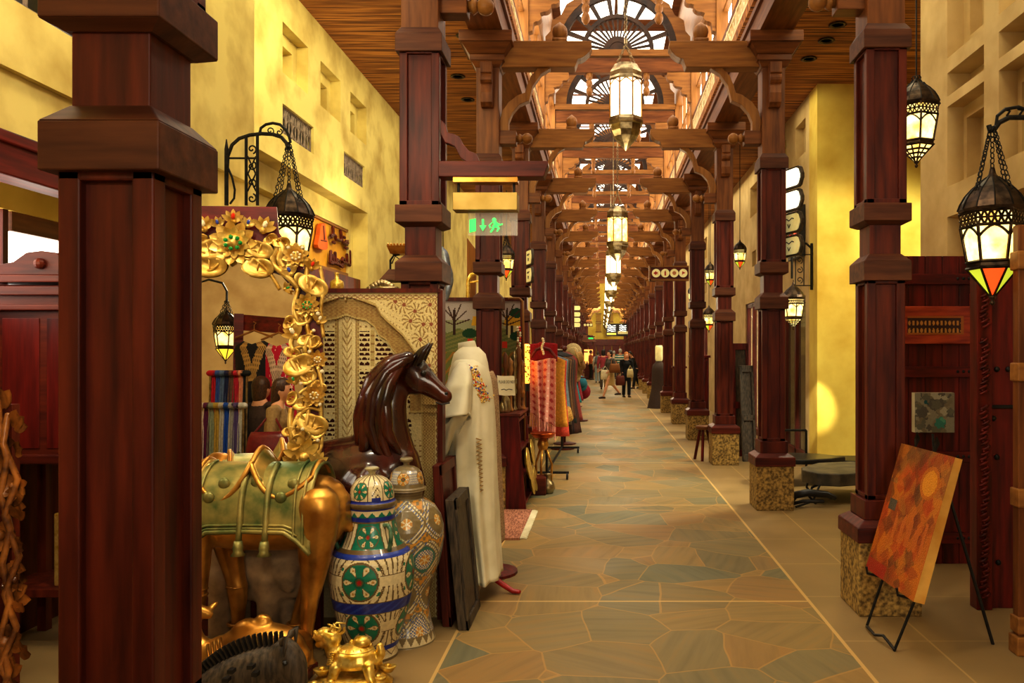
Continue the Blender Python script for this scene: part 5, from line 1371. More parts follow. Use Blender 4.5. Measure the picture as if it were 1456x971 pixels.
# ================================================================ embroidered landscape behind column
M['tapestry'] = attr_mat('embroidered_wool', .9, 0, .4, 0, 140)
Y0 = 8.75; f = PXf(Y0)
def land(px, py):
    sky = srgb(188,176,178) if py < 455 else srgb(160,160,130)
    c = sky
    if py > 470+3*sin(px*.2): c = srgb(134,132,76) if int(py/3+px/9)%2 else srgb(110,116,66)
    if py > 500: c = srgb(116,120,60) if int(px/4+py/5)%3 else srgb(170,120,50)
    for cx in (646,721):
        if abs(px-cx) < 1.6 and 440 < py < 476: return srgb(60,34,24)
        for k in range(7):
            a = radians(20+k*23); l_ = 24
            dx, dy = px-cx, 462-k%3*4-py
            along = dx*cos(a)+dy*sin(a); perp = abs(-dx*sin(a)+dy*cos(a))
            if 0 < along < l_ and perp < .9: return srgb(76,46,32)
    for cx, cy in ((668,474),(735,445),(736,478)):
        if hypot(px-cx, (py-cy)*1.6) < 11: return srgb(26,70,40)
    for x0 in (676,722):
        if x0-6 < px < x0+20 and 450 < py < 463 and px > x0-6+(463-py)*.2: return srgb(214,166,40)
        if x0 < px < x0+18 and 463 <= py < 480: return srgb(222,206,150) if not (x0+4 < px < x0+8) else srgb(60,44,30)
    if (int(px/7)*37+int(py/9)*17)%23 == 0 and py > 482: return srgb(214,60,30)
    return c
q = MB(); q.grid(120, 100, lambda u, v: tuple(f(lerp(628,741,u), lerp(427,560,v))), lambda u, v: land(lerp(628,741,u), lerp(427,560,v)))
t = thing('embroidered_panel', 'embroidered landscape with bare trees and yellow cottages behind the second left column', 'tapestry', (f(685,0).x, Y0, 0))
q.build('embroidery', 'tapestry', t)
q = MB()
for a, b_, c, d in ((625,629,424,562),(740,745,424,562),(625,745,423,428)): 
    p, r_ = f(a, d), f(b_, c); q.box(p.x, r_.x, Y0-.02, Y0+.03, p.z, r_.z)
q.build('frame', 'wood_dark_z', t)
q = MB(); q.box(f(625,0).x, f(745,0).x, Y0+.01, Y0+.03, 0, f(0,424).z); q.build('backing', 'wood_dark_z', t)
# ================================================================ exit sign on its arm
Y0 = 4.92; f = PXf(Y0)
t = thing('exit_sign', 'green running-man exit sign hanging under a brass box from the second left column', 'sign', tuple(f(690,335)))
q = MB(); q.prism([(f(626,0).x, f(0,254).z),(f(626,0).x, f(0,232).z),(f(780,0).x, f(0,232).z),(f(780,0).x, f(0,237).z),(f(774,0).x, f(0,254).z)], Y0-.06, Y0+.06, 'y'); ar = q.build('wooden_arm', 'wood_dark_x', t, bevel=.004)
q = MB(); K = [(628,172),(634,178),(637,190),(646,192),(654,196),(659,206),(668,216),(678,220),(683,232)]; I = [(628,192),(630,196),(634,204),(640,206),(648,210),(652,218),(656,226),(664,231),(670,232)]
q.strip([(f(*p).x, f(*p).z) for p in K], [(f(*p).x, f(*p).z) for p in I], Y0-.03, Y0+.03, 'y'); q.build('scroll_brace', 'wood_dark_z', t, bevel=.003)
def bxp(q, x0, x1, y0, y1, d0, d1): a, b_ = f(x0,y1), f(x1,y0); return q.box(a.x, b_.x, Y0+d0, Y0+d1, a.z, b_.z)
q = MB(); bxp(q, 646,737,254,261,-.05,.05); q.build('mounting_plate', 'brass', t)
q = MB()
for px in (652,731): q.tube([f(px,261), f(px,277)], .008, 6)
q.build('hanger_rod', 'iron', t)
q = MB(); bxp(q, 646,737,276,301,-.06,.06); q.build('lamp_box', noise_mat('polished_brass_box', srgb(150,124,62), srgb(186,162,98), 3, rough=.4, metal=.8), t, bevel=.004)
q = MB(); bxp(q, 666,736,302,335,-.006,.006); gp = q.build('clear_panel', 'acrylic', t)
def flat(q, poly, d=-.012): 
    n = len(poly); q.add([f(x,y,d) for x, y in poly], [tuple(range(n))]); return q
q = MB(); flat(q, [(668,313),(677,311),(677,329),(668,331)]); 
flat(q, [(685.5,312),(688.5,312),(688.5,321),(692,321),(687,329),(682,321),(685.5,321)])
q.add([f(703+3*cos(i*pi/5), 313+3*sin(i*pi/5), -.012) for i in range(10)], [tuple(range(10))])
for poly in ([(701,316),(706,315),(708,321),(704,323)],[(706,316),(711,319),(715,318),(715,320),(710,321.5),(705,319)],[(701,317),(697,321),(699,324),(697,325),(695,321),(700,316)],[(704,321),(708,321),(711,325),(708,330),(706,329),(708,325),(703,323)],[(704,321),(703,326),(699,331),(697,330),(700,325),(701,320)]): flat(q, poly)
q.build('pictogram', 'sign_green', gp)
# ================================================================ left wall sign with raised lettering and lute
t = thing('shop_sign', 'yellow shop sign with raised dark lettering and an orange lute on the left wall', 'sign', (-3.5, 9.9, 2.6))
XS = -3.44
MB().box(XS-.06,XS,9.02,10.66,2.66,3.23).build('sign_board', noise_mat('mustard_sign', srgb(206,146,24), srgb(226,168,44), 4, rough=.6), t, bevel=.006)
q = MB(); 
for a, b_, c, d in ((8.98,9.05,2.62,3.27),(10.63,10.70,2.62,3.27),(8.98,10.7,2.60,2.67),(8.98,10.7,3.22,3.28)): q.box(XS-.05,XS+.03,a,b_,c,d)
q.build('sign_frame', 'wood_honey_y', t)
def sg(zx, zy):   # zoomed pixel -> point on the sign face (perspective undone)
    px, py = 430+zx/7.47, 290+zy/7.47; Y = XS*F/(px-CX); return Vector((XS+.02, Y, H-(py-CY)*Y/F))
q = MB(); lute = [(130,250),(140,215),(165,205),(182,215),(190,290),(196,360),(208,400),(208,470),(190,488),(140,484),(108,462),(100,430),(110,380),(122,330)]
pts = [sg(*p) for p in lute]; n = len(pts); o_ = Vector((.05,0,0)); q.add(pts+[p+o_ for p in pts], [tuple(range(n)), tuple(range(2*n-1,n-1,-1))]+[((i+1)%n,i,n+i,n+(i+1)%n) for i in range(n)]); lo = q.build('lute_relief', noise_mat('orange_paint', srgb(196,84,16), srgb(222,110,30), 5, rough=.5), t)
q = MB(); q.tube([sg(160,230)+o_, sg(170,380)+o_], .012, 5); q.tube([sg(135,385)+o_, sg(195,395)+o_], .008, 5); q.build('lute_strings', 'wood_dark_z', lo)
q = MB()
strokes = [[(290,250),(292,300),(286,345),(262,352),(270,335),(300,330),(318,340),(322,375),(350,385),(372,390),(382,370),(372,285)],[(372,285),(378,350),(392,400),(412,420),(440,432),(452,412),(448,395),(428,398),(420,412)],[(292,405),(306,412)],[(425,465),(445,470)],[(408,352),(416,358)],
  [(470,505),(472,650)],[(440,540),(444,630),(468,652)],[(440,630),(418,625),(410,590),(395,575),(385,600),(398,622),(412,620)],[(398,640),(370,655),(350,640),(350,600),(338,590),(328,612),(345,640)],[(340,640),(318,628),(315,560),(312,520)],[(318,628),(290,622),(285,545)],[(290,622),(262,600),(268,505)],[(258,625),(285,632)],[(372,660),(395,668)]]
for s_ in strokes: q.tube([sg(*p)+Vector((.02,0,0)) for p in s_], .022, 6, round_=True)
q.build('raised_lettering', 'wood_dark_y', t)
q = MB(); q.box(-3.53,-3.3,8.6,11.0,0,2.6); struct(q.build('door_2', 'wood_red_z'))
# awning lantern and hanging ornaments further along the left wall
Y0 = 6.3; f = PXf(Y0)
hex_lantern('hanging_lantern', 'small lit lantern between the second and third left columns', tuple(P(720,335,10.4)), .22, .12, .2, cord=.6)
Y0 = 9.2; f = PXf(Y0)
t = thing('wall_lamp', 'small brown metal wall lamp with a frilled canopy left of the second column', 'lamp', tuple(f(563,395)))
q = MB(); a = f(556,355); b_ = f(590,348); q.frus(f(558,0).x, f(590,0).x, Y0-.1, Y0+.1, f(0,362).z, f(554,0).x, f(594,0).x, Y0-.14, Y0+.14, f(0,351).z)
for i in range(9): q.ball(f(555+i*4.5, 349, -.1), .014, 6)
q.build('canopy', 'brass', t)
q = MB(); q.tube([f(555,400), f(555,370), f(560,363), f(568,362)], .012, 6); q.tube([f(557,375), f(562,364), f(572,372), f(574,390)], .008, 6); q.build('bracket_arm', 'iron', t)
q = MB(); q.frus(f(546,0).x, f(572,0).x, Y0-.2, Y0+.2, f(0,400).z, f(556,0).x, f(572,0).x, Y0-.1, Y0+.1, f(0,384).z); q.build('lamp_shade', 'collar', t)
Y0 = 7.2; f = PXf(Y0)
t = thing('hanging_ornament', 'dangling blue-grey and gold metal bird ornament right of the second left column', 'ornament', tuple(f(632,425)))
q = MB(); side_tube(q, f, [(627,352,3),(632,362,6),(634,378,7),(637,392,8),(640,400,5),(636,412,6),(634,424,4)], Y0, .7); blob(q, .008, 2).build('figure', noise_mat('blue_grey_metal', srgb(96,106,124), srgb(160,166,176), 14, rough=.35, metal=.6), t, smooth=True)
q = MB(); side_tube(q, f, [(622,350,2),(624,366,3.5),(628,378,4),(630,392,3),(626,402,3)], Y0, .8); q.build('gold_tail', 'gold', t, smooth=True)
q = MB(); side_tube(q, f, [(631,402,3.5),(634,408,4),(632,412,2)], Y0, .8); q.build('red_breast', 'gem_red', t, smooth=True)
q = MB(); q.tube([f(630,352), f(630,240)], .004, 4); q.build('cord', 'iron', t)
Y0 = 9.4; f = PXf(Y0)
t = thing('brass_hook_stand', 'curved gold stand behind the embroidered landscape panel', 'stand', (f(668,0).x, Y0, 0))
q = MB(); q.tube([Vector((f(665,0).x,Y0,0)), f(665,424), f(666,398), f(670,391), f(680,387), f(688,388)], .025, 8); q.build('stem', 'gold_bright', t, smooth=True)
q = MB(); q.tube([f(665,402), f(690,398)], .012, 6); q.lathe([(0,0),(.2,0),(.18,.03),(0,.04)], 16, (f(665,0).x,Y0,0)); q.build('foot', 'gold_bright', t)
q = MB(); p = P(664,338,10.2); p2 = P(680,440,10.2); q.add([(p.x,10.2,p.z),(p2.x,10.0,p.z-.18),(p2.x,10.0,0),(p.x,10.2,0),(p.x,10.25,p.z),(p2.x,10.05,p.z-.18),(p2.x,10.05,0),(p.x,10.25,0)], [(0,1,2,3),(7,6,5,4),(0,4,5,1),(1,5,6,2),(2,6,7,3),(3,7,4,0)])
tag(q.build('leaning_plank', 'wood_mid_z'), 'plain brown wide wooden plank standing behind the gold curved stand', 'panel')
# items standing on the wall cabinet under the yellow sign
t = thing('brass_bottle', 'small brass bottle on the ledge under the yellow shop sign', 'bottle', tuple(P(479,416,8.6)))
q = MB(); q.lathe([(0,0),(.07,0),(.075,.08),(.07,.12),(.025,.15),(.02,.2),(.03,.215),(0,.22)], 14, P(479,416,8.6)); q.build('bottle_body', 'gold_bright', t, smooth=True)
a, b_ = P(455,416,8.6), P(560,416,8.6); tag(MB().box(a.x,b_.x,8.3,8.9,0,a.z).build('display_cabinet', 'wood_mid_z', bevel=.01), 'brown display cabinet behind the white screen under the shop sign', 'cabinet')
# ================================================================ left foreground: carved panel and cabinet in the shop opening
Y0 = 3.55; f = PXf(Y0); S = Y0/F
cp = thing('wood_carving', 'tall carved brown wooden panel of leaves and flowers at the left edge of the picture', 'carving', (f(0,0).x, Y0, 0))
q = MB(); q.box(f(-40,0).x, f(12,0).x, Y0+.02, Y0+.07, 0, 1.38); q.build('board', 'wood_dark_z', cp)
M['carved_brown'] = noise_mat('waxed_carved_wood', srgb(84,44,18), srgb(184,118,50), 12, rough=.35, coat=.3)
random.seed(11)
def rot4(px, py, dy, rz): return Matrix.Translation(f(px,py,dy)) @ Matrix.Rotation(pi/2, 4, 'X') @ Matrix.Rotation(rz, 4, 'Z')
for i, (px, py, r, a) in enumerate(((6,580,20,1.6),(20,608,20,.6),(2,630,22,1.9),(22,640,14,.2),(8,668,20,2.4),(24,690,18,-.6),(10,716,22,.4),(26,738,16,1.1),(4,760,22,2.0),(24,775,14,.3),(14,800,20,-.8),(26,822,16,.9),(8,850,28,.5),(30,870,14,1.5),(12,910,24,2.2),(28,930,18,.7),(6,960,24,1.0),(26,985,20,2.6),(-10,600,20,2.2),(-12,700,22,2.6),(-12,800,24,2.0),(-14,900,24,1.4))):
    q = MB(); q.X = rot4(px, py, 0, a)
    if i%3 == 2:
        for k in range(7): petal(q, 2*pi*k/7, r*S, r*S*.34, .03, .01)
        q.ball((0,0,.02), r*S*.35, 8); q.build('flower', 'carved_brown', cp, smooth=True)
    else:
        for k in (-.5,0,.5): petal(q, k, r*S*1.5, r*S*.42, .03+.02*(i%2), 0)
        q.build('leaf_spray', 'carved_brown', cp, smooth=True)
for pts in ([(8,990),(22,950),(6,900),(24,850),(8,800),(24,750),(6,700),(20,650),(4,600),(6,570)],[(26,985),(10,940),(28,890),(16,840),(32,790),(16,730),(30,680),(14,630),(16,590)]):
    q = MB(); q.tube([f(x,y,-.02-.02*(i%2)) for i, (x,y) in enumerate(pts)], .014, 8, round_=True); q.build('stem', 'carved_brown', cp, smooth=True)
Y0 = 4.25
t = thing('cabinet', 'dark mahogany cabinet with carved crest in the left shop opening', 'cabinet', (-3.0, 4.4, 0))
q = MB(); q.box(-3.28,-2.72,4.22,4.62,1.04,1.98); q.build('case', 'wood_dark_x', t, bevel=.008)
q = MB(); pass
for a_, b__, z0_, z1_ in ((-3.31,-2.70,1.92,1.97),(-3.33,-2.68,1.99,2.03),(-3.30,-2.71,1.84,1.87),(-3.31,-2.70,1.02,1.07)): MB().box(a_,b__,4.18,4.64,z0_,z1_).build('moulding', 'wood_dark_x', t, bevel=.006)
q = MB(); q.prism([(-3.28,2.03),(-2.72,2.03),(-2.74,2.08),(-2.85,2.10),(-2.92,2.15),(-3.0,2.16),(-3.08,2.15),(-3.15,2.10),(-3.26,2.08)], 4.2, 4.26, 'y'); q.ball((-3.0,4.19,2.09), .03, 10); q.build('crest', 'wood_dark_x', t, bevel=.004)
q = MB()
for x in (-3.25,-2.75):
    for y in (4.25,4.58): q.box(x-.025,x+.025,y-.025,y+.025,0,1.04)
q.box(-3.28,-2.72,4.22,4.62,.3,.34); q.build('stand', 'wood_dark_z', t)
q = MB(); q.box(-3.22,-3.02,4.215,4.22,1.1,1.8); q.box(-2.98,-2.78,4.215,4.22,1.1,1.8); q.build('door', 'wood_red_z', t, bevel=.003)
for i, (x, z, lb) in enumerate(((-2.93,.86,'small gilt box under the dark mahogany cabinet'),(-2.93,.70,'brass tray box below the gilt box under the cabinet'))):
    pass
tag(MB().box(-2.99,-2.80,4.28,4.5,.34,.74).build('gilt_box', 'gold_bright', bevel=.01), 'gilt box on the low shelf under the mahogany cabinet', 'box')
tag(MB().box(-2.98,-2.82,4.30,4.48,.74,.98).build('cream_box', 'sign_cream', bevel=.01), 'cream box stacked on the gilt box under the mahogany cabinet', 'box')
# ================================================================ red shelf stand with canes and brass, rug
Y0 = 8.15
t = thing('display_stand', 'sloping dark red wooden display stand right of the second left column', 'stand', (-.9, Y0, 0))
f = PXf(8.04); x0 = f(712,0).x; x1 = f(748,0).x; xt = f(737,0).x; zt = f(0,592).z
q = MB(); q.prism([(x0,0.0),(x1,0.0),(xt,zt),(x0,zt)], 8.86, 8.9, 'y'); q.build('side_panel', 'wood_red_z', t, bevel=.004); q = MB(); q.prism([(x0,0.0),(x1,0.0),(xt,zt),(x0,zt)], 8.04, 8.08, 'y'); q.build('side_panel', 'wood_red_z', t, bevel=.004)
q = MB()
for z in (.05,.32,.60,.90): q.box(x0,lerp(x1,xt,z/zt),8.06,8.88,z,z+.03)
q.build('shelf', 'wood_red_y', t); MB().box(x0,x0+.02,8.06,8.88,0,zt).build('back', 'wood_red_y', t)
MB().box(x0-.01,xt+.02,8.02,8.92,zt,zt+.03).build('top', 'wood_dark_y', t, bevel=.004)
for i, (y, z, r) in enumerate(((8.2,.45,.17),(8.45,.24,.16),(8.7,.5,.15),(8.75,.2,.14))):
    xx = lerp(x1,xt,z/zt)+.02; q = MB(); q.X = Matrix.Translation((xx,y,z)) @ Matrix.Rotation(radians(82),4,'Y')
    q.lathe([(0,0),(r*.7,.004),(r*.8,.02),(r,.028),(r*.98,.036),(r*.78,.03),(0,.014)], 24); tag(q.build('brass_tray', 'gold_bright', smooth=True), 'round brass tray leaning on the red stand, %s from the camera'%ORD[i], 'tray', 'brass trays on the red stand')
for i, (px, top, r, mt) in enumerate(((716,500,.020,'wood_mid_z'),(721,508,.024,'wood_honey_z'),(726,498,.018,'pewter'),(731,490,.022,'wood_mid_z'),(735,512,.022,'carved_brown'))):
    b0 = Vector((f(px,0).x, 8.2+.1*i, zt+.03)); h_ = f(0,top).z-b0.z; q = MB()
    q.lathe([(r*1.6,0),(r*1.8,.02),(r,.05),(r*.9,h_*.3),(r*1.5,h_*.34),(r*.9,h_*.38),(r*.9,h_*.7),(r*1.6,h_*.76),(r*1.2,h_*.86),(r*1.5,h_*.92),(0,h_)], 10, b0)
    tag(q.build('carved_cane', mt, smooth=True), 'upright carved figure cane on the red stand, %s from the left'%ORD[i], 'cane', 'canes on the red stand')
for i, (px, h_) in enumerate(((714,.22),(718,.30))):
    q = MB(); b0 = Vector((f(px,0).x, 8.12, zt+.03)); q.lathe([(0,0),(.04,0),(.05,.03),(.045,h_*.45),(.018,h_*.6),(.016,h_*.85),(.028,h_*.92),(0,h_)], 14, b0)
    tag(q.build('brass_vase', 'pewter', smooth=True), 'small %s metal vase at the front edge of the red stand'%('short' if i == 0 else 'taller'), 'vase', 'vases on the red stand')
Ys = 7.98; fs_ = PXf(Ys)
t = thing('paper_notice', 'white paper notice with black lettering in front of the canes', 'notice', tuple(fs_(720,562)))
q = MB(); q.grid(8, 8, lambda u, v: tuple(fs_(lerp(708,733,u)+1.5*v*(1-u)-1.5*(1-v), lerp(535,563,v)+(1-u)*-1.5+.6*sin(u*5), .01*sin(u*4)))); q.build('paper', M.setdefault('paper', noise_mat('white_paper', srgb(226,218,190), srgb(240,234,212), 5, rough=.8)), t)
def text_mesh(body, size, M4, mat, parent, name='lettering'):
    cu = bpy.data.curves.new('txt', 'FONT'); cu.body = body; cu.size = size; cu.extrude = .001; cu.align_x = 'CENTER'; cu.align_y = 'CENTER'
    o = bpy.data.objects.new('txt', cu); C.objects.link(o); bpy.context.view_layer.update()
    me = bpy.data.meshes.new_from_object(o.evaluated_get(bpy.context.evaluated_depsgraph_get()))
    q = MB(); q.X = M4; q.add([tuple(v.co) for v in me.vertices], [tuple(p.vertices) for p in me.polygons]); bpy.data.objects.remove(o)
    return q.build(name, mat, parent)
face = Matrix.Rotation(pi/2, 4, 'X')
text_mesh('PLEASE DO NOT', .0225, Matrix.Translation(fs_(721,543,-.02)) @ Matrix.Scale(1.0,4) @ face @ Matrix.Scale(1.9,4,(0,1,0)), 'black', t)
q = MB(); q.tube([fs_(713,554,-.02), fs_(717,553,-.02), fs_(720,554.5,-.02), fs_(724,553,-.02), fs_(729,554,-.02)], .004, 4); q.build('handwriting', 'black', t)
q = MB(); q.box(P(690,0,7.4).x, P(749,0,7.4).x, 6.75, 7.98, 0, .02); 
rg = q.build('rug_pile', noise_mat('pink_brown_rug', srgb(120,70,50), srgb(186,130,104), 14, (6,1,1), .95, bump=.3)); tag(rg, 'pinkish brown fringed rug on the floor before the red stand', 'rug')
q = MB(); x = P(749,0,7.4).x
for i in range(40): y = 6.78+i*.03; q.tube([(x,y,.012),(x+.03,y+.01*sin(i),.012),(x+.06,y+.012*sin(i*2.1),.006)], .006, 4)
q.build('fringe', 'white_cloth', rg)
# ================================================================ necklaces, mosaic lamp, pink shawl rack
Y0 = 8.6; f = PXf(Y0)
for i, (px, cols, lb) in enumerate(((739,('gem_red','gem_clear'),'red and white bead string hanging from a gilt rail beside the amber lamp'),(736,('gem_clear','carved_brown'),'brown and white bead string hanging left of the red bead string'))):
    q = MB(); 
    for k in range(34): q.cur = (k//2)%2; q.ball(f(px+.8*sin(k*.5), 466+k*3.7), .016, 6)
    tag(q.build('bead_string', list(cols), smooth=True), lb, 'beads', 'bead strings by the red stand')
t = thing('garment_rail', 'pale pole rail from which the bead strings hang', 'rail', (f(741,0).x, Y0, 0))
q = MB(); q.tube([f(722,424), f(738,424), f(743,428), f(744,460), Vector((f(746,0).x,Y0+.1,.02))], .012, 8); q.build('pole', 'wood_honey_z', t, smooth=True)
Y0 = 9.6; f = PXf(Y0)
t = thing('mosaic_lamp', 'glowing amber mosaic column lamp left of the pink shawl', 'lamp', (f(746,0).x, Y0, 0))
q = MB(); q.lathe([(.055,f(0,545).z),(.062,f(0,542).z),(.062,f(0,492).z),(.05,f(0,489).z)], 14, (f(746,0).x,Y0,0)); q.build('glass_column', 'amber', t)
q = MB(); random.seed(4)
for i in range(60):
    a = random.uniform(-1.5,1.5); z = random.uniform(f(0,543).z, f(0,491).z); q.ball((f(746,0).x+.064*sin(a), Y0-.064*cos(a), z), .011, 5)
q.build('dark_tesserae', 'carved_brown', t)
q = MB(); q.lathe([(.066,f(0,556).z),(.066,f(0,545).z),(0,f(0,544.5).z)], 14, (f(746,0).x,Y0,0)); q.lathe([(.10,0),(.10,.03),(.02,.05),(.02,f(0,556).z)], 12, (f(746,0).x,Y0,0)); q.build('base', 'black', t)
Y0 = 9.9; f = PXf(Y0)
t = thing('clothes_rack', 'wheeled metal clothes rack holding the pink shawl', 'rack', (f(790,0).x, Y0+1, 0))
zr = f(0,497).z; xa = f(777,0).x; xb = P(799,0,12.6).x
q = MB(); q.tube([(xa,9.9,zr),(xb,12.6,zr)], .014, 8); q.build('rail', 'pewter', t)
q = MB()
for y, x in ((9.95,xa),(12.55,xb)): q.tube([(x,y,.09),(x,y,zr)], .016, 8); q.tube([(x-.28,y,.09),(x+.28,y,.09)], .016, 8)
q.tube([(xa,9.95,.09),(xb,12.55,.09)], .016, 8); q.build('frame', 'iron', t)
for y, x in ((9.95,xa),(12.55,xb)):
    for s in (-.26,.26):
        q = MB(); q.X = Matrix.Translation((x+s,y,.045)) @ Matrix.Rotation(pi/2,4,'Y'); q.lathe([(.02,-.015),(.043,-.012),(.043,.012),(.02,.015)], 12); q.build('castor', 'black', t)
t = thing('shawl', 'pink patterned fringed shawl hanging at the front of the clothes rack', 'shawl', tuple(f(772,612)))
def shw(u, v):
    e = .9 if False else 1
    px = lerp(754,791,u)+2*v*sin(u*7)+(-2*v if u > .5 else 1*v); py = lerp(511,lerp(585,606,u) if True else 600,v)+2*sin(u*6); return tuple(f(px,py,-.12+.035*sin(u*16)))
PK = srgb(240,168,150); PD = srgb(206,84,80); PL = srgb(248,206,186)
def shc(u, v):
    a = (u*4)%1-.5; r_ = (v*8.5)%1-.5
    b_ = (u*4+.5)%1-.5
    if abs(a)*1.1+abs(r_)*1.2 < .34: return PD
    if abs(b_)*1.3+abs(abs(r_)-.5)*1.6 < .22: return PL
    return PK
q = MB(); q.grid(60, 70, shw, shc); q.build('shawl_cloth', 'attr_cloth', t, smooth=True, solid=.006)
q = MB()
for i in range(26): u = i/25; p = Vector(shw(u,1)); q.tube([p, p+Vector((.008*sin(i*3),0,-.08)), p+Vector((.012*sin(i*2),-.01,-.17-.04*sin(i)))], .007, 4)
q.build('fringe', fabric((240,170,152)), t)
q = MB(); q.tube([f(756,508,-.12), f(764,497,-.1), f(772,494,-.1), f(782,497,-.1), f(791,508,-.12)], .02, 8); q.build('hanger', 'wood_red_x', t)
q = MB()
for i in range(9): q.ball(f(773+1.2*sin(i), 482+i*2.6, -.16), .018, 6)
tag(q.build('bead_bundle', 'gem_clear', smooth=True), 'bundle of silver beads hanging above the pink shawl', 'beads')
q = MB(); q.grid(10,10, lambda u,v: tuple(f(lerp(754,791,u)+3*sin(u*9), lerp(486,511,v)+6*abs(u-.5), .02+.06*sin(u*10))))
tag(q.build('red_scarf', fabric((168,20,30)), smooth=True, solid=.01), 'dark red gathered scarf behind the silver beads above the pink shawl', 'scarf')
gs = [(232,168,60,'mustard'),(226,90,70,'coral'),(140,160,180,'pale blue'),(120,110,90,'olive grey'),(72,50,40,'dark brown'),(150,110,70,'tan'),(60,40,36,'black brown'),(104,64,40,'russet'),(50,60,60,'charcoal green')]
for i, (r_, g_, b__, nm) in enumerate(gs):
    y = 10.2+i*.27; x = lerp(xa,xb,(y-9.9)/2.7); L_ = (.95,1.1,.8,1.0,1.15,.95,1.2,1.0,1.1)[i]
    t = thing('hanging_garment', '%s garment on the clothes rack, %s behind the pink shawl'%(nm, ORD[i]), 'garment', (x, y, zr-L_), 0, 'garments on the clothes rack')
    def gf(u, v, x=x, y=y, L_=L_, i=i):
        w = interp([(0,.10),(.06,.44),(.4,.40),(1,.5)], v); return (x+(u-.5)*w, y+.035*sin(u*12+i)*v+.02*sin(u*5), zr-.05-L_*v-.05*abs(u-.5)*(1-v))
    q = MB(); q.grid(16, 14, gf); q.build('cloth', fabric((r_,g_,b__)), t, smooth=True, solid=.02)
    q = MB(); q.tube([(x-.19,y,zr-.09),(x,y,zr-.03),(x+.19,y,zr-.09)], .009, 6); q.tube([(x,y,zr-.03),(x,y,zr+.02)], .005, 5); q.build('hanger', 'iron', t)
q = MB(); p = P(803,590,10.6); q.X = Matrix.Translation(p) @ Matrix.Rotation(radians(75),4,'Y'); q.lathe([(0,.10),(.08,.10),(.10,.08),(.11,.0),(.21,-.02),(.22,-.01),(.12,.015)], 20)
tag(q.build('straw_hat', noise_mat('straw', srgb(176,130,60), srgb(222,180,100), 40, rough=.9), smooth=True), 'yellow straw hat hanging at the end of the clothes rack', 'hat')
# low brass pieces on the floor by the rack
Y0 = 9.2; f = PXf(Y0)
t = thing('brass_brazier', 'round copper tray on a low brass stand in front of the pink shawl', 'brazier', (f(772,0).x, Y0, 0))
c = (f(772,0).x, Y0, 0)
q = MB(); q.lathe([(0,f(0,622).z),(.11,f(0,622).z),(.145,f(0,617).z),(.15,f(0,615).z),(.10,f(0,619).z),(0,f(0,620).z)], 24, c); q.build('tray', noise_mat('copper', srgb(150,60,24), srgb(214,110,50), 8, rough=.3, metal=.9), t, smooth=True)
q = MB(); q.lathe([(.0,f(0,640).z),(.05,f(0,639).z),(.07,f(0,632).z),(.05,f(0,624).z),(.0,f(0,622).z)], 16, c); 
for k in range(3): a = 2*pi*k/3+.4; q.tube([(c[0]+.04*cos(a),c[1]+.04*sin(a),f(0,638).z),(c[0]+.11*cos(a),c[1]+.11*sin(a),.3),(c[0]+.10*cos(a),c[1]+.10*sin(a),.0)], .014, 6)
q.build('stand', 'brass', t, smooth=True)
q = MB(); q.lathe([(0,0),(.06,0),(.085,.06),(.07,.12),(.03,.15),(.03,.2),(.05,.22),(0,.23)], 16, P(779,657,9.0)-Vector((0,0,P(779,657,9.0).z))); tag(q.build('silver_jug', 'pewter', smooth=True), 'small round silver jug on the floor by the copper tray', 'jug')
q = MB(); b0 = P(765,655,9.0); q.box(b0.x-.12,b0.x+.1,8.85,9.1,0,.2); q.build
tag(q.build('wooden_crate', 'wood_dark_x', bevel=.01), 'small dark wooden chest on the floor under the pink shawl', 'chest')
# robes on stands and goods further along the left side
random.seed(21)
def goods(i, y, px, rgb, L_, lb):
    x = (px-CX)*y/F; z = 1.62 if L_ > 1 else 1.45
    t = thing('garment_stand', lb, 'garment', (x, y, 0), 0, 'garments displayed along the left side')
    def gf(u, v): 
        a = 2*pi*u; r_ = interp([(0,.05),(.05,.15),(.12,.22),(.5,.2),(1,.3)], v)*(1+.07*v*sin(a*6+i)); return (x+r_*cos(a), y+r_*.7*sin(a), z-L_*v)
    q = MB(); q.grid(36, 16, gf); q.build('robe', fabric(rgb), t, smooth=True, solid=.01)
    q = MB(); q.tube([(x,y,.03),(x,y,z+.05)], .02, 8); q.lathe([(0,0),(.2,0),(.2,.02),(0,.035)], 16, (x,y,0)); q.ball((x,y,z+.06), .045, 8); q.build('stand', 'wood_dark_z', t)
for i, (y, px, rgb, L_, nm) in enumerate(((13.1,800,(90,50,36),1.35,'dark brown'),(13.8,803,(150,60,50),1.2,'brick red'),(15.5,800,(60,44,50),1.4,'plum black'),(16.6,806,(40,140,150),.9,'teal'),(18.9,812,(170,60,70),1.0,'raspberry'),(21.6,813,(110,80,60),1.3,'brown'),(22.3,816,(180,150,120),1.2,'beige'),(23.1,818,(120,40,40),1.2,'maroon'))):
    goods(i, y, px, rgb, L_, '%s robe on a stand along the left side, %s from the clothes rack'%(nm, ORD[i]))
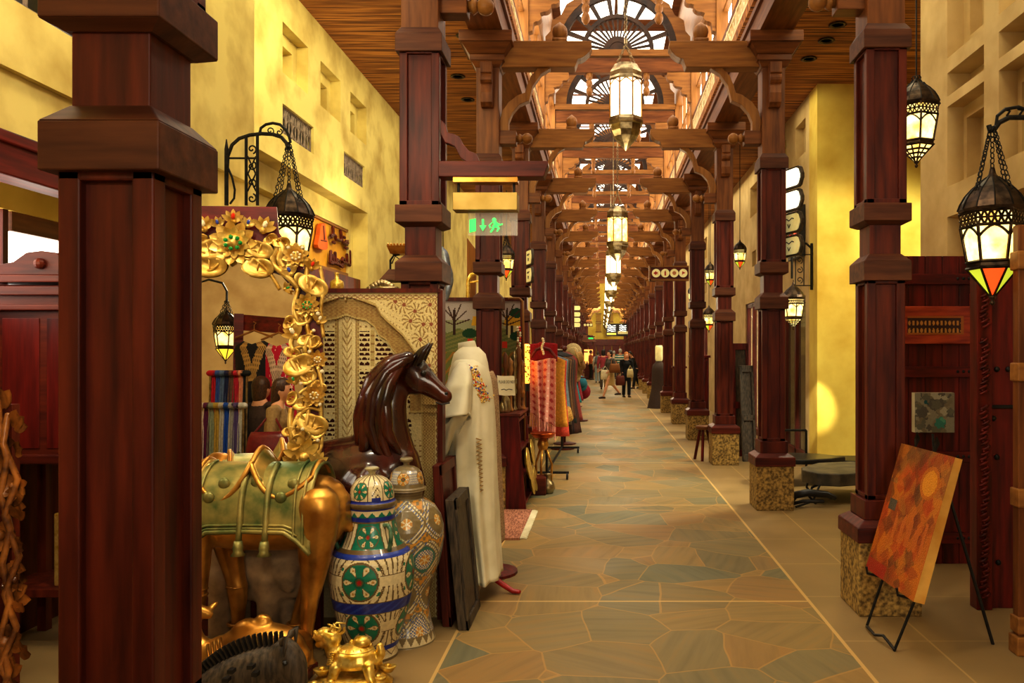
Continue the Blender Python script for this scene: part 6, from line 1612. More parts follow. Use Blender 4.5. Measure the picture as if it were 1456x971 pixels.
for i, (y, px, py, rgb, nm) in enumerate(((17.5,822,508,(196,156,90),'straw'),(17.6,824,520,(150,110,60),'tan'),(17.7,818,531,(200,170,120),'cream'),(19.0,826,545,(40,120,140),'blue'),(19.2,829,556,(150,30,50),'dark red'),(18.0,815,500,(220,200,150),'pale straw'))):
    p = P(px,py,y); q = MB(); q.X = Matrix.Translation(p) @ Matrix.Rotation(radians(70),4,'Y') @ Matrix.Rotation(.3*i,4,'X')
    q.lathe([(0,.12),(.08,.12),(.11,.09),(.12,.0),(.2,-.02),(.2,-.01),(.12,.01)], 16); tag(q.build('hat', fabric(rgb), smooth=True), '%s sun hat hanging on the left side display, %s of its cluster'%(nm, ORD[i]), 'hat', 'hats on the left side display')
q = MB(); x = -1.0; q.tube([(P(820,0,18).x,18.4,0),(P(820,0,18).x,18.4,2.0)], .03, 8); q.lathe([(0,0),(.25,0),(.25,.03),(0,.05)], 16, (P(820,0,18).x,18.4,0))
for z in (1.0,1.3,1.6): q.box(P(820,0,18).x-.03,P(820,0,18).x+.25,18.38,18.42,z,z+.03)
tag(q.build('hat_stand', 'wood_dark_z'), 'dark pole stand holding the sun hats on the left side', 'stand')
# plaques on columns
def plaque_shape(): return [(-.5,-.5),(.34,-.5),(.42,-.42),(.5,-.1),(.5,.1),(.42,.42),(.34,.5),(-.5,.5)]
def plaques(spec, X0, ang, w, hts, hgt, lit, lb, name='direction_sign', scr=True):
    t = thing(name, lb, 'sign', tuple(X0)); A = Matrix.Translation(Vector(X0)) @ Matrix.Rotation(ang, 4, 'Z')
    zs = [z for z, _ in hts]
    q = MB(); q.X = A; q.box(-.03,.035,-.02,.02,min(zs)-hgt*.6,max(zs)+hgt*.6); q.build('back_post', 'wood_dark_z', t)
    for z, m in hts:
        q = MB(); q.X = A; pl = [(.0+w*(.5+p[0]), z+hgt*.96*p[1]) for p in plaque_shape()]; q.prism(pl, -.035, .0, 'y'); fr = q.build('plaque', 'charcoal', t, bevel=.003)
        q = MB(); q.X = A; pl = [(.0+w*(.5+p[0]*.86), z+hgt*.78*p[1]) for p in plaque_shape()]; q.prism(pl, -.045, -.03, 'y'); q.build('sign_face', m, fr)
        if scr and m == 'sign_cream':
            q = MB(); q.X = A; q.tube([(w*.3,-.048,z+hgt*.12),(w*.4,-.048,z+hgt*.2),(w*.5,-.048,z+hgt*.1),(w*.62,-.048,z+hgt*.2),(w*.7,-.048,z+hgt*.16)], .006, 4); q.tube([(w*.45,-.048,z-hgt*.05),(w*.5,-.048,z-hgt*.22),(w*.56,-.048,z-hgt*.06)], .006, 4); q.build('arabic_script', 'black', fr)
    return t
# the four plaques on the second right column: board turned towards the nave
a0, a1 = P(1098,0,8.32), P(1124,0,7.86); ang = atan2(a1.y-a0.y, a1.x-a0.x); w_ = (a1-a0); w_.z = 0
zz = [(H-(py-CY)*8.08/F, m) for py, m in ((252,'sign_white'),(284,'sign_white'),(316,'sign_cream'),(349,'sign_cream'))]
plaques(None, (1.905,8.34,0), radians(-68), .40, zz, .225, True, 'four stacked cream direction plaques on the second right column, top two glaring')
plaques(None, (XL+.13,11.24,0), radians(-68), .26, [(H-(367-CY)*11.2/F,'sign_cream'),(H-(392-CY)*11.2/F,'sign_cream')], .24, True, 'two cream direction plaques on the third left column')
plaques(None, (P(816,0,27.2).x,27.2,0), 0, .24, [(H-(py-CY)*27.2/F,'sign_cream') for py in (438,447,455,462)], .19, True, 'four small cream arrow plaques far down the left row of columns', scr=False)
# round pictogram sign on the fourth right column
Y0 = 14.45; f = PXf(Y0)
t = thing('pictogram_sign', 'wooden sign board with four round cream and red pictograms on the right', 'sign', tuple(f(951,397)))
q = MB(); a, b_ = f(925,397), f(979,380.5); q.box(a.x,b_.x,Y0-.05,Y0+.05,a.z,b_.z); q.build('board', 'wood_red_x', t)
q = MB(); q.box(a.x-.02,b_.x,Y0-.07,Y0+.06,b_.z,b_.z+.03); q.box(a.x-.02,b_.x,Y0-.07,Y0+.06,a.z-.03,a.z); q.box(a.x-.03,a.x,Y0-.07,Y0+.06,a.z-.03,b_.z+.03); q.build('frame', 'wood_honey_x', t)
redm = noise_mat('red_print', srgb(190,40,24), srgb(206,60,36), 8, rough=.5); pinkm = noise_mat('faded_print', srgb(214,140,96), srgb(220,156,108), 8, rough=.5)
for i, px in enumerate((932.6,945.4,958.2,970.9)):
    c = f(px,388.8,-.055); q = MB(); q.X = Matrix.Translation(c) @ Matrix.Rotation(pi/2,4,'X'); q.lathe([(0,0),(.078,0),(.078,.02),(0,.02)], 24); d = q.build('disc', 'sign_cream', t)
    q = MB(); y_ = c.y-.026
    k = .0129
    pl = [[[(-4,0),(0,3.2),(0,1.4),(4,1.6),(1,0),(4,-1.6),(0,-1.4),(0,-3.2)]],[[(-1.1,-3.5),(1.1,-3.5),(1.1,1.5),(.6,2.2),(.6,3.5),(-.6,3.5),(-.6,2.2),(-1.1,1.5)]],[[(2.8*cos(j*pi/7),2.8*sin(j*pi/7)) for j in range(14)]],[[(3.2,.2),(-1.5,2.6),(-1.8,-3),(-.6,-1.2)]]][i]
    for poly in pl: q.add([(c.x+p[0]*k, y_, c.z+p[1]*k) for p in poly], [tuple(range(len(poly)))])
    q.build('pictogram', pinkm if i == 2 else redm, d)
q = MB(); c = P(836,462,34); 
t = thing('pictogram_sign', 'small hanging sign of round white pictograms far away left of the lanterns', 'sign', tuple(c)); q.box(c.x-.2,c.x+.2,c.y-.04,c.y+.04,c.z-.07,c.z+.07); q.tube([(c.x,c.y,c.z+.07),(XL+.1,34-.4,c.z+.3)], .02, 6); q.build('board', 'wood_dark_x', t)
for i in range(3):
    q = MB(); q.X = Matrix.Translation((c.x-.13+.13*i,c.y-.045,c.z)) @ Matrix.Rotation(pi/2,4,'X'); q.lathe([(0,0),(.055,0),(.055,.01),(0,.01)], 16); q.build('disc', 'sign_cream', t)
# ================================================================ right side
# wall lantern on its arm, hanging lanterns, bracket by the shop window
t = thing('lantern_bracket', 'curled black iron arm at the upper right edge holding the coloured-tip lantern', 'bracket', (2.98,4.5,2.7))
Y0 = 4.47; f = PXf(Y0)
q = MB(); q.tube([f(1406,178), f(1407,184), f(1414,184), f(1421,174), f(1435,167), f(1456,167), f(1490,180), f(1530,215), f(1600,260)], .015, 8); q.tube([f(1416,180), f(1418,165), f(1430,155), f(1448,152), f(1470,160), f(1480,175)], .010, 6)
for cx, cy in ((1432,164),(1450,163)): q.tube([f(cx,cy), f(cx+4,cy-6), f(cx-2,cy-8)], .007, 5, round_=True)
q.build('arm', 'iron', t); q = MB(); q.tube([(2.96,Y0,f(0,160).z),(2.96,Y0,f(0,330).z)], .018, 6); q.tube([(2.96,Y0,f(0,320).z), f(1560,290), f(1530,215)], .012, 6); q.build('wall_bar', 'iron', t)
hex_lantern('hanging_lantern', 'large lit lantern with red and yellow glass tip at the right edge', tuple(f(1411,180)), .345, .27, radians(-22))
hex_lantern('hanging_lantern', 'lit lantern with pierced tip hanging just right of the nearest right column', tuple(P(1303,108,6.03)), .33, .03, .35, False, cord=CEIL-P(1303,108,6.03).z)
for i, (px, py, Y, w, lb) in enumerate(((1052,338,14.1,.24,'small lit lantern hanging on a long cord between the second and third right columns'),(1010,370,18.0,.26,'small lit lantern hanging left of the third right column'),(1008,432,17.0,.26,'lit lantern low on the right wall behind the third right column'),(1128,398,10.6,.3,'lit lantern with dark dome just right of the second right column, under the plaques'),(985,402,21,.26,'tiny lit lantern far along the right aisle'))):
    p = P(px,py,Y); hex_lantern('hanging_lantern', lb, tuple(p), w, .06, .2*i, True if i < 3 else False, 'small lanterns of the right aisle', cord=CEIL-p.z if i != 3 else 0, full=False)
YB = 11.1; B2 = PXf(YB); t = thing('lantern_bracket', 'thin scrolled iron bracket on the right wall beside the second right column', 'bracket', (2.95, YB, 2.5))
q = MB(); q.tube([B2(1154,412), B2(1154,346)], .02, 6); q.tube([B2(1155,362), B2(1153,352), B2(1146,346), B2(1136,345), B2(1128,349), B2(1126,360), B2(1126,396)], .016, 6); q.tube([B2(1131,406),B2(1154,406)], .008, 5); q.tube([B2(1131,362),B2(1154,362)], .008, 5)
for x in (1131,1143): q.tube([B2(x,362),B2(x,406)], .008, 5)
for cy, sg in ((370,1),(384,-1),(398,1)): q.tube(spiral((1137,cy), 1, 5, 0, 1.2*sg, 12, B2), .006, 4)
q.build('scrollwork', 'iron', t)
# black sign box with red letters on the right wall
t = thing('sign_box', 'black wall sign box with a red light spot and white marks right of the plaques', 'sign', (2.92,11.85,3.0))
MB().box(2.885,2.975,11.5,12.2,3.02,3.78).build('box', 'black', t, bevel=.004)
q = MB(); q.box(2.875,2.885,11.56,12.16,3.06,3.74); fb = q.build('face', noise_mat('dark_red_face', srgb(70,20,16), srgb(100,34,24), 6, rough=.25), t)
q = MB(); q.box(2.868,2.874,11.66,11.76,3.38,3.48); q.build('red_light', emis('red_led', (1,.05,.02), 5), fb)
q = MB()
for i in range(4): q.tube([(2.868,11.95-.07*i,3.08+.02*(i%2)),(2.868,11.92-.07*i,3.13),(2.868,11.96-.07*i,3.15)], .01, 5)
q.build('white_marks', 'sign_white', fb); q = MB(); q.tube([(2.868,11.98,3.4),(2.868,11.92,3.2)], .015, 5); q.build('red_stroke', redm, fb)
# antique doors
Y0 = 6.0; f = PXf(Y0)
t = thing('antique_door_leaf', 'dark red plank door leaf with heavy cross battens standing behind the easel', 'door', (2.6,Y0,0))
x0, x1 = f(1268,0).x, f(1388,0).x; zt = f(0,364).z
q = MB(); 
for i in range(5): a = lerp(x0,x1,i/5); q.box(a+.002, lerp(x0,x1,(i+1)/5)-.002, Y0, Y0+.05, 0, zt)
q.build('planks', 'wood_red_z', t, bevel=.003)
for py in (397,528,648,763):
    q = MB(); q.box(x0,x1-.02,Y0-.045,Y0,f(0,py+8).z,f(0,py-7).z); o = q.build('batten', 'wood_red_x', t, bevel=.004)
    q = MB()
    for px in (1358,1366,1374): q.ball(f(px,py,-.045), .012, 6)
    q.build('nail', 'iron', o)
q = MB(); q.box(x0,x1-.03,Y0-.07,Y0,f(0,489).z,f(0,436).z); q.box(f(1378,0).x,x1+.01,Y0-.07,Y0,f(0,489).z,f(0,417).z); q.build('lock_panel', noise_mat('orange_red_wood', srgb(130,36,18), srgb(190,78,36), 4, (1,6,6), .45), t, bevel=.006)
def inl(u, v):
    if v < .12 or v > .88 or u > .95: return srgb(170,96,30)
    k = (u*14)%1-.5; r_ = (v*2.4)%1-.5
    return srgb(196,140,60) if hypot(k,r_*.9) < .3 else srgb(60,22,16)
M['attr_wood'] = attr_mat('painted_wood', .5)
q = MB(); q.grid(80, 20, lambda u, v: tuple(f(lerp(1285,1364,u), lerp(476,450,v), -.074)), inl); q.build('inlay_strip', 'attr_wood', t)
Y0 = 4.95; f = PXf(Y0)
t = thing('antique_door_post', 'tall carved dark red door post and plank leaf with iron bar at the right', 'door', (2.45,Y0,0))
x0, xm, x1 = f(1386,0).x, f(1408,0).x, f(1444,0).x; zt = f(0,362).z
MB().box(xm,x1,Y0+.01,Y0+.07,0,zt).build('plank', 'wood_red_z', t, bevel=.004)
MB().box(x0,xm,Y0-.03,Y0+.07,0,zt).build('post', 'wood_red_z', t, bevel=.006)
q = MB()
for i in range(60):
    py = 420+i*7.2
    if 470 < py < 480 or 560 < py < 575:
        if q.v: q.build('carved_band', 'wood_red_x', t, smooth=True); q = MB()
        continue
    c = f(1397+2*sin(i*1.3), py, -.03); q.tube([c+Vector((-.02,0,-.012)), c+Vector((0,-.012,.0)), c+Vector((.02,0,.012))], .009, 5, round_=True); q.ball(c+Vector((.012*(-1)**i,-.004,.01)), .010, 6)
q.build('carved_band', 'wood_red_x', t, smooth=True)
q = MB(); q.tube([f(1407,578,-.02), f(1446,578,-.02)], .012, 6); q.build('iron_bar', 'iron', t)
for px, py in ((1418,525),(1434,525),(1413,595),(1434,372),(1418,650),(1398,578),(1420,800)): q = MB(); q.ball(f(px,py,.005), .018, 8); q.build('nail', 'iron', t, smooth=True)
Y0 = 4.2; f = PXf(Y0)
t = thing('wooden_pillar', 'reddish brown moulded timber pillar cut by the right edge of the picture', 'pillar', (f(1462,0).x,Y0,0))
x0 = f(1448,0).x; MB().box(x0,x0+.2,Y0,Y0+.06,0,2.3).build('shaft', 'wood_mid_z', t, bevel=.006)
for py, h_ in ((529,.05),(708,.05),(889,.045),(370,.05)): z = f(0,py).z; MB().box(x0-.012,x0+.21,Y0-.02,Y0+.07,z-h_,z+h_).build('moulding', 'wood_honey_x', t, bevel=.008)
MB().box(x0-.02,x0+.22,Y0-.03,Y0+.07,0,.1).build('moulding', 'wood_honey_x', t, bevel=.008)
# small silver picture on the door
Y0 = 5.99; f = PXf(Y0); random.seed(9)
t = thing('small_painting', 'small square silver-grey abstract picture hung on the dark red door leaf', 'painting', tuple(f(1325,614)))
bl_ = [(random.random(),random.random(),random.random()*.12+.04,random.choice([(150,146,130),(110,108,96),(180,176,160),(130,120,100),(96,92,86)])) for _ in range(70)]+[(.65,.75,.14,(60,140,130)),(.28,.25,.05,(20,90,100)),(.7,.68,.06,(90,170,150))]
def sp_(u, v):
    c = (140,132,112)
    for a, b_, r_, k in bl_:
        if hypot(u-a, v-b_)+.03*sin(u*40)*sin(v*37) < r_: c = k
    return srgb(*c)
q = MB(); q.grid(60, 60, lambda u, v: tuple(f(lerp(1297,1353,u), lerp(558,614,v), -.05)), sp_); q.build('canvas_face', attr_mat('impasto_paint', .45, 0, .5), t)
q = MB(); a, b_ = f(1297,614), f(1353,558); q.box(a.x,b_.x,Y0-.049,Y0+.01,a.z,b_.z); q.build('canvas_edge', 'white_cloth', t)
# ---------------- easel and large orange painting
BR_, BL_, TR_, TL_ = Vector((1.626,4.10,.315)), Vector((1.591,4.74,.315)), Vector((1.835,4.12,1.07)), Vector((1.800,4.72,1.07))
ua = (BR_-BL_); va = (TL_-BL_); nrm = ua.cross(va).normalized()
if nrm.x > 0: nrm = -nrm
pt = thing('easel_painting', 'large orange abstract canvas propped on the black easel by the nearest right column', 'painting', tuple((BR_+BL_)/2))
random.seed(17)
bb = [(random.random(),random.random(),random.uniform(.04,.16),random.uniform(.03,.14),random.choice([(176,70,14),(196,96,20),(150,52,16),(210,124,30),(120,50,22),(186,60,16),(160,90,30),(96,56,34),(206,140,50)])) for _ in range(150)]
def op(u, v):
    # u: left->right as seen, v: top->bottom
    c = (196,110,32) if v > .3 else (160,100,44)
    for a, b_, ru, rv, k in bb:
        if abs(u-a)/ru+abs(v-b_)/rv+.15*sin(u*31+v*17) < 1: c = tuple(int(.5*x+.5*y) for x, y in zip(c, k))
    d = hypot((u-.72)/.16, (v-.22)/.12)
    if d < 1: c = (222,150,40) if d < .75 else (196,112,26)
    if .3 < u < .9 and .48 < v < .70 and int(u*14)%2 == 0 and v > .5+.06*sin(u*20): c = (200,110,40)
    if .1 < u < .25 and .42 < v < .5: c = (90,84,76)
    if v > .9 and u < .4: c = (170,40,24)
    return srgb(*c)
q = MB(); q.grid(90, 110, lambda u, v: tuple(BL_+ua*u+va*(1-v)+nrm*.001), op); q.build('canvas_face', 'impasto' if 'impasto' in M else attr_mat('oil_paint', .4, 0, .5, .2), pt)
q = MB(); dp = -nrm*.06; cs = [BL_,BR_,TR_,TL_]; q.add(cs+[c+dp for c in cs], [(0,1,2,3),(7,6,5,4),(0,4,5,1),(1,5,6,2),(2,6,7,3),(3,7,4,0)]); q.build('canvas_edge', noise_mat('raw_canvas', srgb(206,150,60), srgb(232,190,104), 5, rough=.8), pt)
ez = thing('easel', 'thin black metal easel standing before the nearest right column', 'easel', (1.7,4.4,0))
q = MB()
fa, fb_ = Vector((1.56,4.63,.0)), Vector((1.58,4.25,.0)); 
dirv = va.normalized(); 
for p, base in ((BL_.lerp(BR_,.15), fa),(BL_.lerp(BR_,.80), fb_)):
    q.tube([base, p+nrm*-.075+Vector((0,0,.0)), p-nrm*.075+dirv*.75], .0085, 6)
    q.tube([p-nrm*.07+Vector((0,0,-.012)), p+nrm*.03+Vector((0,0,-.012)), p+nrm*.035+Vector((0,0,.025))], .008, 6)
q.build('front_leg', 'iron', ez)
q = MB(); tp = TL_.lerp(TR_,.5)-nrm*.075-Vector((0,0,.02)); q.tube([tp, Vector((2.165,4.35,0))], .0095, 6); q.build('back_leg', 'iron', ez)
q = MB(); m_ = (fa+fb_)/2; q.tube([fa+Vector((0,0,.0)), fa.lerp(fb_,.25)+Vector((-.03,0,.03)), m_+Vector((-.03,0,.02)), fa.lerp(fb_,.75)+Vector((-.02,0,.05)), fb_+Vector((0,0,.012))], .008, 6, round_=True)
q.build('scroll_foot', 'iron', ez); q = MB(); q.tube([BL_.lerp(BR_,.15)-nrm*.075, BL_.lerp(BR_,.80)-nrm*.075], .0085, 6); q.build('cross_bar', 'iron', ez); q = MB(); q.tube([BL_.lerp(BR_,.5)-nrm*.075+va*.9, TL_.lerp(TR_,.42)-nrm*.07+Vector((0,0,.10))], .008, 6)
q.build('mast', 'iron', ez)
for k in (.1,.5): p = TL_.lerp(TR_,k)-nrm*.06; q = MB(); q.tube([p, p+Vector((.01,.0,.05)), p+Vector((0,-.02,.09))], [.006,.018,.003], 6, side=(0,1,0), rs=.4); q.build('leaf_finial', 'iron', ez)
# ---------------- low black furniture beyond
Y0 = 8.5
t = thing('low_table', 'low grey slab table with curved black iron legs between the first two right columns', 'table', (2.6,8.6,0))
pl = [(2.22,8.75),(2.18,8.55),(2.28,8.32),(2.5,8.25),(2.75,8.34),(3.0,8.28),(3.25,8.42),(3.25,9.1),(2.9,9.2),(2.5,9.1)]
q = MB(); q.prism(pl, .20, .335, 'z'); q.build('slab', noise_mat('dark_grey_stone', srgb(62,56,46), srgb(100,90,72), 8, rough=.55), t, bevel=.012)
q = MB()
for x, y, dx in ((2.35,8.42,-.12),(3.1,8.45,.12),(2.45,9.0,-.1),(3.1,9.0,.1)): q.tube([(x,y,.21),(x+dx*.9,y-.03,.17),(x+dx*1.2,y-.05,.08),(x+dx*.6,y-.06,.0)], .014, 6)
q.tube([(2.3,8.3,.21),(2.2,8.2,.06),(2.0,8.1,.02)], .012, 6); q.build('leg', 'iron', t)
t = thing('low_table', 'low black leaf-shaped table in front of the yellow alley wall', 'table', (2.5,9.6,0))
pl = [(1.95,9.5),(2.1,9.35),(2.4,9.3),(2.75,9.42),(2.98,9.6),(2.7,9.9),(2.3,10.0),(2.0,9.8)]
q = MB(); q.prism(pl, .28, .34, 'z'); q.build('top', 'black', t, bevel=.015)
q = MB()
for x, y in ((2.15,9.5),(2.7,9.55),(2.3,9.85)): q.tube([(x,y,.29),(x,y-.05,.15),(x+.05,y,.0)], .02, 6)
q.build('leg', 'iron', t)
t = thing('bench', 'long low black bench along the foot of the yellow alley wall', 'bench', (3.2,10.2,0))
q = MB(); q.prism([(2.65,9.95),(3.2,9.75),(4.2,9.75),(4.2,10.3),(2.75,10.3)], .14, .26, 'z'); q.build('seat', 'black', t, bevel=.012); q = MB()
for x in (2.8,4.0):
    for y in (10.0,10.25): q.box(x-.03,x+.03,y-.03,y+.03,0,.14)
q.build('leg', 'black', t)
q = MB(); q.tube([(1.98,8.28,.03),(2.02,8.22,.12),(2.15,8.2,.15),(2.35,8.2,.13),(2.42,8.19,.10)], [.03,.04,.04,.035,.028], 8, round_=True); q.tube([(2.0,8.26,.02),(2.1,8.2,.06),(2.3,8.18,.06)], .02, 6, round_=True)
tag(q.build('curved_handle', 'black', smooth=True), 'curved black lever lying on the floor beside the second right column', 'lever')
q = MB(); q.tube([(2.05,10.0,.3),(2.06,10.0,.46),(2.12,10.0,.58),(2.25,10.0,.62),(2.6,10.0,.62)], .016, 6); q.tube([(2.05,10.0,0),(2.05,10.0,.32)], .016, 6); q.tube([(2.6,10.0,.62),(2.6,10.0,0)], .016, 6)
tag(q.build('rail', 'iron'), 'bent black metal rail behind the leaf-shaped table', 'rail')
# leaning screens, stool, cabinets beyond the second/third columns
def lean_screen(lb, px0, px1, py0, py1, Y, mat, mat2, dy=.25, slats=0):
    a, b_ = P(px0,py1,Y), P(px1,py0,Y); t = thing('leaning_screen', lb, 'screen', (a.x,Y,0))
    def bx(x0,x1,z0,z1,d0,d1,nm,m):
        q = MB(); o = lambda z: dy*z/b_.z
        q.add([(x0,Y+o(z0)+d0,z0),(x1,Y+o(z0)+d0,z0),(x1,Y+o(z0)+d1,z0),(x0,Y+o(z0)+d1,z0),(x0,Y+o(z1)+d0,z1),(x1,Y+o(z1)+d0,z1),(x1,Y+o(z1)+d1,z1),(x0,Y+o(z1)+d1,z1)], [(3,2,1,0),(4,5,6,7),(0,1,5,4),(1,2,6,5),(2,3,7,6),(3,0,4,7)]); return q.build(nm, m, t, bevel=.004)
    w = (b_.x-a.x)
    bx(a.x,b_.x,0,b_.z,0,.03,'panel',mat2)
    for x0,x1,z0,z1 in ((a.x,a.x+w*.18,0,b_.z),(b_.x-w*.18,b_.x,0,b_.z),(a.x,b_.x,0,.1),(a.x,b_.x,b_.z-.1,b_.z),(a.x,b_.x,b_.z*.42,b_.z*.48)): bx(x0,x1,z0,z1,-.03,.0,'frame',mat)
lean_screen('dark red framed panel leaning behind the third right column', 1043, 1066, 488, 640, 12.2, 'wood_red_z', 'charcoal', .15)
lean_screen('grey carved panel leaning behind the second right column', 1056, 1076, 520, 652, 11.6, 'charcoal', 'charcoal', .3)
t = thing('stool', 'small three-legged wooden stool at the foot of the third right column', 'stool', (P(1000,0,11.6).x,11.75,0))
c = P(1002,612,11.6); c.y = 11.75
q = MB(); q.lathe([(0,.0),(.10,.0),(.12,.02),(.12,.05),(.1,.06),(0,.055)], 16, c); q.build('seat', 'wood_mid_x', t, smooth=True)
for a in (.3,2.4,4.5): q = MB(); q.tube([c+Vector((.06*cos(a),.06*sin(a),0)), Vector((c.x+.16*cos(a),c.y+.14*sin(a),0))], .022, 8); q.build('leg', 'wood_red_z', t)
def cab(lb, x0, x1, y0, y1, h_, mat):
    t = thing('cabinet', lb, 'cabinet', ((x0+x1)/2,(y0+y1)/2,0)); MB().box(x0,x1,y0,y1,0,h_).build('case', mat, t, bevel=.008)
    MB().box(x0-.03,x1+.03,y0-.03,y1+.03,h_,h_+.05).build('cornice', mat, t, bevel=.006)
    for k in (0,1): a = lerp(x0,x1,.04+.48*k); MB().box(a,a+(x1-x0)*.44,y0-.02,y0,.1,h_-.06).build('door', mat, t, bevel=.006)
cab('reddish wooden cabinet standing behind the fourth right column', P(984,0,15.6).x, P(1008,0,15.6).x, 15.6, 16.0, 1.5, 'wood_red_z')
cab('dark wooden chest standing behind the fifth right column', P(958,0,20).x, P(975,0,20).x, 20, 20.4, 1.2, 'wood_dark_z')
Y0 = 22.6
t = thing('garment_stand', 'dark clothing stand with a pale headpiece far along the right row', 'garment', (P(938,0,Y0).x,Y0,0)); x = P(937,0,Y0).x
def gf(u, v): a = 2*pi*u; r_ = interp([(0,.07),(.1,.2),(.6,.22),(1,.34)], v)*(1+.05*sin(6*a)*v); return (x+r_*cos(a), Y0+r_*sin(a), 1.35-1.345*v)
q = MB(); q.grid(24, 12, gf); q.build('robe', fabric((74,56,46)), t, smooth=True); MB().lathe([(.09,1.35),(.11,1.4),(.11,1.75),(.09,1.8),(0,1.8)], 14, (x,Y0,0)).build('headpiece', 'sign_cream', t, smooth=True)
# ================================================================ nave lanterns on chains
def nave_lantern(label, y, zb, R=.215, lit='lamp_white'):
    x = NX; t = thing('nave_lantern', label, 'lantern', (x,y,zb), 0, 'big lanterns along the nave')
    A = Matrix.Translation((x,y,zb)); k = R/.215
    def mb(): q = MB(); q.X = A @ Matrix.Rotation(pi/8,4,'Z'); return q
    q = mb(); q.lathe([(.215*k,.85),(.22*k,.87),(.21*k,.9),(.21*k,.955),(.20*k,.975),(.165*k,1.03),(.15*k,1.06),(.10*k,1.075),(0,1.08)], 8); q.build('cap', 'pewter', t)
    q = mb(); q.lathe([(.205*k,.40),(.205*k,.85)], 8); q.build('glass_panes', lit, t)
    q = mb()
    for i in range(8):
        a = 2*pi*i/8; a2 = 2*pi*(i+1)/8; p = Vector((.208*k*sin(a),-.208*k*cos(a),0)); p2 = Vector((.208*k*sin(a2),-.208*k*cos(a2),0))
        q.tube([p+Vector((0,0,.39)), p+Vector((0,0,.86))], .010, 5)
        q.tube([p.lerp(p2,j/8)+Vector((0,0,.85-.06*(abs(j/8-.5)*2)**1.5)) for j in range(9)], .007, 4)
    q.build('pane_frame', 'brass', t)
    q = mb(); q.lathe([(.212*k,.31),(.225*k,.325),(.225*k,.36),(.212*k,.40)], 8); q.build('band', 'pewter', t)
    q = mb(); q.lathe([(0,0),(.012*k,.01),(.03*k,.03),(.09*k,.10),(.155*k,.17),(.185*k,.235),(.195*k,.31)], 8); q.build('bowl', 'pewter', t)
    q = MB(); ap = Vector((x,y,zb+1.33))
    for i in range(4): a = pi/4+i*pi/2; make_chain(q, ap, (x+.15*k*cos(a),y+.15*k*sin(a),zb+1.06), .007, .035)
    q.tube([ap, (x,y,ap.z+.05)], .02, 6); make_chain(q, (x,y,ap.z+.04), (x,y,ap.z+.9), .011, .05); q.tube([(x,y,ap.z+.9),(x,y,ZR)], .012, 6); q.build('chain', 'pewter', t)
nave_lantern('big lit octagonal lantern hanging highest and nearest over the corridor', 9.75, 4.11)
nave_lantern('second big octagonal lantern over the corridor, amber lit below the first', 15.0, 3.31, .215, 'lamp_glass')
for i in range(8): nave_lantern('big bright octagonal lantern over the corridor, %s from the front'%ORD[i+2], 20.4+5.6*i, 3.25)
# ceiling downlights
k_ = 0
for px, py, s in ((1191,34.6,1),(1175,57,1),(1150,190 if False else 83,1),(651,108,-1),(665,141,-1),(660,50,-1)):
    Yc_ = (CEIL-H)*F/(CY-py); p = P(px,py,Yc_); q = MB(); q.lathe([(.09,0),(.10,-.012),(.07,-.016),(.06,.0)], 20, (p.x,p.y,CEIL)); t = thing('downlight', 'dark round downlight in the reed ceiling over the %s aisle, %s of three'%('right' if s > 0 else 'left', ORD[k_%3]), 'ceiling light', (p.x,p.y,CEIL-.02), 0, 'downlights of the aisles'); q.build('rim', 'bronze', t, smooth=True)
    q = MB(); q.lathe([(0,-.004),(.065,-.004)], 16, (p.x,p.y,CEIL)); q.build('lens', 'black', t); k_ += 1
# ================================================================ people and the far end
def at(px, Y): return ((px-CX)*Y/F, Y, 0)
person('person', 'walker in white top and pale blue trousers with backpack far down the corridor', at(850,41), 1.62, pi, fabric((214,208,200)), fabric((170,190,206)), 'hair', stride=.12)
c = Vector(at(850,40.8)); c.z = 1.2; shoulder_bag('backpack', 'grey backpack on the walker in pale blue trousers', c, .30, .42, .18, fabric((110,116,120)))
person('person', 'woman striding left in grey top and tan skirt in the middle of the corridor', at(867.5,27.4), 1.66, -pi/2+.5, fabric((92,84,80)), fabric((196,166,110)), 'hair_dark', skirt=True, stride=.42, armR=[(.24,.1,1.14),(.2,-.12,1.0)], armL=[(.26,-.04,1.12),(.24,-.25,1.02)], hairstyle='bob')
c = Vector(at(874,27.1)); c.z = 1.05; shoulder_bag('shoulder_bag', 'brown leather bag at the hip of the striding woman', c, .40, .32, .16, fabric((128,78,30)), tuple(Vector(at(870,27.3))+Vector((0,0,1.42))), .4)
c = Vector(at(860.5,27.3)); c.z = .82; shoulder_bag('tote_bag', 'cream tote bag carried in front of the striding woman', c, .34, .34, .10, fabric((226,214,180)), None, .3)
person('person', 'person in pink-sleeved dark top and hat behind the striding woman', at(858,34), 1.7, pi, fabric((164,66,78)), fabric((96,82,66)), 'hair_dark', hairstyle='bob', stride=.1)
person('person', 'grey-haired man in a teal and white striped polo seen from behind', at(882,41), 1.76, pi, None or noise_mat('striped_polo', srgb(20,110,110), srgb(226,222,206), 1, rough=.8), fabric((54,52,56)), 'hair_grey', sleeve=False, build=1.12)
m = bpy.data.materials['striped_polo']; nt = m.node_tree
tc_ = [n for n in nt.nodes if n.type == 'TEX_COORD'][0]; wv = nt.nodes.new('ShaderNodeTexWave'); wv.bands_direction = 'Z'; wv.inputs['Scale'].default_value = 2.4; nt.links.new(tc_.outputs['Object'], wv.inputs['Vector'])
rp = [n for n in nt.nodes if n.type == 'VALTORGB'][0]; nt.links.new(wv.outputs['Color'], rp.inputs[0]); rp.color_ramp.elements[0].position = .48; rp.color_ramp.elements[1].position = .52
